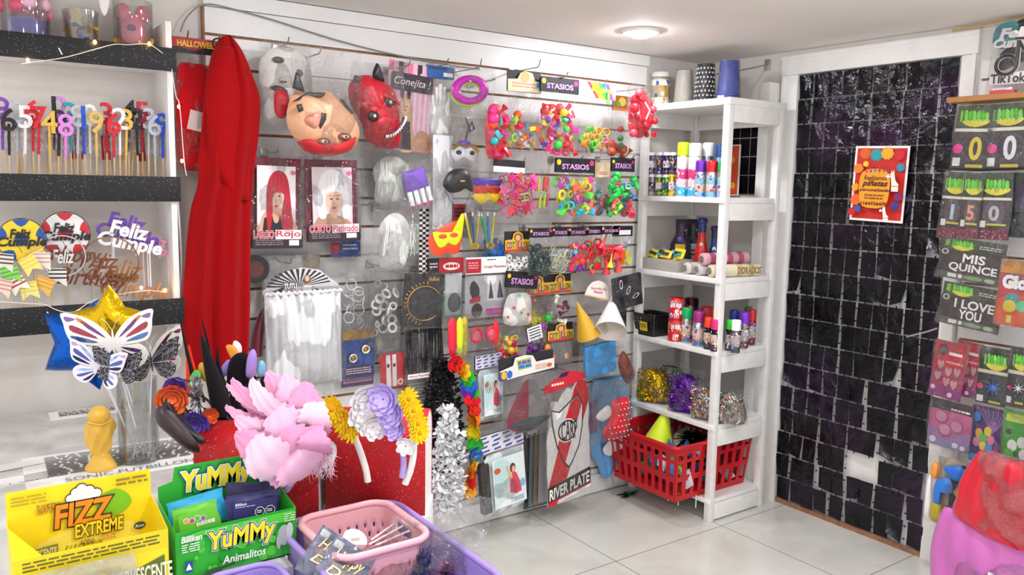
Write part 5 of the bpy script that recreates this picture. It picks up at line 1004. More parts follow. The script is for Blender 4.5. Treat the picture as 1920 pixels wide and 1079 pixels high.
# shutter glasses
P, w_, h_ = py((886, 316, 944, 388), .14); o = thing('glasses_pack', 'bag of purple, red and yellow party glasses', 'glasses', P)
for i, c in enumerate(('f0cf1e', 'e0402c', '5a34a8')):
    z = h_ * (.2 + .2 * i); mb = MB(); a = w_ * .46; q = smooth_pts([(-a, z + h_ * .14), (a, z + h_ * .14), (a, z), (a * .5, z - h_ * .13), (a * .12, z + .0), (0, z + h_ * .05), (-a * .12, z), (-a * .5, z - h_ * .13), (-a, z)], 2); mb.puff(q, .008, M(c), -.006 + .006 * i); part('glasses', mb, o)
bagtop(o, 0, -.005, w_ * 1.1, h_ * 1.1, 17, .04)
# row two right
def pricehook(x0, y0, x1, y1, d, lab, col='f4f2ee'):
    P, w_, h_ = py((x0, y0, x1, y1), d); c = Card(w_, h_, '1c1a1e'); c.R(.0, .55, 1, 1, col); solo('header_card', c, lab, 'header card', P, (0, D(2), 0))
pricehook(925, 300, 984, 324, .19, 'black and white header card above the pink shape bag'); hook(982, 304, .2, 'steel hook with white tip above the pink shape bag', .02)
pack('toy_pack', 'bag of pink and red shape cutters with green puzzle piece', 'toys', (940, 322, 1004, 404), .19, filler=lambda o, w_, h_, t: (fill(o, w_, h_, t, ['star', 'horn', 'frame', 'ball'], ['f0268c', 'f04a9c', 'e83050', 'f05a4c', 'e83a7c'], 26, .026, (.06, .06, .94, .9), 7), part('frame_toy', piece('frame', '62e03a'), o, loc=(w_ * .05, -.03, h_ * .42), rot=(0, 1.4, 0), scale=.045)), t=.05)
pack('toy_pack', 'narrow bag of yellow and red toy sticks', 'toys', (1001, 318, 1031, 402), .17, filler=lambda o, w_, h_, t: [part('toy_stick', piece('stick', c), o, loc=(x * w_, -.004, z * h_), rot=(0, .12, 0), scale=.05) for x, z, c in ((-.25, .65, 'f2e01e'), (.1, .68, 'e83a2c'), (-.15, .3, 'd8e81e'), (.12, .3, 'a8e01e'), (.32, .32, 'f0468c'), (.3, .66, 'f0542c'))], t=.03)
pack('toy_pack', 'black STASIOS header bag of neon cars, frames and blocks, second row', 'toys', (1040, 297, 1113, 405), .2, STA('STASIOS'), .25, 1.0, .05, fl(['frame', 'car', 'block', 'ring'], ['62e03a', 'f0541e', 'e8e01e', '34b8d8', 'f0268c', 'c83ad0', 'f05a2c', 'b8e82c'], 30, .027, (.06, .05, .94, .85), 8)); hook(1091, 298, .22, 'steel hook that carries the second row STASIOS bag', .014)
pack('toy_pack', 'bag of green, yellow and red balls under a peach cone header', 'toys', (1110, 305, 1146, 406), .15, hd('e6c79a', '', 'fff', lambda c: (c.P([(.5, .05), (.95, .95), (.05, .95)], 'f0dcc0'), c.lines(.25, .62, .8, .85, 2, 'c8503c', 4))), .28, .8, .05, fl(['ball', 'ball', 'spider'], ['3ac84a', 'e83a6c', 'e8d83a', 'e82c44', '4a7a7c'], 9, .026, (.1, .05, .95, .75), 3))
pack('toy_pack', 'bag of green whistles under a small STASIOS header', 'toys', (1142, 296, 1190, 404), .2, STA('STASIOS'), .24, .9, .05, fl(['whistle'], ['1fb84a', '2ccc54', '28c04c', 'e8506c', '2a7ac8', 'f0685c', 'c8e03a', '22b04a'], 22, .028, (.05, .05, .95, .9), 9)); hook(1186, 298, .24, 'steel hook that carries the green whistles', .014)
# neon masks
F = Face(838, 478, 1, -.17); o = thing('domino_mask', 'pair of flat neon masks, yellow over orange', 'mask', F.P)
for l, c, y, nm in (([(803, 440), (806, 474), (825, 479), (840, 475), (858, 478), (868, 466), (874, 428), (868, 412)], 'f84a22', .004, 'orange_mask'), ([(806, 436), (818, 462), (832, 462), (840, 456), (856, 460), (868, 445), (874, 405), (866, 404), (858, 432), (830, 436)], 'd8f01e', -.004, 'yellow_mask')):
    mb = MB(); mb.puff(G(l), .006, M(c), y); part(nm, mb, o)
for x, y in ((826, 443), (850, 441)): mb = MB(); p = F(x, y); mb.puff([(p[0] + q[0], p[1] + q[1]) for q in ellipse(0, 0, 9 * F.k, 4.5 * F.k, 12)], .002, M('e8502c'), -.011); part('eye_hole', mb, o)
# blowers
P, w_, h_ = py((872, 388, 932, 474), .12); o = thing('blower_pack', 'bag of blue, green and yellow party blowers', 'party blowers', P)
for i, (x, c) in enumerate(((-.4, 'e8e03a'), (-.25, '2a5a8c'), (-.12, 'c8b03a'), (.1, '22b85c'), (.22, '2a7ad0'), (.36, 'd8d83a'))):
    mb = MB(); X = T(x * w_, 0, h_ * .5) @ RY(D(-14 + 10 * (i % 3))); mb.lathe([(.002, -h_ * .36), (.004, -h_ * .3), (.006, h_ * .22), (.0045, h_ * .3)], M(c), 8, X); mb.lathe([(.0045, h_ * .3), (.0045, h_ * .38)], M('f2f0ee'), 8, X); part('blower', mb, o); mb = MB(); mb.tube([X @ Vector((.012 * math.cos(a * .6) * (1 - a / 24), -.006, -h_ * .36 + .012 * math.sin(a * .6) * (1 - a / 24))) for a in range(20)], .003, M('d8b02c'), 5); part('curl', mb, o)
bagtop(o, 0, -.005, w_ * 1.1, h_ * 1.1, 18, .04); hook(936, 396, .16, 'steel hook that carries the party blowers', .012)
pack('balloon_pack', 'small bag of blue balloons behind the party blowers', 'balloons', (910, 446, 948, 482), .06, filler=fl(['horn', 'ball'], ['2a7ad8', '3a8ae0'], 9, .026, (.1, .1, .9, .9), 3), t=.03)
# COTILLON headers
def cot(w_, h_):
    c = Card(w_, h_, 'e8b82c', outline=[(0, 1), (1, 1), (1, .42), (.72, .4), (.68, .12), (.5, 0), (.32, .12), (.28, .4), (0, .42)])
    c.E(.5, .3, .16, '8a4a22', .2); c.E(.5, .32, .1, 'e2b08a', .15); c.R(0, .88, 1, 1, 'd8401e')
    cl = ('c8202c', '2a5ac0', '1f8a3a', 'd8641e', 'a82a8c', '1f7a8a', 'c82c3c', '2a8a3a')
    for i, ch in enumerate('COTILLON'): c.t(ch, .05 + .113 * i + (.03 if ch == 'I' else 0), .52, .05 + .113 * (i + 1) - .012 - (.03 if ch == 'I' else 0), .84, cl[i], .04)
    return c
pack('toy_pack', 'bag of little footballs under a COTILLON header', 'toys', (946, 434, 993, 516), .13, cot, .46, 1, .03, fl(['soccer'], ['fff'], 9, .02, (.08, .08, .92, .9), 2))
pack('toy_pack', 'bag of dark green toy spiders under a black header, third row', 'toys', (991, 428, 1034, 516), .18, STA('STASIOS'), .2, 1, .04, fl(['spider', 'ring'], ['1f3a38', '274a46', '1a302e'], 16, .026, (.06, .05, .94, .75), 4)); hook(1030, 432, .2, 'steel hook that carries the spider bag', .012)
pack('toy_pack', 'bag of pale glow letters and rings under a black header', 'toys', (1034, 426, 1066, 512), .18, STA('STASIOS'), .2, 1, .04, fl(['frame', 'bangle'], ['cfe0d8', 'c8dce0', 'e0e8a8', 'a8c8d0'], 12, .024, (.08, .06, .92, .7), 5))
pack('toy_pack', 'bag of mixed red, purple and yellow rings under a black header', 'toys', (1064, 426, 1100, 508), .18, STA('STASIOS'), .2, 1, .04, fl(['ring', 'ball', 'star'], ['e82c6c', '8a2ab0', 'f0a82c', 'e83a3c', '4ab0d8', 'f07a2c'], 18, .02, (.06, .05, .94, .72), 6)); hook(1098, 430, .2, 'steel hook that carries the mixed rings', .012)
pack('toy_pack', 'bag of red toys with lime and green rings', 'toys', (1098, 424, 1128, 508), .18, STA('STASIOS'), .2, 1, .04, fl(['ring', 'horn', 'block'], ['e82c2c', 'd81e2c', 'd8e03a', '3ab03a', 'e83c3c'], 14, .024, (.06, .05, .94, .85), 7))
pack('toy_pack', 'bag of neon red and yellow horns', 'toys', (1126, 424, 1162, 508), .2, STA('STASIOS'), .18, 1, .04, lambda o, w_, h_, t: (fill(o, w_, h_, t, ['horn'], ['f0404c', 'f83a4c', 'f05a5c'], 9, .04, (.1, .1, .95, .85), 8), part('horn', piece('horn', 'f0e02c'), o, loc=(-w_ * .1, -.02, h_ * .3), rot=(0, 3.3, 0), scale=.055))); hook(1146, 430, .21, 'steel hook that carries the neon horns', .012)
pack('toy_pack', 'bag of teal, orange and yellow blocks, last of the third row', 'toys', (1148, 424, 1184, 504), .2, hd('17151b', '', 'fff', lambda c: c.R(.3, .4, .9, .85, 'e8e4e4')), .24, 1, .04, lambda o, w_, h_, t: [part('toy_block', piece('block', c), o, loc=(x * w_, y, z * h_), rot=(0, r_, 0), scale=s_) for x, y, z, r_, s_, c in ((.15, -.005, .72, .3, .032, '22b0b8'), (-.1, -.015, .42, .1, .05, 'f8581e'), (.25, 0, .45, -.2, .045, 'e8e01e'), (-.35, .0, .45, .3, .036, 'f0d01e'), (-.1, -.01, .2, 1.4, .04, 'f86a2c'), (.3, -.01, .22, .9, .036, 'd8e02c'))])
# header strip row
pack('party_pack', 'black and red header packet left of the white card header', 'packet', (802, 484, 868, 514), .11, hd('b5202c', '', 'f4ece0', lambda c: (c.R(0, 0, .3, 1, '241a1e'), c.lines(.04, .3, .26, .7, 2, 'd8c8d0', 3), c.E(.65, .55, .24, 'f0e0d8', .26), c.lines(.48, .45, .84, .7, 1, 'b5202c', 6, .8))), .95, 1, .02)
P, w_, h_ = py((872, 482, 950, 604), .13); o = thing('ear_pack', 'white header card packet with black animal ears inside', 'costume', P); c = Card(w_, h_ * .25, 'f0eeea'); c.R(0, .1, .36, .95, 'b51e2c'); c.lines(.06, .3, .3, .75, 3, 'e0a0a4', 3); c.t('Orejas Plateadas', .42, .52, .95, .72, 'b84a5c', .02); c.lines(.5, .14, .7, .26, 1, '3a3638', 3); part('header_card', c, o, loc=(0, -.004, h_ * .75))
c = Card(w_, h_ * .72, 'b9b6b8'); c.R(.52, .02, .98, .55, 'dedcde'); c.P([(.2, .1), (.34, .28), (.3, .5), (.18, .5), (.1, .25)], '1c191d', 2); c.P([(.56, .5), (.6, .1), (.68, .5)], '3a383c'); c.P([(.76, .5), (.82, .08), (.92, .5)], '4a484c'); c.P([(.1, .5), (.36, .42), (.36, .56), (.12, .58)], 'b02438'); c.E(.28, .74, .13, '2a1c20', .16); c.R(.5, .72, .96, .86, 'd21e98'); c.R(.0, .9, .96, .96, '2a1520'); part('insert_card', c, o); bagtop(o, 0, -.005, w_ * 1.05, h_ * .8, 19, .03)
P, w_, h_ = py((814, 508, 866, 592), .11); o = thing('glasses_pack', 'packet of clear green rimmed glasses', 'glasses', P); c = Card(w_, h_, 'b4bcb8'); c.R(0, 0, .38, 1, '3fae62'); c.R(.4, .05, 1, .5, 'd6d8d8'); c.E(.72, .72, .24, '5a605e', .22); c.E(.2, .25, .15, '9adcae', .16); c.E(.2, .25, .1, '3fae62', .1); part('insert_card', c, o)
mb = MB(); mb.torus(.017, .002, M('36b85e'), T(-w_ * .28, -.006, h_ * .74), 18, 6); mb.torus(.017, .002, M('36b85e'), T(-w_ * .28, -.006, h_ * .4), 18, 6); part('glasses', mb, o); bagtop(o, 0, -.004, w_ * 1.05, h_ * 1.05, 20, .025)
# gold headband on black card
P, w_, h_ = py((752, 514, 828, 614), .12); o = thing('headband_pack', 'gold Feliz Cumpleaños headband on a black card', 'headband', P, (0, D(4), 0)); c = Card(w_, h_, '26222a'); c.P([(.6, .1), (.64, .05), (.68, .1), (.74, .04), (.8, .1), (.84, .05), (.88, .12), (.62, .13)], 'b8863c'); part('black_card', c, o)
mb = MB(); q = [(w_ * .02 + w_ * .42 * math.cos(D(a)), -.006, h_ * .45 + h_ * .32 * math.sin(D(a))) for a in range(35, 325, 10)]; mb.tube(q, .0022, M('c9a55c', 'metal'), 6); part('band', mb, o, 'gold band')
mb = MB(); tx = 'FELIZ CUMPLEAÑOS'
for i, ch in enumerate(tx):
    if ch == ' ': continue
    a = D(258 - 11.5 * i); X = T(w_ * .02 + w_ * .48 * math.cos(a), -.008, h_ * .45 + h_ * .38 * math.sin(a)) @ RY(-(a - math.pi / 2)); mb.text(ch, -.003, -.005, .003, .006, 0, M('c9a55c', 'metal'), .001, .03, X=X)
part('letters', mb, o, 'gold raised letters'); bagtop(o, 0, -.004, w_ * 1.05, h_ * 1.05, 22, .02); hook(806, 512, .15, 'steel hook that carries the gold headband card')
# tutu
def tutuhd(w_, h_):
    c = Card(w_, h_, 'd9d7d6', outline=[(0, 1), (1, 1), (1, .6), (.86, .35), (.74, .1), (.5, 0), (.28, .12), (.18, .4), (0, .7)])
    for i in range(15):
        a = D(10 + 11.5 * i); c.P([(.47, .62), (.47 + .42 * math.cos(a), .62 - .58 * math.sin(a)), (.47 + .42 * math.cos(a + .09), .62 - .58 * math.sin(a + .09))], '1d1a1e')
    c.P([(0, 1), (.0, .85), (.26, .6), (.3, .95)], '2a262b'); c.P([(.62, .66), (.98, .9), (.98, 1), (.66, 1)], '2a262b'); c.P(ellipse_uv(.57, .38, .045, .14), '7a4a34'); c.P(ellipse_uv(.57, .36, .03, .1), 'e4b99c'); c.P([(.5, 1), (.52, .58), (.62, .58), (.66, 1)], 'efe9e8'); c.P([(.46, .95), (.49, .62), (.52, .6), (.5, .95)], 'e0b294'); c.P([(.63, .6), (.66, .62), (.7, .95), (.66, .95)], 'e0b294')
    c.t('TUTU', .27, .5, .43, .66, 'f4f2f2', .04, 0, '1d1a1e', .04); c.t('BLANCO', .25, .7, .45, .86, 'f4f2f2', .04, 0, '1d1a1e', .04); return c
P, w_, h_ = py((490, 502, 640, 722), .12); o = thing('tutu_pack', 'large white tulle tutu in clear bag, header TUTU BLANCO', 'costume', P); part('header_card', tutuhd(w_ * .95, h_ * .26), o, loc=(0, .004, h_ * .74))
mb = MB(); mt = M('e9eaeb', 'cloth')
def tf(u, v):
    x = (u - .5) * w_ * .94; e = 1 - abs(2 * u - 1) ** 4; f_ = .004 * math.sin(34 * u + 2 * math.sin(5 * v)) + .003 * math.sin(71 * u + 3 * v); ruf = .01 * math.sin(60 * u) * (v > .93); return (x, -.012 - .04 * e * (1 - abs(2 * v - 1) ** 6) - f_ - ruf, v * h_ * .8)
mb.grid(tf, 90, 20, mt); tl_ = part('tulle', mb, o); solid(tl_, .004, 1); mb = MB(); mb.tube([(-w_ * .47 + w_ * .94 * i / 40, -.03 - .006 * math.sin(i * 1.9), h_ * .8 + .004 * math.sin(i * 2.3)) for i in range(41)], .006, M('f1f1f1', 'cloth'), 6); part('waistband', mb, tl_, 'ruffled white waistband'); bagtop(o, 0, -.01, w_ * 1.04, h_ * .86, 23, .12, -.012); hook(545, 495, .1, 'dark hook that carries the white tutu')
solo('paper_fan', (lambda m: (m.lathe([(.05, -.004), (.05, .004)], M('1a171a'), 26, RX(D(90))), m.lathe([(.03, -.006), (.03, .006)], M('5a2a1e'), 20, RX(D(90))), m)[2])(MB()), 'black round disc half hidden behind the red cape, left of the tutu', 'fan', wy(478, 505, .09))
# bags with cord and chain
for box, lab, c, kd, n, hk in (((636, 500, 692, 640), 'clear bag of white cords beside the tutu', 'eceaea', 'bangle', 9, (672, 482)), ((690, 506, 752, 650), 'crumpled clear bag with silver chain and white tag', 'd8d6d4', 'ring', 12, (718, 500))):
    pack('accessory_pack', lab, 'accessory', box, .1, filler=fl([kd], [c, 'f2f0f0', 'c9c7c6'], n, .024, (.15, .15, .85, .85), 2), t=.06, crumple=.5); hook(*hk, .12, 'steel hook that carries the ' + lab[:28].rstrip())
P, w_, h_ = py((642, 618, 702, 708), .08); o = thing('handcuff_pack', 'blue card with gold toy handcuffs', 'toy handcuffs', P); c = Card(w_, h_, '1e4a9c'); c.R(0, 0, 1, .2, 'd8a53c'); c.R(.05, .75, .95, .97, '3a1f4a'); c.lines(.1, .8, .9, .94, 3, 'd8c8e0', 3); part('blue_card', c, o)
for x, z in ((-.2, .42), (.2, .58)): mb = MB(); mb.torus(.014, .005, M('efe9d8', 'metal'), T(x * w_, -.008, z * h_), 18, 8); mb.ball((x * w_, -.009, z * h_), (.008, .004, .009), M('b88a3a', 'metal'), 8); part('cuff', mb, o)
bagtop(o, 0, -.004, w_ * 1.06, h_ * 1.06, 24, .03)
P, w_, h_ = py((714, 662, 760, 728), .09); o = thing('stocking_card', 'red card with a pair of white stockings', 'stockings', P, (0, D(-2), 0)); c = Card(w_, h_, 'c8202e'); c.P([(.25, .05), (.42, .05), (.44, .95), (.24, .95)], 'f1eeec'); c.P([(.5, .05), (.66, .05), (.66, .95), (.48, .95)], 'f1eeec'); c.E(.33, .35, .06, '4a4448', .06); c.E(.57, .35, .06, '4a4448', .06); c.E(.8, .85, .12, 'f2f0ee'); c.E(.8, .85, .07, 'd8505c'); part('red_card', c, o); bagtop(o, 0, -.003, w_ * 1.05, h_ * 1.05, 25, .012)
P, w_, h_ = py((758, 612, 832, 712), .1); o = thing('wig_pack', 'black fringed accessory in clear bag with white header strip', 'wig', P); r_ = random.Random(3); mb = MB()
for i in range(120): x = r_.uniform(-.45, .45) * w_; mb.tube([(x, r_.uniform(-.012, .012), h_ * .95), (x + r_.uniform(-.01, .01), r_.uniform(-.02, .01), h_ * r_.uniform(.1, .3))], .0016, M('17151a', 'satin'), 3)
part('fringe', mb, o); c = Card(w_ * .55, .02, 'efecea'); c.t('Peluca Flequillo', .06, .3, .94, .75, 'c8384c', .03); part('header_strip', c, o, loc=(-w_ * .2, -.022, h_ * .06)); bagtop(o, 0, -.004, w_, h_ * 1.05, 26, .05)
# glasses bag
P, w_, h_ = py((836, 592, 938, 668), .17); o = thing('glasses_pack', 'bag of red, pink and lime giant sunglasses', 'glasses', P)
for x0, x1, c, y in ((-.48, -.34, 'e01e3c', -.01), (-.34, -.24, 'd8e82c', -.014), (-.24, -.14, 'c8b02c', -.008)): mb = MB(); mb.puff(smooth_pts([(x0 * w_, h_ * .9), (x1 * w_, h_ * .92), (x1 * w_, h_ * .1), (x0 * w_ + .004, h_ * .15)], 3), .008, M(c), y); part('glasses_arm', mb, o)
for x in (.02, .3): mb = MB(); mb.torus(.024, .006, M('e0203c'), T(x * w_, -.012, h_ * .52) @ Matrix.Diagonal((1, 1, 1.15, 1)), 22, 8); mb.puff(ellipse(x * w_, h_ * .52, .022, .026, 16), .002, M('d86a84'), -.012); part('lens_rim', mb, o)
mb = MB(); mb.puff(smooth_pts([(.36 * w_, h_ * .9), (.45 * w_, h_ * .6), (.4 * w_, h_ * .2), (.33 * w_, h_ * .3)], 3), .006, M('e02434'), -.012); part('glasses_arm', mb, o); bagtop(o, 0, -.005, w_ * 1.08, h_ * 1.12, 27, .05)
pack('toy_pack', 'white bag with coloured dots under a tilted STASIOS header', 'toys', (940, 510, 1000, 612), .15, STA('STASIOS'), .3, 1, .05, lambda o, w_, h_, t: ((lambda mb: (mb.puff(smooth_pts([(-w_ * .42, .01), (-w_ * .42, h_ * .7), (-w_ * .2, h_ * .86), (w_ * .3, h_ * .84), (w_ * .42, h_ * .3), (w_ * .36, .008)], 3), .02, M('e6e2dc', 'satin')), part('white_pouch', mb, o)))(MB()), [part('dot', piece('ball', c), o, loc=(x * w_, -.022, z * h_), scale=.012) for x, z, c in ((-.25, .5, 'd83a8c'), (0, .38, '3ac83a'), (.22, .34, 'e8323c'), (.38, .7, 'f05a4c'), (-.4, .25, 'f0503c'), (.05, .5, 'f0d08a'), (-.1, .82, '5ad88a'))]), tilt=6)
pack('toy_pack', 'bag of spiky neon balls under a COTILLON header, left of two', 'toys', (985, 516, 1030, 618), .13, cot, .36, 1, .05, fl(['spiky'], ['d8e02c', '3ac84a', 'e8e03a', 'a838c0'], 7, .03, (.06, .05, .94, .6), 5)); pack('toy_pack', 'bag of whistles and keys under a COTILLON header, right of two', 'toys', (1026, 514, 1070, 610), .11, cot, .36, 1, .05, lambda o, w_, h_, t: (fill(o, w_, h_, t, ['horn', 'whistle'], ['e8e0d4', '3a3236', 'c8b8b0', '8a2a50'], 7, .024, (.1, .05, .9, .85), 6)))
pack('toy_pack', 'bag of pink and yellow little beads near the glasses bag', 'toys', (928, 622, 970, 672), .12, filler=fl(['ball', 'star', 'ring'], ['e8247c', 'f0303c', 'e8c03a', 'd8e06a', 'c81e50'], 22, .018, (.05, .05, .95, .95), 4), t=.04)
pack('toy_pack', 'striped price tag packet of purple and pink toys', 'toys', (990, 610, 1028, 668), .15, hd('efeeee', '', 'fff', lambda c: [c.R(.1, .12 + .2 * i, .9, .2 + .2 * i, '3a3640') for i in range(4)]), .45, .7, .04, fl(['ball', 'horn'], ['5a2a6a', 'd83a6c', 'e8902c', '3a2a4a', '8a3aa0'], 12, .02, (.05, .05, .95, .9), 5), tilt=-12)
pack('badge_pack', 'two sunflower badges under a COTILLON header', 'badges', (1026, 606, 1074, 684), .13, cot, .42, 1, .02, lambda o, w_, h_, t: (part('badge', piece('button', 'c8704a'), o, loc=(-w_ * .24, -.006, h_ * .35), scale=.026), part('badge', piece('button', 'e8a88a'), o, loc=(w_ * .24, -.006, h_ * .35), scale=.026)))
# party hats
F = Face(1120, 640, 1, -.2); o = thing('party_hat_pack', 'clear bag with a white and a gold cone hat', 'party hat', F.P)
c = Card(.145, .085, 'efe6dc', outline=[(0, .85), (1, 1), (.93, .35), (.78, .1), (.5, 0), (.25, .12), (.1, .4)]); c.P([(.03, .78), (.97, .92), (1, 1), (0, .85)], 'e8b87c'); c.t('Gorro Alto Gris', .22, .36, .86, .5, 'b8384c', .02, -.1); c.t('Plateado', .36, .55, .72, .68, 'b8384c', .02, -.1); p = F(1112, 560); part('header_card', c, o, loc=(p[0], -.006, p[1]), rot=(0, D(8), 0))
def cone(o, apex, base, r, c, nm, inner='e6ddd4'):
    a = Vector((F(*apex)[0], -.0, F(*apex)[1])); b = Vector((F(*base)[0], -.03, F(*base)[1])); ax = (a - b).normalized(); q = ax.to_track_quat('Z', 'Y').to_matrix().to_4x4(); X = Matrix.Translation(b) @ q; L_ = (a - b).length
    mb = MB(); mb.lathe([(r, 0), (.001, L_)], M(c, 'satin'), 26, X); mb.lathe([(r * .98, 0.001), (.001, L_ * .96)], M(inner, 'pap'), 26, X); mb.f = mb.f; ob = part(nm, mb, o)
def cone2(o, apex, base, r, c, nm, inner='e6ddd4', ydip=-.06):
    a = Vector((F(*apex)[0], 0, F(*apex)[1])); b = Vector((F(*base)[0], ydip, F(*base)[1])); ax = (a - b).normalized(); X = Matrix.Translation(b) @ ax.to_track_quat('Z', 'Y').to_matrix().to_4x4(); L_ = (a - b).length; mb = MB()
    mb.grid(lambda u, v: (r * (1 - v) * math.cos(2 * math.pi * u), r * (1 - v) * math.sin(2 * math.pi * u), L_ * v), 28, 6, M(c, 'satin'), True, X); mb.grid(lambda u, v: (r * .97 * (1 - v) * math.cos(-2 * math.pi * u), r * .97 * (1 - v) * math.sin(-2 * math.pi * u), L_ * .97 * v), 28, 6, M(inner, 'pap'), True, X); mb.torus(r * .985, .0012, M(c, 'satin'), X @ RX(D(90)), 28, 6); part(nm, mb, o)
cone2(o, (1153, 556), (1114, 614), .074, 'ecebea', 'white_cone_hat', 'e4d9cf', -.1); cone2(o, (1067, 560), (1092, 628), .055, 'd8a51e', 'gold_cone_hat', 'c8963c', -.02); p = F(1112, 645); bagtop(o, p[0], p[1], .17, .19, 28, .09, .01); hook(1133, 515, .22, 'steel hook that carries the cone party hats', .015)
for box, d, lab, n in (((1150, 512, 1208, 580), .24, 'black cloth packet with looped white cord', 3), ((1142, 575, 1174, 634), .2, 'folded black cloth in bag below the white cord packet', 0)):
    P, w_, h_ = py(box, d); o = thing('cloth_pack', lab, 'costume', P, (0, D(-8 if n else 0), 0)); mb = MB(); mb.box((0, 0, h_ / 2), (w_ * .9, .02, h_ * .9), M('24242a', 'cloth'), None, .008); part('black_cloth', mb, o)
    for i in range(n): mb = MB(); mb.torus(.016, .0018, M('efeff0'), T(w_ * (-.25 + .22 * i), -.016, h_ * (.75 - .2 * i)) @ RY(.6 * i) @ Matrix.Diagonal((.5, 1, 1.2, 1)), 16, 5); part('white_cord', mb, o)
    bagtop(o, 0, -.004, w_ * 1.05, h_ * 1.08, int(box[0]), .05)
pack('napkin_pack', 'folded light blue cloth in clear bag', 'cloth', (1090, 634, 1160, 706), .2, filler=lambda o, w_, h_, t: (lambda mb: (mb.box((.004, 0, h_ * .46), (w_ * .82, .02, h_ * .82), M('4a9ad8', 'cloth'), None, .008), part('blue_cloth', mb, o)))(MB()), t=.04, tilt=-5)
pack('wig_pack', 'bag of reddish brown hair beside the light blue cloth', 'wig', (1156, 644, 1192, 726), .19, filler=lambda o, w_, h_, t: (lambda mb: (mb.puff(smooth_pts([(-w_ * .3, h_ * .6), (0, h_ * .85), (w_ * .25, h_ * .6), (w_ * .42, h_ * .2), (w_ * .2, h_ * .04), (-w_ * .1, h_ * .2)], 3), .03, M('7a2f1c', 'satin'), 0, .5, wob=.004), part('hair', mb, o)))(MB()), t=.06, tilt=-8)
# snow packs
def snowhd(w_, h_):
    c = Card(w_, h_, 'e8e6f0')
    for i in range(4):
        for j in range(4): c.P([(.03 + .25 * i + .04 * (j % 2), .2 + .24 * j), (.18 + .25 * i + .04 * (j % 2), .17 + .24 * j), (.2 + .25 * i + .04 * (j % 2), .07 + .24 * j), (.05 + .25 * i + .04 * (j % 2), .1 + .24 * j)], '4a4496')
    return c
def snowbag(o, w_, h_, t):
    mb = bag_mb(w_ * .86, h_ * .96, .04, 5, M('e4eef0', 'satin'), crumple=.15); part('printed_pouch', mb, o, loc=(w_ * .05, 0, 0)); c = Card(w_ * .72, h_ * .8, 'dfeaec', .0006); c.P([(.05, .1), (.4, .05), (.6, .3), (.35, .6), (.1, .8)], 'bfe0dc', 3); c.P(ellipse_uv(.62, .27, .09, .1), '5a3626'); c.P(ellipse_uv(.64, .3, .055, .07), 'e2b090'); c.P([(.5, .75), (.56, .4), (.72, .38), (.86, .78)], 'd8485c', 2); c.P([(.5, .5), (.4, .2), (.45, .18), (.6, .45)], 'e2b090'); c.E(.14, .24, .1, 'd8582c', .06); c.E(.9, .62, .08, '7ab8e0', .08); c.P([(.05, .95), (.3, .85), (.62, .9), (.6, .98), (.05, .99)], 'f4f6f2'); c.lines(.5, .87, .9, .96, 2, '7a9ac0', 3); part('print', c, o, loc=(w_ * .06, -.026, h_ * .1))
pack('snow_pack', 'bag of artificial snow with a girl in red, upper one', 'artificial snow', (893, 664, 942, 786), .14, snowhd, .2, 1, .05, snowbag, tilt=-2); pack('snow_pack', 'bag of artificial snow with a girl in red, lower one near the floor', 'artificial snow', (908, 806, 990, 956), .17, snowhd, .22, 1, .05, lambda o, w_, h_, t: (snowbag(o, w_, h_, t), (lambda mb: (mb.box((-w_ * .42, .004, h_ * .45), (w_ * .2, .03, h_ * .8), M('37302f', 'glit'), None, .006), part('dark_sequin_pouch', mb, o, 'dark sequined edge')))(MB())), tilt=-6)
# cap pack
def caphd(w_, h_):
    c = Card(w_, h_, 'efe9e2', outline=[(0, 1), (1, .86), (1, .4), (.66, .42), (.6, .1), (.45, 0), (.28, .06), (.24, .4), (0, .55)]); c.P([(.3, .2), (.56, .16), (.58, .62), (.33, .66)], '8ad03a', 1); c.lines(.33, .26, .56, .42, 1, '8a3ac0', 3, .9); c.lines(.34, .45, .57, .6, 1, '3a6ae0', 6, .9); c.P([(.0, .6), (.12, .56), (.12, .98), (.0, 1)], '5a2a8a'); c.P(ellipse_uv(.07, .76, .05, .18), 'e8c02c'); c.P(ellipse_uv(.17, .76, .05, .18), '2a6ad0'); c.E(.9, .68, .05, 'e8602c', .1); c.lines(.64, .55, .84, .8, 3, 'e0a88a', 2); return c
def capfill(o, w_, h_, t):
    for pts, c, y in (([(-w_ * .4, h_ * .2), (-w_ * .3, h_ * .55), (0, h_ * .95), (-.01, h_ * .08)], '8d3b48', -.006), ([(-.02, h_ * .05), (0, h_ * .95), (w_ * .3, h_ * .6), (w_ * .42, h_ * .25), (w_ * .2, h_ * .02)], '7f7b7b', -.005)): mb = MB(); mb.puff(smooth_pts(pts, 3), .007, M(c, 'cloth'), y); part('cap_panel', mb, o)
    mb = MB(); mb.puff(smooth_pts([(-w_ * .38, h_ * .22), (0, h_ * .04), (w_ * .4, h_ * .22), (0, h_ * .3)], 3), .01, M('4a5256', 'cloth'), -.008); part('brim', mb, o)
pack('cap_pack', 'red and grey child cap in bag with cut-out party header', 'cap', (941, 664, 1042, 812), .2, caphd, .27, 1, .06, capfill, tilt=-3)
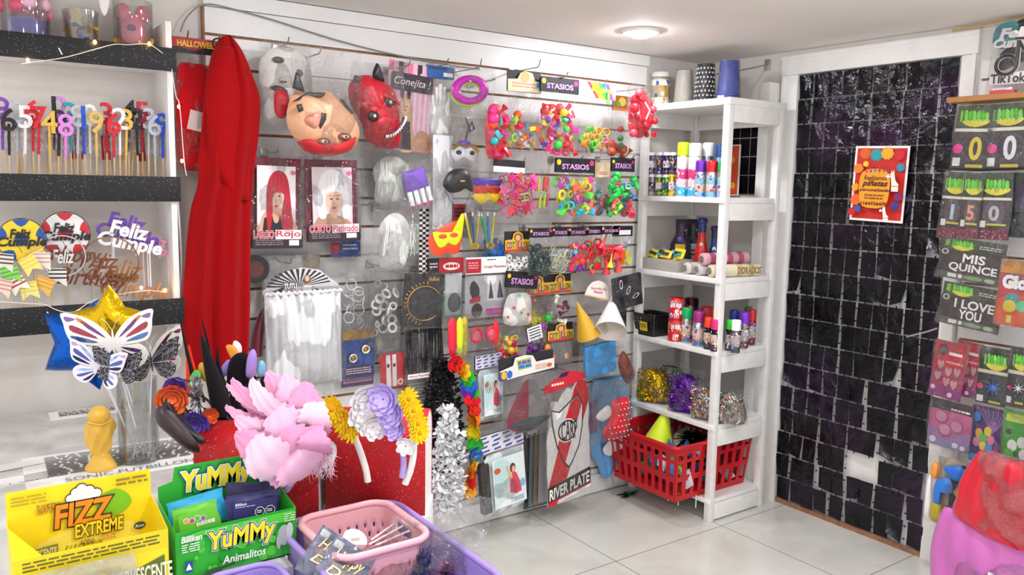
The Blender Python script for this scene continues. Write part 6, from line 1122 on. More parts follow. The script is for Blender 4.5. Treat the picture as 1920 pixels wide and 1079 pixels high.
# tie, blue cloth, panels
pack('tie_pack', 'red bow tie with white dots in clear bag', 'bow tie', (1110, 712, 1182, 828), .22, filler=lambda o, w_, h_, t: ((lambda mb: (mb.puff(smooth_pts([(0, h_ * .64), (w_ * .2, h_ * .68), (w_ * .42, h_ * .66), (w_ * .49, h_ * .4), (w_ * .42, h_ * .1), (w_ * .2, h_ * .02), (-w_ * .1, h_ * .03), (-w_ * .2, h_ * .2), (-w_ * .05, h_ * .36), (0, h_ * .5)], 3), .03, M('d8202e', 'satin')), [mb.ball(((-.12 + .1 * i) * w_ + .05 * w_ * (j % 2), -.0305 * (1 - ((i - 2.6) / 3.6) ** 4 * .7 - ((j - 2.8) / 4.2) ** 4 * .6), h_ * (.07 + .09 * j)), (.0036, .003, .0036), 'f6efec', 6) for i in range(6) for j in range(7) if (j < 3 or i > 1)], part('dotted_bow', mb, o)))(MB()), (lambda mb: (mb.puff(smooth_pts([(-w_ * .4, h_ * .45), (-w_ * .1, h_ * .6), (0, h_ * .45), (-w_ * .2, h_ * .35)], 3), .014, M('ded9d6', 'cloth')), part('white_cloth', mb, o)))(MB())), t=.07, crumple=.4)
mb, P = cloth_drape('', '', '', [(708, 1112, 1172), (760, 1108, 1180), (800, 1106, 1184), (840, 1108, 1180), (868, 1120, 1160), (896, 1130, 1136)], .045, .022, M('69a8dc', 'satin'), 4, .012, 5); o = thing('light_blue_flag', 'light blue and white satin flag hanging by the corner', 'flag', P); part('cloth', mb, o)
mb = MB(); F = Face(1150, 830, 1, -.085); q = Vector(F.P) - P; mb.puff([(a + q.x, b + q.z) for a, b in smooth_pts(F.pts([(1124, 838), (1150, 822), (1186, 832), (1176, 850), (1140, 855)]), 3)], .01, M('e6e8ec', 'satin'), q.y); part('white_band', mb, o, 'white band of the flag')
for i in range(4):
    P, w_, h_ = py((984 + 9 * i, 810 - 3 * i, 1030 + 8 * i, 950 - 4 * i), .05 + .025 * i); c = Card(w_, h_, ['5a5654', '7a8488', '8a7a6c', '9a9a98'][i], .003); c.R(.02, .0, .98, .06, 'b8b4b0'); c.R(.1, .2, .9, .5, ['6a6664', '8a9498', '9a8a7c', 'aaaaa8'][i]); solo('poster_pack', c, ['dark grey flat poster packet at the back beside the football sign', 'blue grey flat poster packet, second behind the football sign', 'tan flat poster packet, third behind the football sign', 'pale grey flat poster packet right behind the football sign'][i], 'poster', P, (0, 0, 0), 'flat packets behind the football sign')
# football club sign
P, w_, h_ = py((1030, 712, 1110, 938), .2); o = thing('club_sign', 'white and red die-cut RIVER PLATE football sign', 'sign', P, (0, D(-3.2), 0))
ol = [(0, 1), (1, 1), (1, .78), (1, .5), (.97, .4), (1, .3), (.98, .12), (.92, .03), (.82, .0), (.72, .02), (.6, .08), (.5, .06), (.38, .1), (.28, .16), (.14, .14), (.06, .2), (.06, .36), (.01, .46), (.02, .6), (0, .72), (.02, .8)]
c = Card(w_, h_, 'efece8', .003, 'pl', ol); RP = 'd3141f'
c.P([(.66, .07), (.75, .02), (.92, .03), (.98, .12), (.99, .2), (.45, .81), (.04, .86), (.04, .83)], RP); c.P([(.1, .21), (.3, .24), (.52, .18), (.74, .12), (.86, .22), (.84, .4), (.76, .56), (.6, .68), (.5, .73), (.36, .66), (.22, .52), (.14, .36)], '1b191c', 1); c.P([(.13, .225), (.31, .252), (.52, .195), (.73, .138), (.835, .225), (.815, .395), (.74, .548), (.59, .665), (.5, .71), (.375, .645), (.245, .51), (.165, .355)], 'f1eeea', 1)
c.P([(.56, .19), (.73, .138), (.825, .22), (.42, .675), (.375, .645), (.25, .52), (.3, .46)], RP); c.P(ellipse_uv(.47, .41, .235, .098), 'f1eeea'); c.P(ellipse_uv(.47, .41, .21, .088), '1b191c'); c.P(ellipse_uv(.47, .41, .18, .074), 'f1eeea'); c.R(.44, .4, .7, .42, 'f1eeea')
c.t('CARP', .34, .335, .7, .485, '1b191c', .02, 0); c.P([(.01, .845), (1, .765), (1, .9), (.01, .97)], '1b191c'); c.P([(.01, .97), (1, .9), (1, .915), (.22, .97), (.2, 1), (.0, 1)], RP); c.P([(.25, .965), (1, .91), (1, .93), (.25, .985)], 'f4f2ee')
fnn = lambda x, z: (x, z + (x + w_ / 2) / w_ * h_ * .072); c.t('RIVER PLATE', .04, .87, .97, .955, 'f4f2ee', .03, .05, fn=fnn); part('sign_board', c, o)
c = Card(w_ * .92, h_ * .17, 'd02534', .0015, outline=[(0, 1), (1, .62), (1, .3), (.7, .12), (.5, .0), (.35, .3), (0, .6)]); c.lines(.18, .54, .5, .66, 1, 'f4e8e8', 4, .9); c.P([(.42, .12), (.62, .1), (.56, .3), (.36, .34)], '2a2050'); part('header_card', c, o, 'red header card', loc=(-w_ * .08, -.006, h_ * .92)); bagtop(o, 0, -.004, w_ * 1.04, h_ * 1.08, 29, .014); hook(1096, 706, .22, 'white tipped hook that carries the football sign', .015)
# garlands
def garland(label, px, py0, py1, wpx, d, c, n, seed, leaf=.014, kind='satin', blobs=None, name='tinsel_garland'):
    r_ = random.Random(seed); P = wy(px, py1, d); Tp = wy(px, py0, d); k = mpp(P); H = Tp.z - P.z; W = wpx * k / 2; o = thing(name, label, 'garland', P); mb = MB(); m = M(c, kind) if isinstance(c, str) else None
    for i in range(n):
        t = r_.random(); sd = r_.choice((-1, 1)); w0 = W * (.35 + .65 * math.sin(math.pi * min(1, t * .9 + .12))) ; x = r_.uniform(-1, 1) * w0; y = r_.uniform(-.03, .02); z = t * H; a = r_.uniform(0, 6.3); e = r_.uniform(-1, 1); dd = Vector((math.cos(a) * math.cos(e), math.sin(a) * math.cos(e) - .3, math.sin(e))) * leaf * r_.uniform(.7, 1.3); s_ = dd.cross(Vector((r_.uniform(-1, 1), r_.uniform(-1, 1), r_.uniform(-1, 1)))).normalized() * leaf * .34; b = Vector((x, y, z))
        mb.add([b - s_ * .4, b + s_ * .4, b + dd * .6 + s_, b + dd, b + dd * .6 - s_], [(0, 1, 2, 3, 4)], m, None, False)
    part('fringe', mb, o); return o, H, W
garland('black tinsel garland hanging at the right end of the red display', 826, 675, 905, 80, .13, '131215', 2300, 3, .02, 'matte'); o, H, W = garland('white tinsel garland hanging over the black one', 836, 765, 960, 66, .24, 'eeeef0', 1200, 4, .023, 'matte')
P, w_, h_ = py((836, 668, 908, 936), .19); o = thing('flower_garland', 'rainbow flower lei hanging beside the tinsel garlands', 'garland', P); RB = ['e8202c', 'f0641e', 'f08a1e', 'f0d01e', '30b83a', '2a6ac8', '5a2a9a', 'e8202c', 'e0301c', 'f0901e', 'f0d01e', '3ab83a', '2a6ac0', 'f0c81e', 'f0801e', 'e8281c', 'f0a01e']
for i, c in enumerate(RB):
    t = i / (len(RB) - 1); pth = [(848, 680), (862, 690), (874, 715), (880, 745), (886, 790), (888, 840), (880, 880), (874, 920)]; q = t * 7; j = min(6, int(q)); f_ = q - j; x = pth[j][0] * (1 - f_) + pth[j + 1][0] * f_; y = pth[j][1] * (1 - f_) + pth[j + 1][1] * f_; a = wy(x, y, .19) - P
    bloom(o, a.x, a.z, .036, c, 6, -.012, 2, 10, 30 * i, 'flower', 'cloth', .4, 1.05); bloom(o, a.x + .022, a.z - .014, .03, RB[(i + 5) % len(RB)] if i % 3 == 0 else c, 6, .004, 1, 0, 20 * i, 'flower', 'cloth', .4, 1)
P, w_, h_ = py((794, 898, 826, 972), .12); o = thing('paper_fan', 'magenta and gold pleated paper fan near the floor', 'paper fan', P, (0, D(12), 0))
for i in range(6): mb = MB(); a0 = D(64 + 9 * i); a1 = D(73 + 9 * i); mb.poly([(0, h_), (-.13 * math.cos(a0), h_ - .13 * math.sin(a0)), (-.13 * math.cos(a1), h_ - .13 * math.sin(a1))], .002 * (i % 2), M('b81a6c' if i % 2 == 0 else 'c9b44a', 'pap'), .001); part('fan_blade', mb, o)
hook(836, 770, .245, 'steel hook that carries the white tinsel garland'); hook(822, 684, .14, 'steel hook that carries the black tinsel garland')
# flat packets showing between the others
for box, d, lab, cat, bgc, draw in (
    ((640, 702, 700, 724), .07, 'purple strip packet below the gold handcuffs', 'packet', '4a2a5c', lambda c: (c.R(.05, .3, .95, .7, 'b88aa0'), c.lines(.1, .4, .9, .6, 2, '3a1f4a', 3))),
    ((620, 448, 676, 482), .06, 'small blue and red header card below the platinum wig', 'header card', '2450a8', lambda c: (c.R(0, .2, .3, .8, 'c8242c'), c.lines(.4, .3, .9, .7, 2, 'dfe4f0', 3))),
    ((492, 478, 600, 560), .04, 'flat pale grey packet behind the white tutu', 'packet', 'dcdad8', lambda c: (c.R(.7, 0, 1, 1, 'c8b8a0'), c.R(.1, .1, .66, .9, 'e6e4e2'))),
    ((706, 590, 752, 662), .06, 'silver grey packet below the crumpled chain bag', 'packet', 'b9b7b6', lambda c: (c.R(.1, .1, .9, .5, 'd4d2d0'), c.R(.2, .6, .8, .9, 'a09c9c'))),
    ((762, 700, 800, 800), .06, 'silver chain strip packet beside the black tinsel garland', 'packet', 'a8a4a2', lambda c: [c.R(.1, .06 * i, .9, .06 * i + .03, 'd8d6d4') for i in range(16)]),
    ((868, 398, 884, 446), .05, 'narrow olive and red strip packet between the neon masks and party blowers', 'packet', '8a8470', lambda c: c.R(0, 0, 1, .4, 'a82a24')),
    ((1074, 604, 1096, 668), .05, 'pale grey packet behind the gold cone hat', 'packet', 'c4c0bc', lambda c: c.R(.1, .1, .9, .5, 'd8d4d0')),
    ((1100, 752, 1120, 812), .07, 'lilac satin strip packet behind the light blue flag', 'packet', 'a88ac4', lambda c: c.R(.2, 0, .5, 1, 'b89ad0')),
    ((936, 548, 950, 600), .06, 'narrow dark maroon strip packet left of the dotted white bag', 'packet', '5a2430', lambda c: c.R(.2, .1, .8, .5, '8a3a48')),
    ((990, 560, 1030, 612), .04, 'pale pink packet behind the spiky neon balls', 'packet', 'dcc4c4', lambda c: c.R(.1, .1, .9, .9, 'd0b4b6'))):
    P, w_, h_ = py(box, d); o = thing('flat_packet', lab, cat, P); c = Card(w_, h_, bgc); draw(c); part('card', c, o); part('clear_bag', bag_mb(w_ * 1.1, h_ * 1.12, .02, int(box[0]) + 3), o, loc=(0, -.004, -.004))
# ================================================================== white corner shelf and its goods
SX0, SX1, SYA, SYB, STOP = -.48, -.1, -.57, -.03, 1.895
LV = [(1.895, .03), (1.468, .024), (1.115, .024), (.79, .024), (.452, .024), (.105, .02)]    # shelf tops
o = thing('corner_shelf', 'tall white wooden shelf unit with open sides in the corner', 'shelf', ((SX0 + SX1) / 2, (SYA + SYB) / 2, 0))
def rel(mb, name): ob = part(name, mb, o); ob.location = -Vector(o.location)
for x in (SX0 + .018, SX1 - .018):
    for y in (SYA + .02, SYB - .02): mb = MB(); mb.box((x, y, STOP / 2 - .005), (.032, .034, STOP - .01), M_SHELF, None, .003); rel(mb, 'post')
for z, t in LV:
    mb = MB(); mb.box(((SX0 + SX1) / 2, (SYA + SYB) / 2, z - t / 2), (SX1 - SX0 + .008, SYB - SYA + .008 if z > 1.8 else SYB - SYA - .012, t), M_SHELF, None, .003); rel(mb, 'shelf_board')
    for y in (SYA + .012, SYB - .012): mb = MB(); mb.box(((SX0 + SX1) / 2, y, z - .05 - t / 2), (SX1 - SX0 - .07, .02, .075), M_SHELF, None, .003); rel(mb, 'side_rail')
    if z > .3: mb = MB(); mb.box((SX1 - .012, (SYA + SYB) / 2, z - .05 - t / 2), (.02, SYB - SYA - .08, .07), M_SHELF, None, .003); rel(mb, 'rear_rail')
def onS(px, py_, x, z): a = wx(px, py_, -x); return Vector((x, a.y, z + .0006)), mpp(a)
def ptr(px, z): # y at shelf depth where pixel column px meets height z
    return None
def can(px, x, lev, wpx, hpx, cap, body, label, bands=(), capfrac=.24, grp=None, base=None, name='spray_can', cat='spray can', z=None):
    z0 = LV[lev][0] if z is None else z; q = at(px, 600, 0, x)
    for _ in range(4):                                  # foot of the can on the shelf under this pixel column
        P = Vector((x, q.y, z0)); d_ = P - CAM; py_ = 539.5 - F_PX * d_.dot(U_) / d_.dot(W_); q = at(px, py_, 0, x)
    P = Vector((x, q.y, z0 + .0008)); k = mpp(P); r = wpx * k / 2; h = hpx * k; o = thing(name, label, cat, P, (0, 0, D(-47)), grp); hb = h * (1 - capfrac)
    mb = MB(); mb.lathe([(r * .9, 0), (r * .98, .003), (r * .98, hb - .006), (r * .86, hb)], M(body, 'metal', .35), 22)
    for v0, v1, c in bands: mb.lathe([(r * .985, v0 * hb), (r * .99, v0 * hb + .0004), (r * .99, v1 * hb - .0004), (r * .985, v1 * hb)], M(c, 'pl', .3), 22)
    r_ = random.Random(int(px * 3 + hpx))
    for i in range(26):
        a = r_.uniform(3.3, 6.1) ; zz = r_.uniform(.08, .9) * hb; s_ = r_.uniform(.08, .24) * r; cc = r_.choice(['d84a3c', 'f0c8a8', '3a5ac0', 'f4f0ee', 'e8a03c'] if len(bands) < 4 else ['f4f0ee'])
        mb.add([(r * 1.004 * math.cos(a + s_ / r * math.cos(t)), r * 1.004 * math.sin(a + s_ / r * math.cos(t)), zz + s_ * math.sin(t) * 1.3) for t in [2 * math.pi * j / 10 for j in range(10)]], [tuple(range(10))], M(cc, 'pl', .3), None, False)
    part('body', mb, o)
    if capfrac: mb = MB(); mb.lathe([(r * .97, hb - .002), (r * .98, h - .008), (r * .9, h - .002), (r * .75, h), (1e-5, h)], M(cap, 'pl', .3), 22); part('cap', mb, o)
    return o
# second level: spray foam
LB = ((.02, .22, '3ab0dc'), (.24, .42, 'f0c8d0'), (.42, .66, 'd83a78'), (.68, .96, 'f2e6ec'))
can(1278, -.43, 1, 23, 100, 'c8f01e', 'efeaf0', 'tall spray can with lime cap and pink print, second shelf', LB); can(1300, -.43, 1, 24, 99, 'f6f5f3', 'efeaf0', 'tall spray can with white cap and pink print, beside the lime cap', LB)
can(1324, -.36, 1, 22, 100, 'f2f1ef', '8a9aa8', 'tall grey spray can with white cap behind the purple capped one', ((.3, .7, '4a5a6c'),)); can(1346, -.36, 1, 20, 98, '1c4a80', '7a92b0', 'tall spray can with dark blue cap at the back', ((.3, .7, '3a5a8a'),))
SB = ((.02, .2, '7ab8e0'), (.22, .5, 'e0c0b0'), (.5, .8, '8ac0d0'))
for px, c, nm in ((1312, '6a1fa8', 'purple'), (1333, 'd81420', 'red'), (1354, '14a85a', 'green')): can(px, -.455, 1, 20.5, 68, c, 'd8d4dc', f'small party foam can with {nm} cap, front row of second shelf', SB, .3)
for i, (px, hp, c, b, lab, z) in enumerate(((1208, 40, 'f2f0ee', '4a4468', 'navy shimmer paint pot with white lid, upper layer, far left', 1), (1222, 41, 'f2f0ee', '5a547c', 'navy shimmer paint pot with white lid, upper layer, second', 1), (1236, 41, 'f2f0ee', '4f4a70', 'navy shimmer paint pot with white lid, upper layer, third', 1), (1249, 41, 'f2f0ee', '3f3a5a', 'navy shimmer paint pot with white lid, upper layer, fourth', 1), (1261, 41, 'eceae8', '4a4668', 'navy shimmer paint pot with white lid, upper layer, beside the lime can', 1),
      (1206, 40, 'f0eeec', 'c8301e', 'red shimmer paint pot with white lid, lower layer', 0), (1222, 40, 'f0eeec', '8a889c', 'grey shimmer paint pot with white lid, lower layer', 0), (1235, 40, 'f0eeec', '5a8a3a', 'green shimmer paint pot with white lid, lower layer', 0), (1248, 40, 'f0eeec', '3f9a2c', 'bright green paint pot with white lid, lower layer', 0), (1259, 42, 'f0c81e', 'e0c03a', 'yellow lidded paint pot, lower layer beside the lime can', 0))):
    can(px, -.43, 1, 13.5, hp, c, b, lab, ((.02, .2, b if b != '8a889c' else 'b0aec0'), (.35, .7, 'dcdce2' if i % 2 else '3a3a44')), .12, 'small paint pots', None, 'paint_pot', 'paint pot', LV[1][0] + (.1006 if z else 0))
# top board
z0 = LV[0][0]
o = can(1237, -.36, 0, 36, 64, 'e4e0da', 'd9d2c6', 'white and yellow jar candle on top of the corner shelf', ((.05, .9, 'efe8cf'), (.3, .7, 'e8cf3a')), .14, None, None, 'jar_candle', 'jar')
def cupstack(px, wpx, hpx, c, label, pat=None, x=-.33):
    q = at(px, 150, 0, x)
    for _ in range(4): P = Vector((x, q.y, z0)); d_ = P - CAM; q = at(px, 539.5 - F_PX * d_.dot(U_) / d_.dot(W_), 0, x)
    P = Vector((x, q.y, z0 + .0008)); k = mpp(P); r = wpx * k / 2; h = hpx * k; o = thing('cup_stack', label, 'paper cups', P, (0, 0, D(-70)), 'cup stacks on top of the corner shelf'); mb = MB(); mb.lathe([(r, 0), (r * .98, .01), (r * .78, h), (1e-5, h)], M(c, 'pap'), 24)
    for i in range(5): mb.torus(r * (1 - .02 * i), .0022, M(c, 'pap'), T(0, 0, .004 + .009 * i) @ RX(D(90)), 24, 6)
    cp = part('cups', mb, o)
    if pat:
        mb = MB()
        for j in range(8):
            for i in range(16):
                a = 2 * math.pi * (i + .5 * (j % 2)) / 16; zz = h * (.08 + .115 * j); rr = (r * .98 + (r * .78 - r * .98) * zz / h) * 1.006; mb.ball((rr * math.cos(a), rr * math.sin(a), zz), (.0042, .0042, .0048), pat, 7)
        part('dots', mb, cp, 'white dots')
    part('clear_wrap', (lambda b: (b.lathe([(r * 1.05, .0), (r * 1.04, .01), (r * .84, h * 1.03), (.01, h * 1.05)], CLEAR, 24), b)[1])(MB()), o); return o
cupstack(1281, 38, 64, 'd8d2c4', 'stack of pale cups with white label on top of the corner shelf'); cupstack(1321, 40, 72, '131217', 'stack of black cups with white dots', 'f1efec'); o = cupstack(1365, 44, 74, '2c3f9c', 'stack of blue cups in wrap, right end of the top'); c = Card(.03, .018, 'ece8e2'); c.lines(.1, .2, .9, .8, 3, '5a5654', 2); part('price_label', c, o, loc=(-.012, -.062, .004))
# third level
def put(px, x, lev, dz=.0008):
    z1 = LV[lev][0]; q = at(px, 500, 0, x)
    for _ in range(4): P = Vector((x, q.y, z1)); d_ = P - CAM; q = at(px, 539.5 - F_PX * d_.dot(U_) / d_.dot(W_), 0, x)
    P = Vector((x, q.y, z1 + dz)); return P, mpp(P)
P, k = put(1250, -.41, 2); FR = (0, 0, D(-90))
o = thing('sweet_tray', 'low silver glitter tray on the middle shelf', 'tray', P, FR); mb = MB(); mb.box((0, 0, .003), (.23, .11, .004), M('9a968e', 'glit'))
for a, b, w_, d_ in ((0, -.055, .23, .003), (0, .055, .23, .003), (-.115, 0, .003, .11), (.115, 0, .003, .11)): mb.box((a, b, .028), (w_, d_, .056), M('a5a098', 'glit'), None, .001)
part('tray_body', mb, o); TP = P
for i, (dx, dz, c, c2, nm, rt) in enumerate(((-.06, .05, 'e8d41e', '2a2a34', 'yellow and black sweet packet standing at the left end of the silver tray', 12), (-.03, .048, '3a2a6a', '2ab0d8', 'purple and blue sweet packet in the tray', -8), (-.045, .04, '8ad03a', 'e8e03a', 'lime sweet packet lying at the front of the tray', 30), (.0, .052, 'f0d81e', '3a3a40', 'bright yellow sweet packet in the middle of the tray', 5), (.005, .042, 'f0701e', 'c84a1c', 'orange sweet packet at the front of the tray', -20), (.03, .046, '2a9ad8', '3a3a6a', 'blue sweet packet in the tray', 14), (.06, .05, 'e8d01e', '2a9a8c', 'yellow and teal sweet packet at the right end of the tray', -10), (-.02, .056, '7a7a8a', '2a2a30', 'grey sweet packet in the tray', 18), (.05, .058, 'ecd42a', '20202a', 'yellow sweet packet on top at right of the tray', 4))):
    o = thing('sweet_packet', nm, 'sweets', TP + Vector((-.02 + .012 * (i % 3), -dx * 1.4, dz * 1.1)), (D(-35 + 12 * (i % 3)), D(rt), D(-90)), 'packets in the silver tray'); mb = bag_mb(.066, .044, .016, i, M(c, 'satin'), 8, 8, crumple=.1); mb.box((0, -.0105, .02), (.045, .001, .016), M(c2, 'pl')); part('packet', mb, o)
def bottle(px, x, wpx, hpx, c, capc, lab, labc, shape=0):
    P, k = put(px, x, 2); r = wpx * k / 2; h = hpx * k; o = thing('party_bottle', lab, 'bottle', P, (0, 0, D(-70))); mb = MB(); mb.lathe([(r * .94, 0), (r, .006), (r, h * .36), (r * .9, h * .44), (r * .62, h * .6), (r * .55, h * .74)], M(c, 'pl', .2), 22); bb = part('body', mb, o); mb = MB(); mb.lathe([(r * .58, h * .73), (r * .6, h * .9), (r * .75, h * .91), (r * .75, h * .97), (r * .5, h), (1e-5, h)], M(capc, 'pl', .25), 20); part('neck_cap', mb, o)
    mb = MB()
    for a0, z_, s_, cc in ((D(288), h * .5, .011, labc), (D(300), h * .12, .008, 'b8d0e0')): mb.add([(r * (.82 if z_ > h * .3 else 1.01) * math.cos(a0 + s_ / r * math.cos(t)), r * (.82 if z_ > h * .3 else 1.01) * math.sin(a0 + s_ / r * math.cos(t)), z_ + s_ * 1.3 * math.sin(t)) for t in [2 * math.pi * j / 12 for j in range(12)]], [tuple(range(12))], M(cc, 'pl'), None, False)
    part('label', mb, bb)
bottle(1313, -.34, 25, 102, 'c8241c', '1e2f70', 'red bottle with dark blue neck on the middle shelf', 'f0dcb0'); bottle(1337, -.31, 21, 88, '1c3a78', '16284e', 'dark blue bottle beside the red one', 'e0e6e8')
for px, x, wp, hp, nm, cols in ((1274, -.3, 46, 92, 'dark purple hand-lettered party bag with yellow tag, in front', ('2a1c3a', 'e8c83a', '8a5ac0')), (1295, -.2, 46, 90, 'black printed party bag leaning behind the purple one', ('1c191f', 'cfcfd4', '4a3a5a'))):
    P, k = put(px, x, 2); w_ = wp * k; h = hp * k; o = thing('party_bag', nm, 'party bag', P, (0, 0, D(-60))); mb = MB(); mb.puff([(-w_ * .5, 0), (w_ * .5, 0), (w_ * .42, h * .5), (w_ * .22, h * .7), (w_ * .24, h), (-w_ * .24, h), (-w_ * .22, h * .7), (-w_ * .42, h * .5)], .022, M(cols[0], 'satin'), 0, .6); pbd = part('body', mb, o); c = Card(w_ * .4, h * .4, cols[1]); c.lines(.1, .3, .9, .7, 2, '3a2030', 3); part('tag', c, pbd, loc=(.004, -.026, h * .1)); mb = MB(); mb.torus(w_ * .2, .004, M(cols[1]), T(0, -.012, h * .78) @ RX(D(0)) @ Matrix.Diagonal((1, 1, .3, 1)), 16, 6); mb.ball((0, -.016, h * .6), (w_ * .14, .01, h * .07), cols[2], 10); part('ribbon', mb, o)
for i, (pa, z1, r, c, lab, tx) in enumerate(((1284, .0, .027, 'd9d2c8', 'silver wrapped cone roll at the left of the rolls', ''), (1306, .0, .027, 'cfc8c6', 'clear wrapped roll, second from left', ''), (1330, .0, .028, 'e3d7b8', 'cream wrapped roll lettered DORADOS', 'DORADOS'), (1314, .048, .028, 'd8a8b4', 'pink wrapped roll lying on top of the others', ''))):
    P, k = put(pa, -.475, 2); o = thing('confetti_roll', lab, 'wrapped roll', P + Vector((0, 0, r + z1)), (0, 0, 0), 'wrapped rolls on the middle shelf'); L_ = .26 if i != 0 else .12; mb = MB(); X = RZ(D(-14 if i < 3 else -8)) @ RY(D(90)); mb.lathe([(r * .5, 0), (r, .006), (r, L_), (r * .5, L_ + .006)], M(c, 'satin'), 18, X); mb.lathe([(r * .55, -.003), (r * .5, .004)], M('b8b4b0', 'foil'), 14, X); part('roll', mb, o)
    for t in (.12, .5, .75): part('print_band', (lambda b: (b.lathe([(r * 1.01, L_ * t), (r * 1.01, L_ * (t + .12))], M(['b8b0aa', 'c8b8b8', 'cdb878', 'b85a78'][i], 'pl'), 18, X), b)[1])(MB()), o)
    if tx: mb = MB(); mb.text(tx, L_ * .5, -r * .45, L_ * .98, r * .6, -r * 1.03, M('8a7a50'), .0004, .03, X=RZ(D(-14))); part('lettering', mb, o)
# fourth level
P, k = put(1222, -.42, 3); o = thing('black_basket', 'small black perforated basket with yellow note', 'basket', P, (0, 0, D(-90)))
base = resample(rrect(.15, .13, .012, 3), .007); nb = len(base); vs = []; fs = []; zz = [i * .105 / 12 for i in range(13)]
for z_ in zz:
    for p in base: vs.append((p[0] * (.86 + .14 * z_ / .105), p[1] * (.86 + .14 * z_ / .105), z_))
for j in range(12):
    for i in range(nb):
        if j in (7, 9) and i % 3 == 0: continue
        fs.append((j * nb + i, j * nb + (i + 1) % nb, (j + 1) * nb + (i + 1) % nb, (j + 1) * nb + i))
fs.append(tuple(range(nb))[::-1]); mb = MB(); mb.add(vs, fs, M('17161a')); bb = solid(part('body', mb, o), .002, -1); mb = MB(); mb.tube([(p[0], p[1], .105) for p in base], .003, M('17161a'), 6, True); part('rim', mb, o)
c = Card(.05, .045, 'ecc81e'); c.lines(.1, .2, .9, .7, 3, '3a3018', 3); c.S(.1, 1.0, .06, 'ecc81e'); c.S(.5, 1.0, .06, 'ecc81e'); part('yellow_note', c, bb, loc=(.01, -.066, .025), rot=(D(8), 0, 0))
RBD = ((.02, .97, 'd8242c'), (.7, .85, 'f2ecec'))
for px, z_, lab, x in ((1266, 0, 'red tin with white lettering, lower of the stacked pair', -.44), (1268, .1, 'red tin with white lettering, upper of the stacked pair', -.44)):
    o = can(px, x, 3, 29, 41, 'c01c26', 'c8202a', lab, RBD, 0, 'stacked red tins', None, 'red_tin', 'tin', LV[3][0] + z_ * 1.02); c = Card(.022, .022, 'f0e8e8', .0004); c.R(.15, .15, .45, .45, 'c8202a'); c.R(.55, .5, .9, .9, 'c8202a'); c.R(.1, .6, .4, .9, 'c8202a'); rr = 29 * mpp(o.location) / 2; part('white_label', c, o, loc=(0.0, -rr * 1.03, .012))
    mb = MB(); mb.text('DE BEBE', -rr * .6, .062, rr * .6, .078, -rr * 1.03, M('f4eeee'), 0, .04); part('lettering', mb, o)
can(1294, -.33, 3, 26, 76, '1a1216', '3a1418', 'dark tin with red band behind the red tins', ((.5, .8, '2a1014'),), 0, None, None, 'dark_tin', 'tin')
for px, x, wp, hp, cap, body, lab in ((1286, -.43, 19, 66, '14a85c', 'b8c8d0', 'party foam can with green cap beside the red tins'), (1308, -.45, 22, 66, '9c1f70', 'b0c0d0', 'party foam can with magenta cap'), (1327, -.46, 17, 60, 'f04a1e', '2a2628', 'black patterned can with orange cap'), (1340, -.47, 18, 60, 'f0267c', '2a2628', 'black patterned can with pink cap beside the shelf post'),
      (1322, -.33, 22, 66, 'b0202c', 'a8a8b4', 'can with dark red cap in the back row'), (1338, -.31, 20, 66, 'c8442c', 'a8a8b4', 'can with rust cap in the back row'), (1367, -.4, 16, 58, '3ad82c', '2a2628', 'black can with bright green cap right of the shelf post'), (1378, -.42, 18, 62, 'f2f1ee', '6a6878', 'grey can with white cap right of the shelf post'), (1374, -.28, 18, 66, '1c3a9c', '8a8a9c', 'can with dark blue cap behind the white capped one'), (1393, -.3, 19, 68, '7a2fc0', '8a8494', 'can with violet cap near the rear post'), (1407, -.2, 17, 66, 'c81e28', '9a3a44', 'can with red cap at the rear post'), (1400, -.16, 15, 66, '2a8a3a', '8a8a94', 'can with green cap hidden at the back')):
    can(px, x, 3, wp, hp, cap, body, lab, ((.05, .25, '5a7a9c' if body[0] in 'b' else '4a4648'), (.3, .75, 'd8b8a8' if body[0] == 'b' else 'cdb8a0' if body == '2a2628' else 'a8a4b0')), .3)
# fifth level: bags of tinsel confetti
def shredbag(px, x, wpx, hpx, cols, label, seed, n=420, lean=-5):
    P, k = put(px, x, 4, .008); w_ = wpx * k; h = hpx * k; o = thing('confetti_bag', label, 'confetti bag', P, (D(lean), 0, D(-62)), 'confetti bags'); r_ = random.Random(seed)
    mb = MB(); mb.puff(smooth_pts([(-w_ * .46, .004), (-w_ * .44, h * .6), (-w_ * .25, h * .95), (w_ * .2, h * .95), (w_ * .44, h * .6), (w_ * .46, .004)], 3), .034, M(cols[0], 'foil'), 0, 1.); part('foil_mass', mb, o)
    for ci, c in enumerate(cols):
        mb = MB(); m = M(c, 'foil', .2)
        for i in range(n // len(cols)):
            u = r_.uniform(-.46, .46); v = r_.uniform(.02, .95); e = math.sqrt(max(0, 1 - (2 * abs(u)) ** 2.5)) * math.sqrt(max(0.02, 1 - abs(2 * v - 1) ** 3)); b = Vector((u * w_, -.036 * e - .001, v * h)); a = r_.uniform(0, 6.3); dd = Vector((math.cos(a), r_.uniform(-.5, .1), math.sin(a))) * r_.uniform(.006, .016); s_ = dd.cross(Vector((r_.uniform(-1, 1), 1, r_.uniform(-1, 1)))).normalized() * .0016; mb.add([b - s_, b + s_, b + dd + s_, b + dd - s_], [(0, 1, 2, 3)], m, None, False)
        part('shred', mb, o)
    part('clear_bag', bag_mb(w_ * 1.1, h * 1.12, .085, seed, CLEAR), o, loc=(0, 0, -.003))
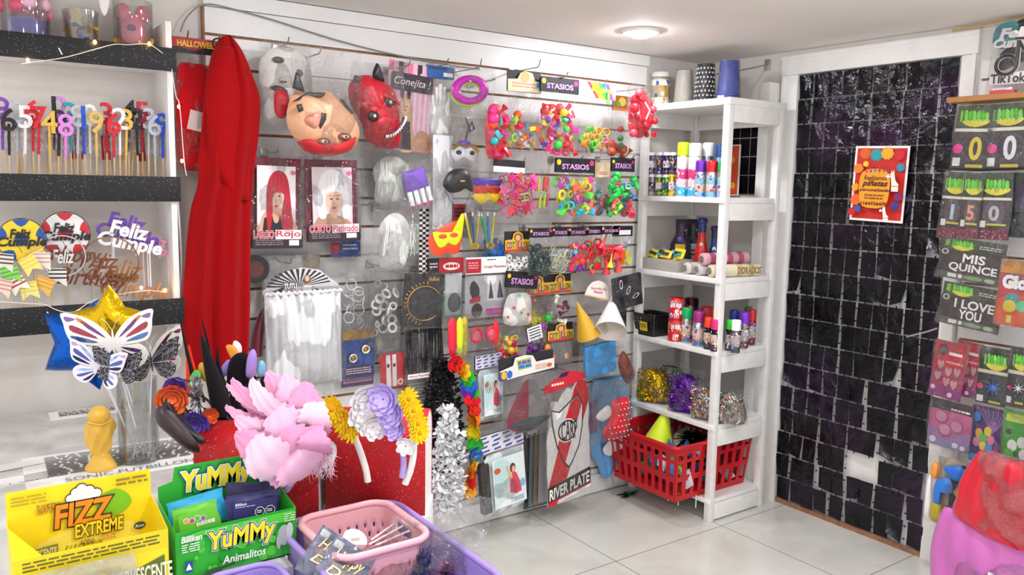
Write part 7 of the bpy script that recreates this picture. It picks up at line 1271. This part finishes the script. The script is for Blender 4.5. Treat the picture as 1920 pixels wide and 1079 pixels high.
shredbag(1222, -.43, 62, 62, ['c8a01e', 'e0c03a', '8a6a14'], 'bag of gold foil shred, leftmost on its shelf', 3); shredbag(1255, -.34, 70, 66, ['1f5a24', '2c7a30', '4a8a2c'], 'bag of green foil shred behind the gold one', 4); shredbag(1282, -.43, 60, 72, ['6a2a9c', '8a4ac0', '5a1f80'], 'bag of purple foil shred', 5); shredbag(1318, -.44, 48, 62, ['b8aca8', 'd84a6c', '3a8ac0', 'e8c83a'], 'bag of multicoloured paper confetti left of the post', 6); shredbag(1366, -.4, 62, 60, ['a8a4a0', 'c84a4c', '3a8a6c', 'd8d4d0'], 'bag of silver and multicoloured confetti right of the post', 7)
solo('foil_streamer', tinsel('', '', None, '1f7a44', .05, 120, 9, 'foil', (1.8, .7, .25)), 'green tinsel strip lying on the floor beside the corner shelf', 'tinsel', wz(1178, 926, .012))
# red shopping basket at the bottom
X0, X1, Y0, Y1, ZB, ZT = -.66, -.14, -.52, -.08, .15, .365
o = thing('shopping_basket', 'red plastic shopping basket with slotted sides on the lowest shelf', 'basket', ((X0 + X1) / 2, (Y0 + Y1) / 2, .108)); RB_ = M('c0131f', 'pl')
def wallslots(a, b, n, za, zb):                        # one slotted side as a sheet with real openings
    us = [0]; 
    for i in range(n): us += [(i + .22) / n, (i + .78) / n]
    us += [1]; vsz = [0, .1, .36, .46, .70, .76, .86, 1]; mb = MB(); a = Vector(a); b = Vector(b); cen = Vector((0, 0, 0)); vv = []
    for v in vsz:
        s_ = .9 + .1 * v
        for u in us: p = a.lerp(b, u); vv.append((p.x * s_, p.y * s_, za + (zb - za) * v))
    k_ = len(us); fs_ = []
    for j in range(len(vsz) - 1):
        for i in range(k_ - 1):
            if i % 2 == 1 and j in (1, 3, 5): continue
            fs_.append((j * k_ + i, j * k_ + i + 1, (j + 1) * k_ + i + 1, (j + 1) * k_ + i))
    mb.add(vv, fs_, RB_, None, False); return mb
hx, hy = (X1 - X0) / 2, (Y1 - Y0) / 2; H = ZT - .108
cor = [(-hx, -hy, 0), (hx, -hy, 0), (hx, hy, 0), (-hx, hy, 0)]
for i in range(4): solid(part('slotted_side', wallslots(cor[i], cor[(i + 1) % 4], 9, 0, H), o), .005, 0)
mb = MB(); mb.box((0, 0, .004), (2 * hx * .9, 2 * hy * .9, .006), RB_); part('base', mb, o); mb = MB(); mb.tube([(p[0], p[1], H) for p in rrect(2 * hx + .01, 2 * hy + .01, .03, 4)], .009, RB_, 8, True); part('rim', mb, o)
BP = Vector(o.location)
mb = MB(); mb.lathe([(.075, 0), (.002, .2)], M('d8f01e', 'satin'), 28); mb.lathe([(.074, .001), (.001, .195)], M('c8d81e', 'pap'), 28); F = Face(1228, 835, 0, -.5); solo('party_hat', mb, 'neon yellow cone party hat standing in the red basket', 'party hat', F.P + Vector((.02, .0, -.0)), (D(6), D(10), 0))
r_ = random.Random(12)
for i in range(34):
    c = r_.choice(['2a5aa8', 'd8d83a', 'e8e4e0', '3a8a4a', 'd87a2c', '1a1a20', 'c8c8d0', '6a8a3c', 'e0c8b0', '3a6ac0']); p = BP + Vector((r_.uniform(-.17, .17), r_.uniform(-.18, .18), .03 + .045 * (i // 9)))
    CN2 = {'2a5aa8': 'blue', 'd8d83a': 'yellow', 'e8e4e0': 'white', '3a8a4a': 'green', 'd87a2c': 'orange', '1a1a20': 'black', 'c8c8d0': 'silver', '6a8a3c': 'olive', 'e0c8b0': 'cream', '3a6ac0': 'bright blue'}[c]
    mb = bag_mb(.08, .06, .03, i, M(c, 'satin'), 8, 8, crumple=.15); solo('goods_packet', mb, f'{CN2} packet heaped inside the red basket, seen through its slots', 'packet', p, (r_.uniform(-1, 1), r_.uniform(-1, 1), r_.uniform(0, 6)), 'packets heaped in the red basket, ' + CN2)
solo('tinsel_heap', tinsel('', '', None, '123a24', .1, 500, 14, 'foil', (1, .9, .45)), 'dark green tinsel heaped in the red basket', 'tinsel', BP + Vector((.02, -.06, .215)))
for i, q in enumerate(((1244, 940), (1262, 965), (1296, 950))):
    mb = MB(); mb.tube([(0, 0, 0), (0, 0, .06)], .0022, M('efecea'), 5); a = wx(q[0], q[1], .59 - .05 * (i == 2)); solo('dangling_stick', mb, ['white stick poking out under the red basket, leftmost', 'white stick poking out under the red basket, tallest in front', 'white stick poking out under the red basket, rightmost'][i], 'stick', (a.x + .03, a.y, .06), (0, 0, 0))
# reflection of curtain and poster edge, painted on flat cards behind the shelf
c = Card(.19, .36, '17121c', .002, 'foil'); c.k = 1
for i in range(1, 3): c.R(i / 3 - .008, 0, i / 3 + .008, 1, 'b8b0b4')
for j in range(1, 4): c.R(0, j / 4 - .006, 1, j / 4 + .006, 'b8b0b4')
solo('foil_sheet', c, 'dark foil sheet with pale grid lines on the wall behind the shelf', 'foil decoration', (-.012, -.28, 1.485), (0, 0, D(-90)))
c = Card(.08, .25, 'efe8e2', .002); c.R(.0, .02, .88, .98, 'd84a22'); c.E(.4, .3, .2, 'e89a2c'); c.E(.5, .8, .2, 'e8a83c'); solo('poster_strip', c, 'orange poster edge beside the dark foil sheet behind the shelf', 'poster', (-.02, -.222, 1.475), (0, 0, D(-90)))
# bracket on the wall
mb = MB(); a = wx(1440, 122, .0); mb.tube([(a.x - .01, a.y, a.z), (a.x - .13, a.y + .02, a.z - .03), (a.x - .3, a.y + .05, a.z - .065)], .004, STEEL, 6); mb.box((a.x - .004, a.y, a.z), (.008, .03, .05), STEEL, None, .002); solo('shelf_bracket', mb, 'bare steel bracket on the wall beside the blue cups', 'bracket')
# ================================================================== door curtain, poster, right wall
def film_mat():
    m = bpy.data.materials.new('black_foil_film'); m.use_nodes = True; nt = m.node_tree; p = nt.nodes['Principled BSDF']; L = nt.links
    p.inputs['Base Color'].default_value = lin('1c141f'); p.inputs['Metallic'].default_value = .55; p.inputs['Roughness'].default_value = .1; p.inputs['Specular IOR Level'].default_value = .6
    tc, n = bumped(nt, p, 13, .8, .02); n.inputs['Detail'].default_value = 5; n.inputs['Distortion'].default_value = .8
    n2 = N(nt, 'ShaderNodeTexNoise'); n2.inputs['Scale'].default_value = 2.5; L.new(tc.outputs['Object'], n2.inputs['Vector']); rp = N(nt, 'ShaderNodeValToRGB'); e = rp.color_ramp.elements; e[0].position = .35; e[0].color = lin('0e0c10'); e[1].position = .72; e[1].color = lin('38213f'); x = rp.color_ramp.elements.new(.52); x.color = lin('1a1a20'); L.new(n2.outputs[0], rp.inputs[0]); L.new(rp.outputs[0], p.inputs['Base Color']); return m  # broad purple patches put the film's reflections into its colour
FILM = film_mat(); r_ = random.Random(17); mb = MB(); W0, W1, NC, NR = -.570, -1.287, 10, 18; cw = (W0 - W1) / NC; rh = 2.0 / NR; XF = -.008
gone = {(6, 4), (6, 5), (5, 4), (9, 8), (12, 1), (4, 4), (3, 5), (7, 4)}
for j in range(NR):
    for i in range(NC):
        z1 = 2.028 - rh * j; y0 = W0 - cw * i; sw = cw - .0062; sh = rh - .0062; low = max(0, (j - 9) / 9); dr = r_.uniform(-.004, .004) * (1 + 2 * low)
        if j > 13 and (i, j) in {(6, 15), (5, 15)} and r_.random() < 2: continue
        curl = r_.uniform(0, .9) if r_.random() < .12 + .2 * low else 0; ta = r_.uniform(-.05, .05); tb = r_.uniform(-.06, .06); ph = r_.uniform(0, 6); am = r_.uniform(.001, .0035); cs = r_.choice((-1, 1)); rot = r_.uniform(-.02, .02) * (1 + 2.5 * low)
        def fn(u, v):
            yy = (u - .5) * sw; zz = -v * sh; c_ = max(0, (u if cs > 0 else 1 - u) * .6 + v * .8 - .75) * curl
            y_ = yy + rot * zz; zq = zz - rot * yy
            return (XF - .004 - am * math.sin(4 * u + ph) * math.sin(4 * v + ph) + ta * yy + tb * zz * .6 - c_ * .05, y0 - cw / 2 - y_ + dr - c_ * .02 * cs * -1, z1 - .003 + zq + c_ * .06)
        mb.grid(lambda u, v: fn(u, v), 5, 5, FILM)
        for t in (.25, .75):                            # tabs that tie the squares together
            if i < NC - 1: mb.box((XF - .004, y0 - cw, z1 - rh * t), (.0012, .010, .006), FILM)
            if j < NR - 1 and t == .25: mb.box((XF - .004, y0 - cw * .5, z1 - rh), (.0012, .006, .010), FILM)
o = thing('foil_curtain', 'shimmering black foil square curtain covering the doorway', 'curtain', (-.008, -.927, 2.03)); ob = part('foil_squares', mb, o); ob.location = -Vector(o.location)
# poster
P, w_, h_ = pxw((1597, 274, 1698, 416), .03); o = thing('pinata_poster', 'red and orange piñata poster with white border on the foil curtain', 'poster', P, (0, D(1.5), D(-90)))
c = Card(w_, h_, 'f1ece8', .001); c.R(.04, .03, .96, .97, 'c8281e'); r2 = random.Random(2)
for u, v, r, cc in ((.2, .1, .1, 'd8641e'), (.42, .12, .11, '2a9a9c'), (.62, .1, .11, 'e8a82c'), (.85, .12, .1, 'c81e30'), (.12, .3, .09, 'e8842c'), (.9, .28, .07, '2a8ab0'), (.1, .55, .07, 'e8a02c'), (.92, .66, .08, '7a2a5c'), (.14, .72, .1, 'e8682c'), (.2, .84, .06, '2a5ab0'), (.1, .88, .07, 'c8201e'), (.9, .78, .07, '2a3a8c'), (.3, .24, .05, 'f0c82c')):
    for q in range(10): a = 2 * math.pi * q / 10; c.k = max(1, c.k); c.E(u + r * .8 * math.cos(a), v + r * .55 * math.sin(a), r * .3, cc, None, 8)
    c.E(u, v, r * .85, cc)
c.P([(.24, .36), (.5, .3), (.74, .36), (.78, .6), (.7, .8), (.3, .8), (.22, .6)], 'e89a28', 3)
for i in range(6): c.P([(.3 + .08 * i, .3 + .012 * abs(i - 2.5)), (.36 + .08 * i, .3 + .012 * abs(i - 2.5)), (.33 + .08 * i, .36)], ['c8281e', '6a2a7a', '2a7ab0', 'c8281e', '3a9a3a', 'b81e50'][i])
c.t('Realizamos', .3, .39, .72, .45, '5a2418', .01, .15); c.t('piñatas', .28, .46, .74, .55, '4a1c14', .03, .25); c.t('personalizadas', .24, .56, .8, .61, '5a2418', .02, .2); c.lines(.34, .64, .7, .72, 2, '8a4a1c', 3, .5); c.t('1164736470', .28, .74, .76, .78, '5a2418', .03)
for u, v, s_ in ((.84, .47, 1.0), (.74, .9, .75)):
    c.P([(u - .02 * s_, v + .12 * s_), (u - .03 * s_, v + .02 * s_), (u - .05 * s_, v - .06 * s_), (u - .13 * s_, v - .05 * s_), (u - .13 * s_, v - .085 * s_), (u - .05 * s_, v - .11 * s_), (u - .045 * s_, v - .16 * s_), (u - .025 * s_, v - .12 * s_), (u + .0 * s_, v - .16 * s_), (u + .01 * s_, v - .1 * s_), (u + .04 * s_, v - .02 * s_), (u + .1 * s_, v + .03 * s_), (u + .1 * s_, v + .12 * s_)], 'efe8dc'); c.E(u - .07 * s_, v - .085 * s_, .012, '4a3a30'); c.R(u - .02 * s_, v + .045 * s_, u + .1 * s_, v + .06 * s_, 'd8a83a')
part('poster_sheet', c, o)
# worn white frame post at the right of the doorway, shelf strip with topper on it
mb = MB(); mb.box((0, 0, .0), (.12, .55, .02), M('a8743c', 'wood'), None, .002); P = at(1788, 190, 0, -.09); solo('wooden_shelf', mb, 'narrow brown wooden shelf at the top right', 'shelf', (-.082, P.y - .275, P.z))
SHZ = P.z + .0105
o = thing('cake_topper', 'black and white TikTok birthday topper on the wooden shelf', 'cake topper', (-.12, at(1880, 180, 0, -.12).y, SHZ), (0, 0, D(-80))); k = mpp(o.location); u = lambda x, y: ((x - 1880) * k, (184 - y) * k)
BLK = M('17151a', 'pl'); PKW = M('efe3e2', 'pl')
mb = MB(); mb.box((0, 0, .006), (.08, .03, .012), M('b8303c')); mb.box((-.0, 0, .016), (.06, .024, .008), PKW); part('base', mb, o, 'red base')
mb = MB(); R_n = 24 * k; q = u(1882, 132); mb.torus(R_n * .72, .008, PKW, T(q[0], 0, q[1]), 24, 8); mb.tube([(q[0] + R_n * .72, 0, q[1]), (q[0] + R_n * .72, 0, q[1] + .085)], .009, PKW, 8); mb.tube([(q[0] + R_n * .72, 0, q[1] + .08), (q[0] + R_n * 1.1, 0, q[1] + .05), (q[0] + R_n * 1.9, 0, q[1] + .044)], .009, PKW, 8); part('note_outline', mb, o)
mb = MB(); mb.torus(R_n * .72, .0055, BLK, T(q[0], -.006, q[1]), 24, 8); mb.tube([(q[0] + R_n * .72, -.006, q[1]), (q[0] + R_n * .72, -.006, q[1] + .082)], .006, BLK, 8); mb.tube([(q[0] + R_n * .72, -.006, q[1] + .08), (q[0] + R_n * 1.1, -.006, q[1] + .05), (q[0] + R_n * 1.85, -.006, q[1] + .044)], .006, BLK, 8); part('note', mb, o, 'black note shape')
mb = MB(); a = u(1858, 164); b = u(1914, 148); mb.box(((a[0] + b[0]) / 2, 0, (a[1] + b[1]) / 2), (b[0] - a[0] + .01, .003, b[1] - a[1] + .012), PKW, None, .001); mb.text('TikTok', a[0], a[1], b[0], b[1], -.004, BLK, .002, .03); part('lettering', mb, o)
mb = MB(); a = u(1868, 82); b = u(1924, 66); mb.text('Feliz', a[0], a[1], b[0], b[1], -.004, PKW, .004, .06, .2); a = u(1858, 104); b = u(1930, 84); mb.text('Cumple', a[0], a[1], b[0], b[1], -.004, PKW, .004, .06, .2); part('greeting', mb, o)
mb = MB(); mb.puff(smooth_pts([u(*q) for q in ((1856, 96), (1858, 60), (1890, 52), (1895, 80), (1880, 100))], 3), .004, M('2a8a96', 'pap'), .008); part('teal_splash', mb, o, 'teal splash'); mb = MB(); mb.puff(smooth_pts([u(*q) for q in ((1888, 90), (1886, 58), (1920, 46), (1940, 70), (1936, 110), (1900, 130), (1870, 140), (1868, 110))], 3), .004, M('1b181d', 'pap'), .012); part('black_splash', mb, o, 'black splash')
mb = MB(); mb.tube([(0, .013, .01), (0, .013, .12)], .003, ACRYL, 6); part('stand', mb, o); part('clear_bag', bag_mb(.15, .24, .05, 5), o, loc=(.02, -.0, .0))
mb = MB(); a = wx(1788, 57, .05); mb.tube([a, Vector((-.05, a.y - .4, a.z + .02))], .004, M('b99a5c', 'wood'), 6); mb.ball(a, .006, M('d8b44c', 'metal'), 8); solo('wooden_dowel', mb, 'thin wooden dowel under the ceiling above the topper', 'rod')
# balloon packets on the right
def bpack(box, d, label, draw, bgc='2a2c26', hk=True, tilt=0., group='packed balloons on the right wall', bag=True, seed=1, name='balloon_pack', wide=1.):
    P, w_, h_ = pxw(box, d); o = thing(name, label, 'balloon packet', P, (0, D(tilt), D(-90)), group); c = Card(w_, h_, bgc); draw(c); part('printed_card', c, o)
    if bag: part('clear_bag', bag_mb(w_ * 1.06, h_ * 1.05, .022, seed), o, loc=(0, -.003, -.006))
    return o
def logo(c, v0, v1, u0=.2, u1=.85):                    # the maker's green lettering over a yellow band
    h = v1 - v0; c.P([(u0, v0 + h * .62), (u1, v0 + h * .56), (u1 - .04, v0 + h * .82), ((u0 + u1) / 2, v1), (u0 + .05, v0 + h * .86)], 'e0cf3a', 2); [c.P([(u0 + (u1 - u0) * (k / 6), v0 + h * (.1 + .08 * (k % 2))), (u0 + (u1 - u0) * (k / 6 + .13), v0 + h * (.08 + .05 * (k % 3))), (u0 + (u1 - u0) * (k / 6 + .15), v0 + h * .6), (u0 + (u1 - u0) * (k / 6 + .03), v0 + h * .64)], ['6cd03a', '58bc2c', '7cd84a'][k % 3], 2) for k in range(6)]; c.P([(u0 - .1, v0 + .1 * h), (u0 - .03, v0 + .08 * h), (u0 - .03, v0 + .7 * h), (u0 - .1, v0 + .72 * h)], '7ab83a')
def numpack(ch, col, extra=None, bgd='3a2f33', dot=True):
    def f(c):
        c.R(0, 0, 1, .36, '2c3a1e'); c.P([(0, .0), (1, .0), (1, .2), (0, .34)], '3f5226'); logo(c, .06, .34); c.R(0, .36, 1, .41, 'd8d4c0'); c.R(0, .41, 1, 1, bgd); c.E(.6, .66, .36, '4a4448'); c.E(.6, .66, .33, '2e282c')
        if ch: c.t(ch, .46, .5, .75, .84, col, .03, 0)
        if dot: c.E(.15, .68, .13, 'e82c8c'); c.R(.05, .82, .25, .95, 'd8d8d4')
        c.R(.4, .92, .85, .97, 'c8b83a')
        if extra: extra(c)
    return f
bpack((1786, 198, 1858, 318), .13, 'packet of a gold number 0 balloon, top row left', numpack('0', 'd8c03a'), '2c3020', seed=31, tilt=3); bpack((1852, 194, 1926, 318), .13, 'packet of a silver number 0 balloon, top row right', numpack('0', 'd8d6dc'), '2c3020', seed=32)
def numsmall(ch, col):
    def f(c):
        c.R(0, 0, 1, .36, '2c3a1e'); logo(c, .08, .34, .18, .9); c.R(0, .37, 1, .41, 'd8d4c0'); c.R(0, .41, 1, 1, '3a2c2e'); c.E(.5, .6, .34, '53484c', .19); c.t(ch, .34, .5, .68, .71, col, .03); c.R(.08, .72, .28, .82, 'd8d8d4'); c.R(.3, .76, .9, .79, 'c8b83a'); c.P([(0, .86), (1, .84), (1, 1), (0, 1)], '6a2a3a'); r_ = random.Random(ord(ch))
        for _ in range(40): c.R(*(lambda u, v: (u, v, u + .04, v + .015))(r_.uniform(.02, .94), r_.uniform(.86, .98)), r_.choice(['a84a5c', '8a3a4c', 'c87a8c']))
    return f
bpack((1762, 322, 1806, 446), .15, 'packet of a holographic number 1 balloon, second row', numsmall('1', 'a8c0cc'), seed=33, tilt=3); bpack((1800, 324, 1838, 448), .16, 'packet of a rose gold number 5 balloon, second row', numsmall('5', 'dc8a78'), seed=34, tilt=2); bpack((1834, 324, 1896, 450), .15, 'packet of a grey number 0 balloon, second row', numsmall('0', 'b0aeb0'), seed=35)
bpack((1892, 324, 1926, 446), .12, 'dark foil packet at the right edge of the second row', lambda c: (c.R(0, 0, 1, .4, '24302a'), c.R(.3, .2, 1, .6, '3a2c4a')), '262a2c', seed=36)
mb = MB(); a = wx(1758, 318, .14); b = wx(1925, 316, .14); mb.tube([a, a.lerp(b, .5) + Vector((0, 0, -.004)), b], .0045, BLACK, 8); solo('display_bar', mb, 'black display bar under the top row of balloon packets', 'rail')
def wordpack(l1, l2):
    def f(c):
        c.R(0, 0, 1, .3, '33402a'); c.P([(.1, .02), (.55, .0), (.5, .3), (.08, .3)], '3f5a22'); logo(c, .02, .3, .16, .5); c.lines(.6, .12, .95, .22, 2, 'c8c4b8', 3); c.R(0, .3, 1, .84, '3a2f30'); c.E(.08, .36, .055, 'd8d4cc', .07); c.E(.08, .36, .035, '4a3c3c', .05); c.t(l1, .38 if l2 == 'QUINCE' else .24, .36, .72 if l2 == 'QUINCE' else .88, .56, 'ece8e2', .025); c.t(l2, .18 if l2 == 'QUINCE' else .34, .6, .92 if l2 == 'QUINCE' else .7, .81, 'ece8e2', .025); c.R(0, .84, 1, 1, '5a5a52'); c.R(.18, .87, .32, .96, 'e0dcd6'); c.E(.38, .915, .035, 'e6e2dc'); c.P(ellipse_uv(.58, .915, .15, .05), '8a9a7a'); c.P(ellipse_uv(.84, .915, .08, .05), 'a8b48a')
    return f
bpack((1758, 450, 1880, 528), .15, 'dark packet of letter balloons reading MIS QUINCE', wordpack('MIS', 'QUINCE'), seed=37, tilt=5); bpack((1760, 536, 1876, 616), .14, 'dark packet of letter balloons reading I LOVE YOU', wordpack('I LOVE', 'YOU'), seed=38, tilt=5)
bpack((1868, 488, 1926, 612), .17, 'red packet with a cartoon-coloured balloon print, right edge beside MIS QUINCE', lambda c: (c.R(0, 0, 1, .22, 'c8883a'), c.R(.0, .2, 1, 1, 'b8383a'), c.P([(0, .6), (1, .5), (1, 1), (0, 1)], 'c8542c'), c.t('Glo', .15, .24, .9, .42, 'f0ece8', .07, 0, '2a2a5a', .05), c.E(.5, .6, .24, '3a8a8c'), c.E(.45, .7, .22, 'd0b82c'), c.E(.85, .68, .2, '5ab88a'), c.R(.4, .84, .56, .95, 'd8c84a')), 'b8383a', seed=39, tilt=2)
def heart(c, u, v, s_, col): c.P([(u, v + s_ * .9), (u - s_ * .9, v + s_ * .1), (u - s_ * .8, v - s_ * .5), (u - s_ * .35, v - s_ * .6), (u, v - s_ * .25), (u + s_ * .35, v - s_ * .6), (u + s_ * .8, v - s_ * .5), (u + s_ * .9, v + s_ * .1)], col, 3)
def redh(c):
    c.R(0, 0, 1, .5, 'c02434'); c.R(0, .5, 1, .8, 'a82a58'); c.R(0, .8, 1, 1, '8a2a70'); c.E(.26, .16, .14, '4a1c28', .1); c.S(.26, .16, .14, '5a5456', .7, 9); c.R(.45, .18, .85, .23, 'f0e4e4'); c.lines(.4, .34, .92, .4, 1, 'e8a0a8', 3, .6)
    for u, v in ((.26, .42), (.52, .52), (.78, .5), (.22, .62), (.5, .7), (.74, .72)): heart(c, u, v, .12, '8a5058'); heart(c, u - .008, v - .006, .105, 'c08a90')
    c.E(.12, .84, .075, 'e8b8cc'); c.E(.66, .92, .08, 'e8b8cc')
bpack((1744, 640, 1806, 748), .16, 'red and purple packet of heart balloons, in front', redh, 'b8243c', seed=40, tilt=4); bpack((1784, 640, 1834, 744), .13, 'second red packet of heart balloons, tucked behind', redh, 'b8243c', seed=41, tilt=4)
def spark(col, dotc='e82c7c'):
    def f(c):
        c.R(0, 0, 1, .42, '24301c'); logo(c, .1, .4, .28, .92); c.R(0, .4, 1, .46, 'd0ccb0'); c.R(0, .46, 1, 1, '2c2a2e'); c.E(.55, .7, .38, '4a484e'); c.E(.55, .7, .36, '232126')
        c.S(.55, .7, .32, col, .22, 8); c.E(.12, .7, .1, dotc); c.R(.04, .86, .26, .97, 'd8d8d4'); c.R(.45, .93, .85, .97, 'c8b83a')
    return f
bpack((1833, 652, 1890, 760), .14, 'packet of a blue starburst balloon', spark('2c6ad8'), seed=42); bpack((1890, 652, 1930, 762), .14, 'packet of a white starburst balloon at the right edge', spark('e4e4ec'), seed=43)
def pinkh(c):
    c.R(0, 0, 1, .25, '3a2228'); c.S(.26, .1, .14, '5a5456', .7, 9); c.R(.1, .25, 1, .55, 'b8547c'); c.R(0, .22, 1, .6, 'c05a88'); c.R(0, .6, 1, .85, '9a70a4'); c.R(0, .85, 1, 1, '8a86a8')
    for u, v in ((.3, .38), (.68, .52), (.42, .64)): c.E(u, v, .17, 'a0486c'); c.E(u - .02, v - .02, .13, 'c880a0')
    c.E(.14, .88, .08, 'e4d4e4'); c.E(.68, .9, .07, 'e4d4e4'); c.E(.86, .92, .06, 'e4d4e4'); c.lines(.5, .14, .95, .2, 1, 'e8c8d4', 3, .7)
bpack((1740, 752, 1820, 842), .14, 'pink to violet packet of round balloons', pinkh, 'b8547c', seed=44, tilt=2)
def bunch(c):
    c.R(0, 0, 1, 1, '4a2a6c')
    for i in range(14): c.P([(.1 + .08 * i, 0), (.12 + .08 * i, 0), (.9 - .04 * i, .7), (.88 - .04 * i, .7)], '7a4a9c' if i % 2 else 'a878b8')
    c.R(0, .86, 1, 1, '2a8ac8')
    for u, v, cc in ((.15, .2, '2a7ac0'), (.25, .48, 'e0a83a'), (.5, .42, 'e8d02c'), (.38, .55, '5ab84a'), (.6, .56, 'e88aa8'), (.2, .64, 'd87aa0'), (.4, .7, 'f0dc3a'), (.56, .72, '4aa0d8')): c.E(u, v, .11, cc, .085)
    c.E(.78, .78, .13, 'e82c8c', .09)
bpack((1820, 764, 1886, 872), .13, 'purple packet printed with a bunch of coloured balloons', bunch, '4a2a6c', seed=45)
bpack((1878, 770, 1930, 882), .15, 'green packet printed with white and green balloons', lambda c: (c.R(0, 0, 1, 1, '3a9a2c'), c.R(.1, .06, .8, .2, 'c8d83a'), c.E(.24, .38, .12, '1c2a18'), [c.E(u, v, .18, cc, .1) for u, v, cc in ((.4, .6, 'e4e8e0'), (.75, .52, 'd8e0d4'), (.55, .78, '2c7a24'), (.85, .72, 'e8ece4'), (.3, .76, '5ab84a'))], c.R(0, .92, 1, 1, 'e0e4dc')), '3a9a2c', seed=46)
# bag of blue bows, red and pink bundles
P, w_, h_ = pxw((1735, 852, 1826, 990), .16); o = thing('figure_pack', 'clear bag with blue and orange balloon figure by the floor', 'balloons', P, (0, 0, D(-90)))
c = Card(w_ * .7, h_ * .9, 'c9b8a0'); c.R(.4, .2, 1, .75, '2e2c30'); c.P([(.5, .5), (.62, .4), (.7, .6)], 'd8b83a'); c.R(.7, .05, 1, .5, '2a4a9c'); c.E(.78, .16, .12, 'd8a078'); part('printed_insert', c, o, loc=(.01, .008, .01))
for pts, cc, y in (([(-.12, .8), (.0, .85), (.25, .88), (.3, .7), (.05, .68)], '1f6ac8', -.012), ([(-.25, .6), (.05, .68), (.1, .5), (-.1, .5), (-.12, .3), (-.28, .3)], '2a78d0', -.016), ([(-.35, .85), (-.2, .8), (-.25, .62), (-.4, .66)], 'e8903a', -.008), ([(-.3, .3), (-.12, .3), (-.05, .06), (-.3, .04)], 'b8a02c', -.012), ([(-.45, .6), (-.36, .6), (-.32, .1), (-.46, .05)], 'efece6', -.004)): mb = MB(); mb.puff(smooth_pts([(a * w_, b * h_) for a, b in pts], 3), .016, M(cc, 'satin'), y); part('balloon', mb, o)
part('clear_bag', bag_mb(w_, h_, .05, 47), o)
def bundle(label, rows, d, dep, c, bagit, seed):
    mb, P = cloth_drape2(rows, d, dep, M(c, 'satin'), seed); o = thing('tablecloth_bundle', label, 'plastic tablecloth', P); part('folded_plastic', mb, o); return o, P
def cloth_drape2(rows, d, depth, m, seed):
    r_ = random.Random(seed); c0 = rows[-1]; P = wx((c0[1] + c0[2]) / 2, c0[0], d); ph = r_.uniform(0, 6); R = smooth_pts([(wx((a + b) / 2, y, d).z - P.z, wx(a, y, d).y - P.y, wx(b, y, d).y - P.y) for y, a, b in rows], 4, False); n = len(R) - 1
    def fn(u, v):
        z, ya, yb = R[round(v * n)]; a = 2 * math.pi * u; e = math.sin(math.pi * min(1, max(0, .04 + v * .92))) ** .5
        cz = .012 * math.sin(9 * v + 3 * math.cos(a) + ph); return (-(depth * e * max(-.2, math.sin(a)) + cz * (math.sin(a) > 0) * e * .6 + .006 * math.sin(14 * math.cos(a) + 5 * v)), (ya + yb) / 2 + (ya - yb) / 2 * math.cos(a), z)
    mb = MB(); mb.grid(fn, 48, n, m, True); mb.lathe([(.0, 0)], m, 3) if 0 else None; return mb, P
o, P = bundle('red folded plastic tablecloth in clear bag at lower right', [(858, 1838, 1945), (880, 1822, 1950), (920, 1802, 1955), (950, 1795, 1955), (985, 1786, 1950), (1012, 1850, 1940), (1028, 1900, 1935)], .24, .07, 'd31a2e', True, 4)
part('clear_bag', bag_mb(.3, .3, .16, 48, M('f6eef0', 'clear', .05)), o, loc=(-.03, .0, .02), rot=(0, 0, D(-90)))
o, P = bundle('pink plastic tablecloth bundle at the bottom right corner', [(975, 1772, 1940), (1000, 1760, 1950), (1040, 1746, 1960), (1080, 1742, 1960), (1130, 1745, 1955), (1150, 1770, 1940)], .22, .08, 'cf6cba', False, 6); c = Card(.02, .03, 'f4eef2'); part('price_label', c, o, loc=(-.09, -.03, .16), rot=(0, 0, D(-90)))
part('clear_bag', bag_mb(.34, .3, .17, 49), o, loc=(-.02, .0, -.02), rot=(0, 0, D(-90)))
mb = MB(); a = wx(1735, 850, .10); mb.box((-.075, -1.40, .27), (.012, .06, .54), M_TRIM, None, .002); mb.box((-.04, -1.375, .27), (.06, .012, .54), M_TRIM, None, .002); solo('corner_post', mb, 'white corner post below the blue balloon bag', 'post')
mb = MB(); q = [wx(*p, .05) for p in ((1700, 632), (1740, 622), (1757, 616))]; mb.tube(q, .004, M('a8a49e', 'metal'), 6); solo('door_bolt', mb, 'grey metal door bar showing behind the foil curtain edge', 'bolt')
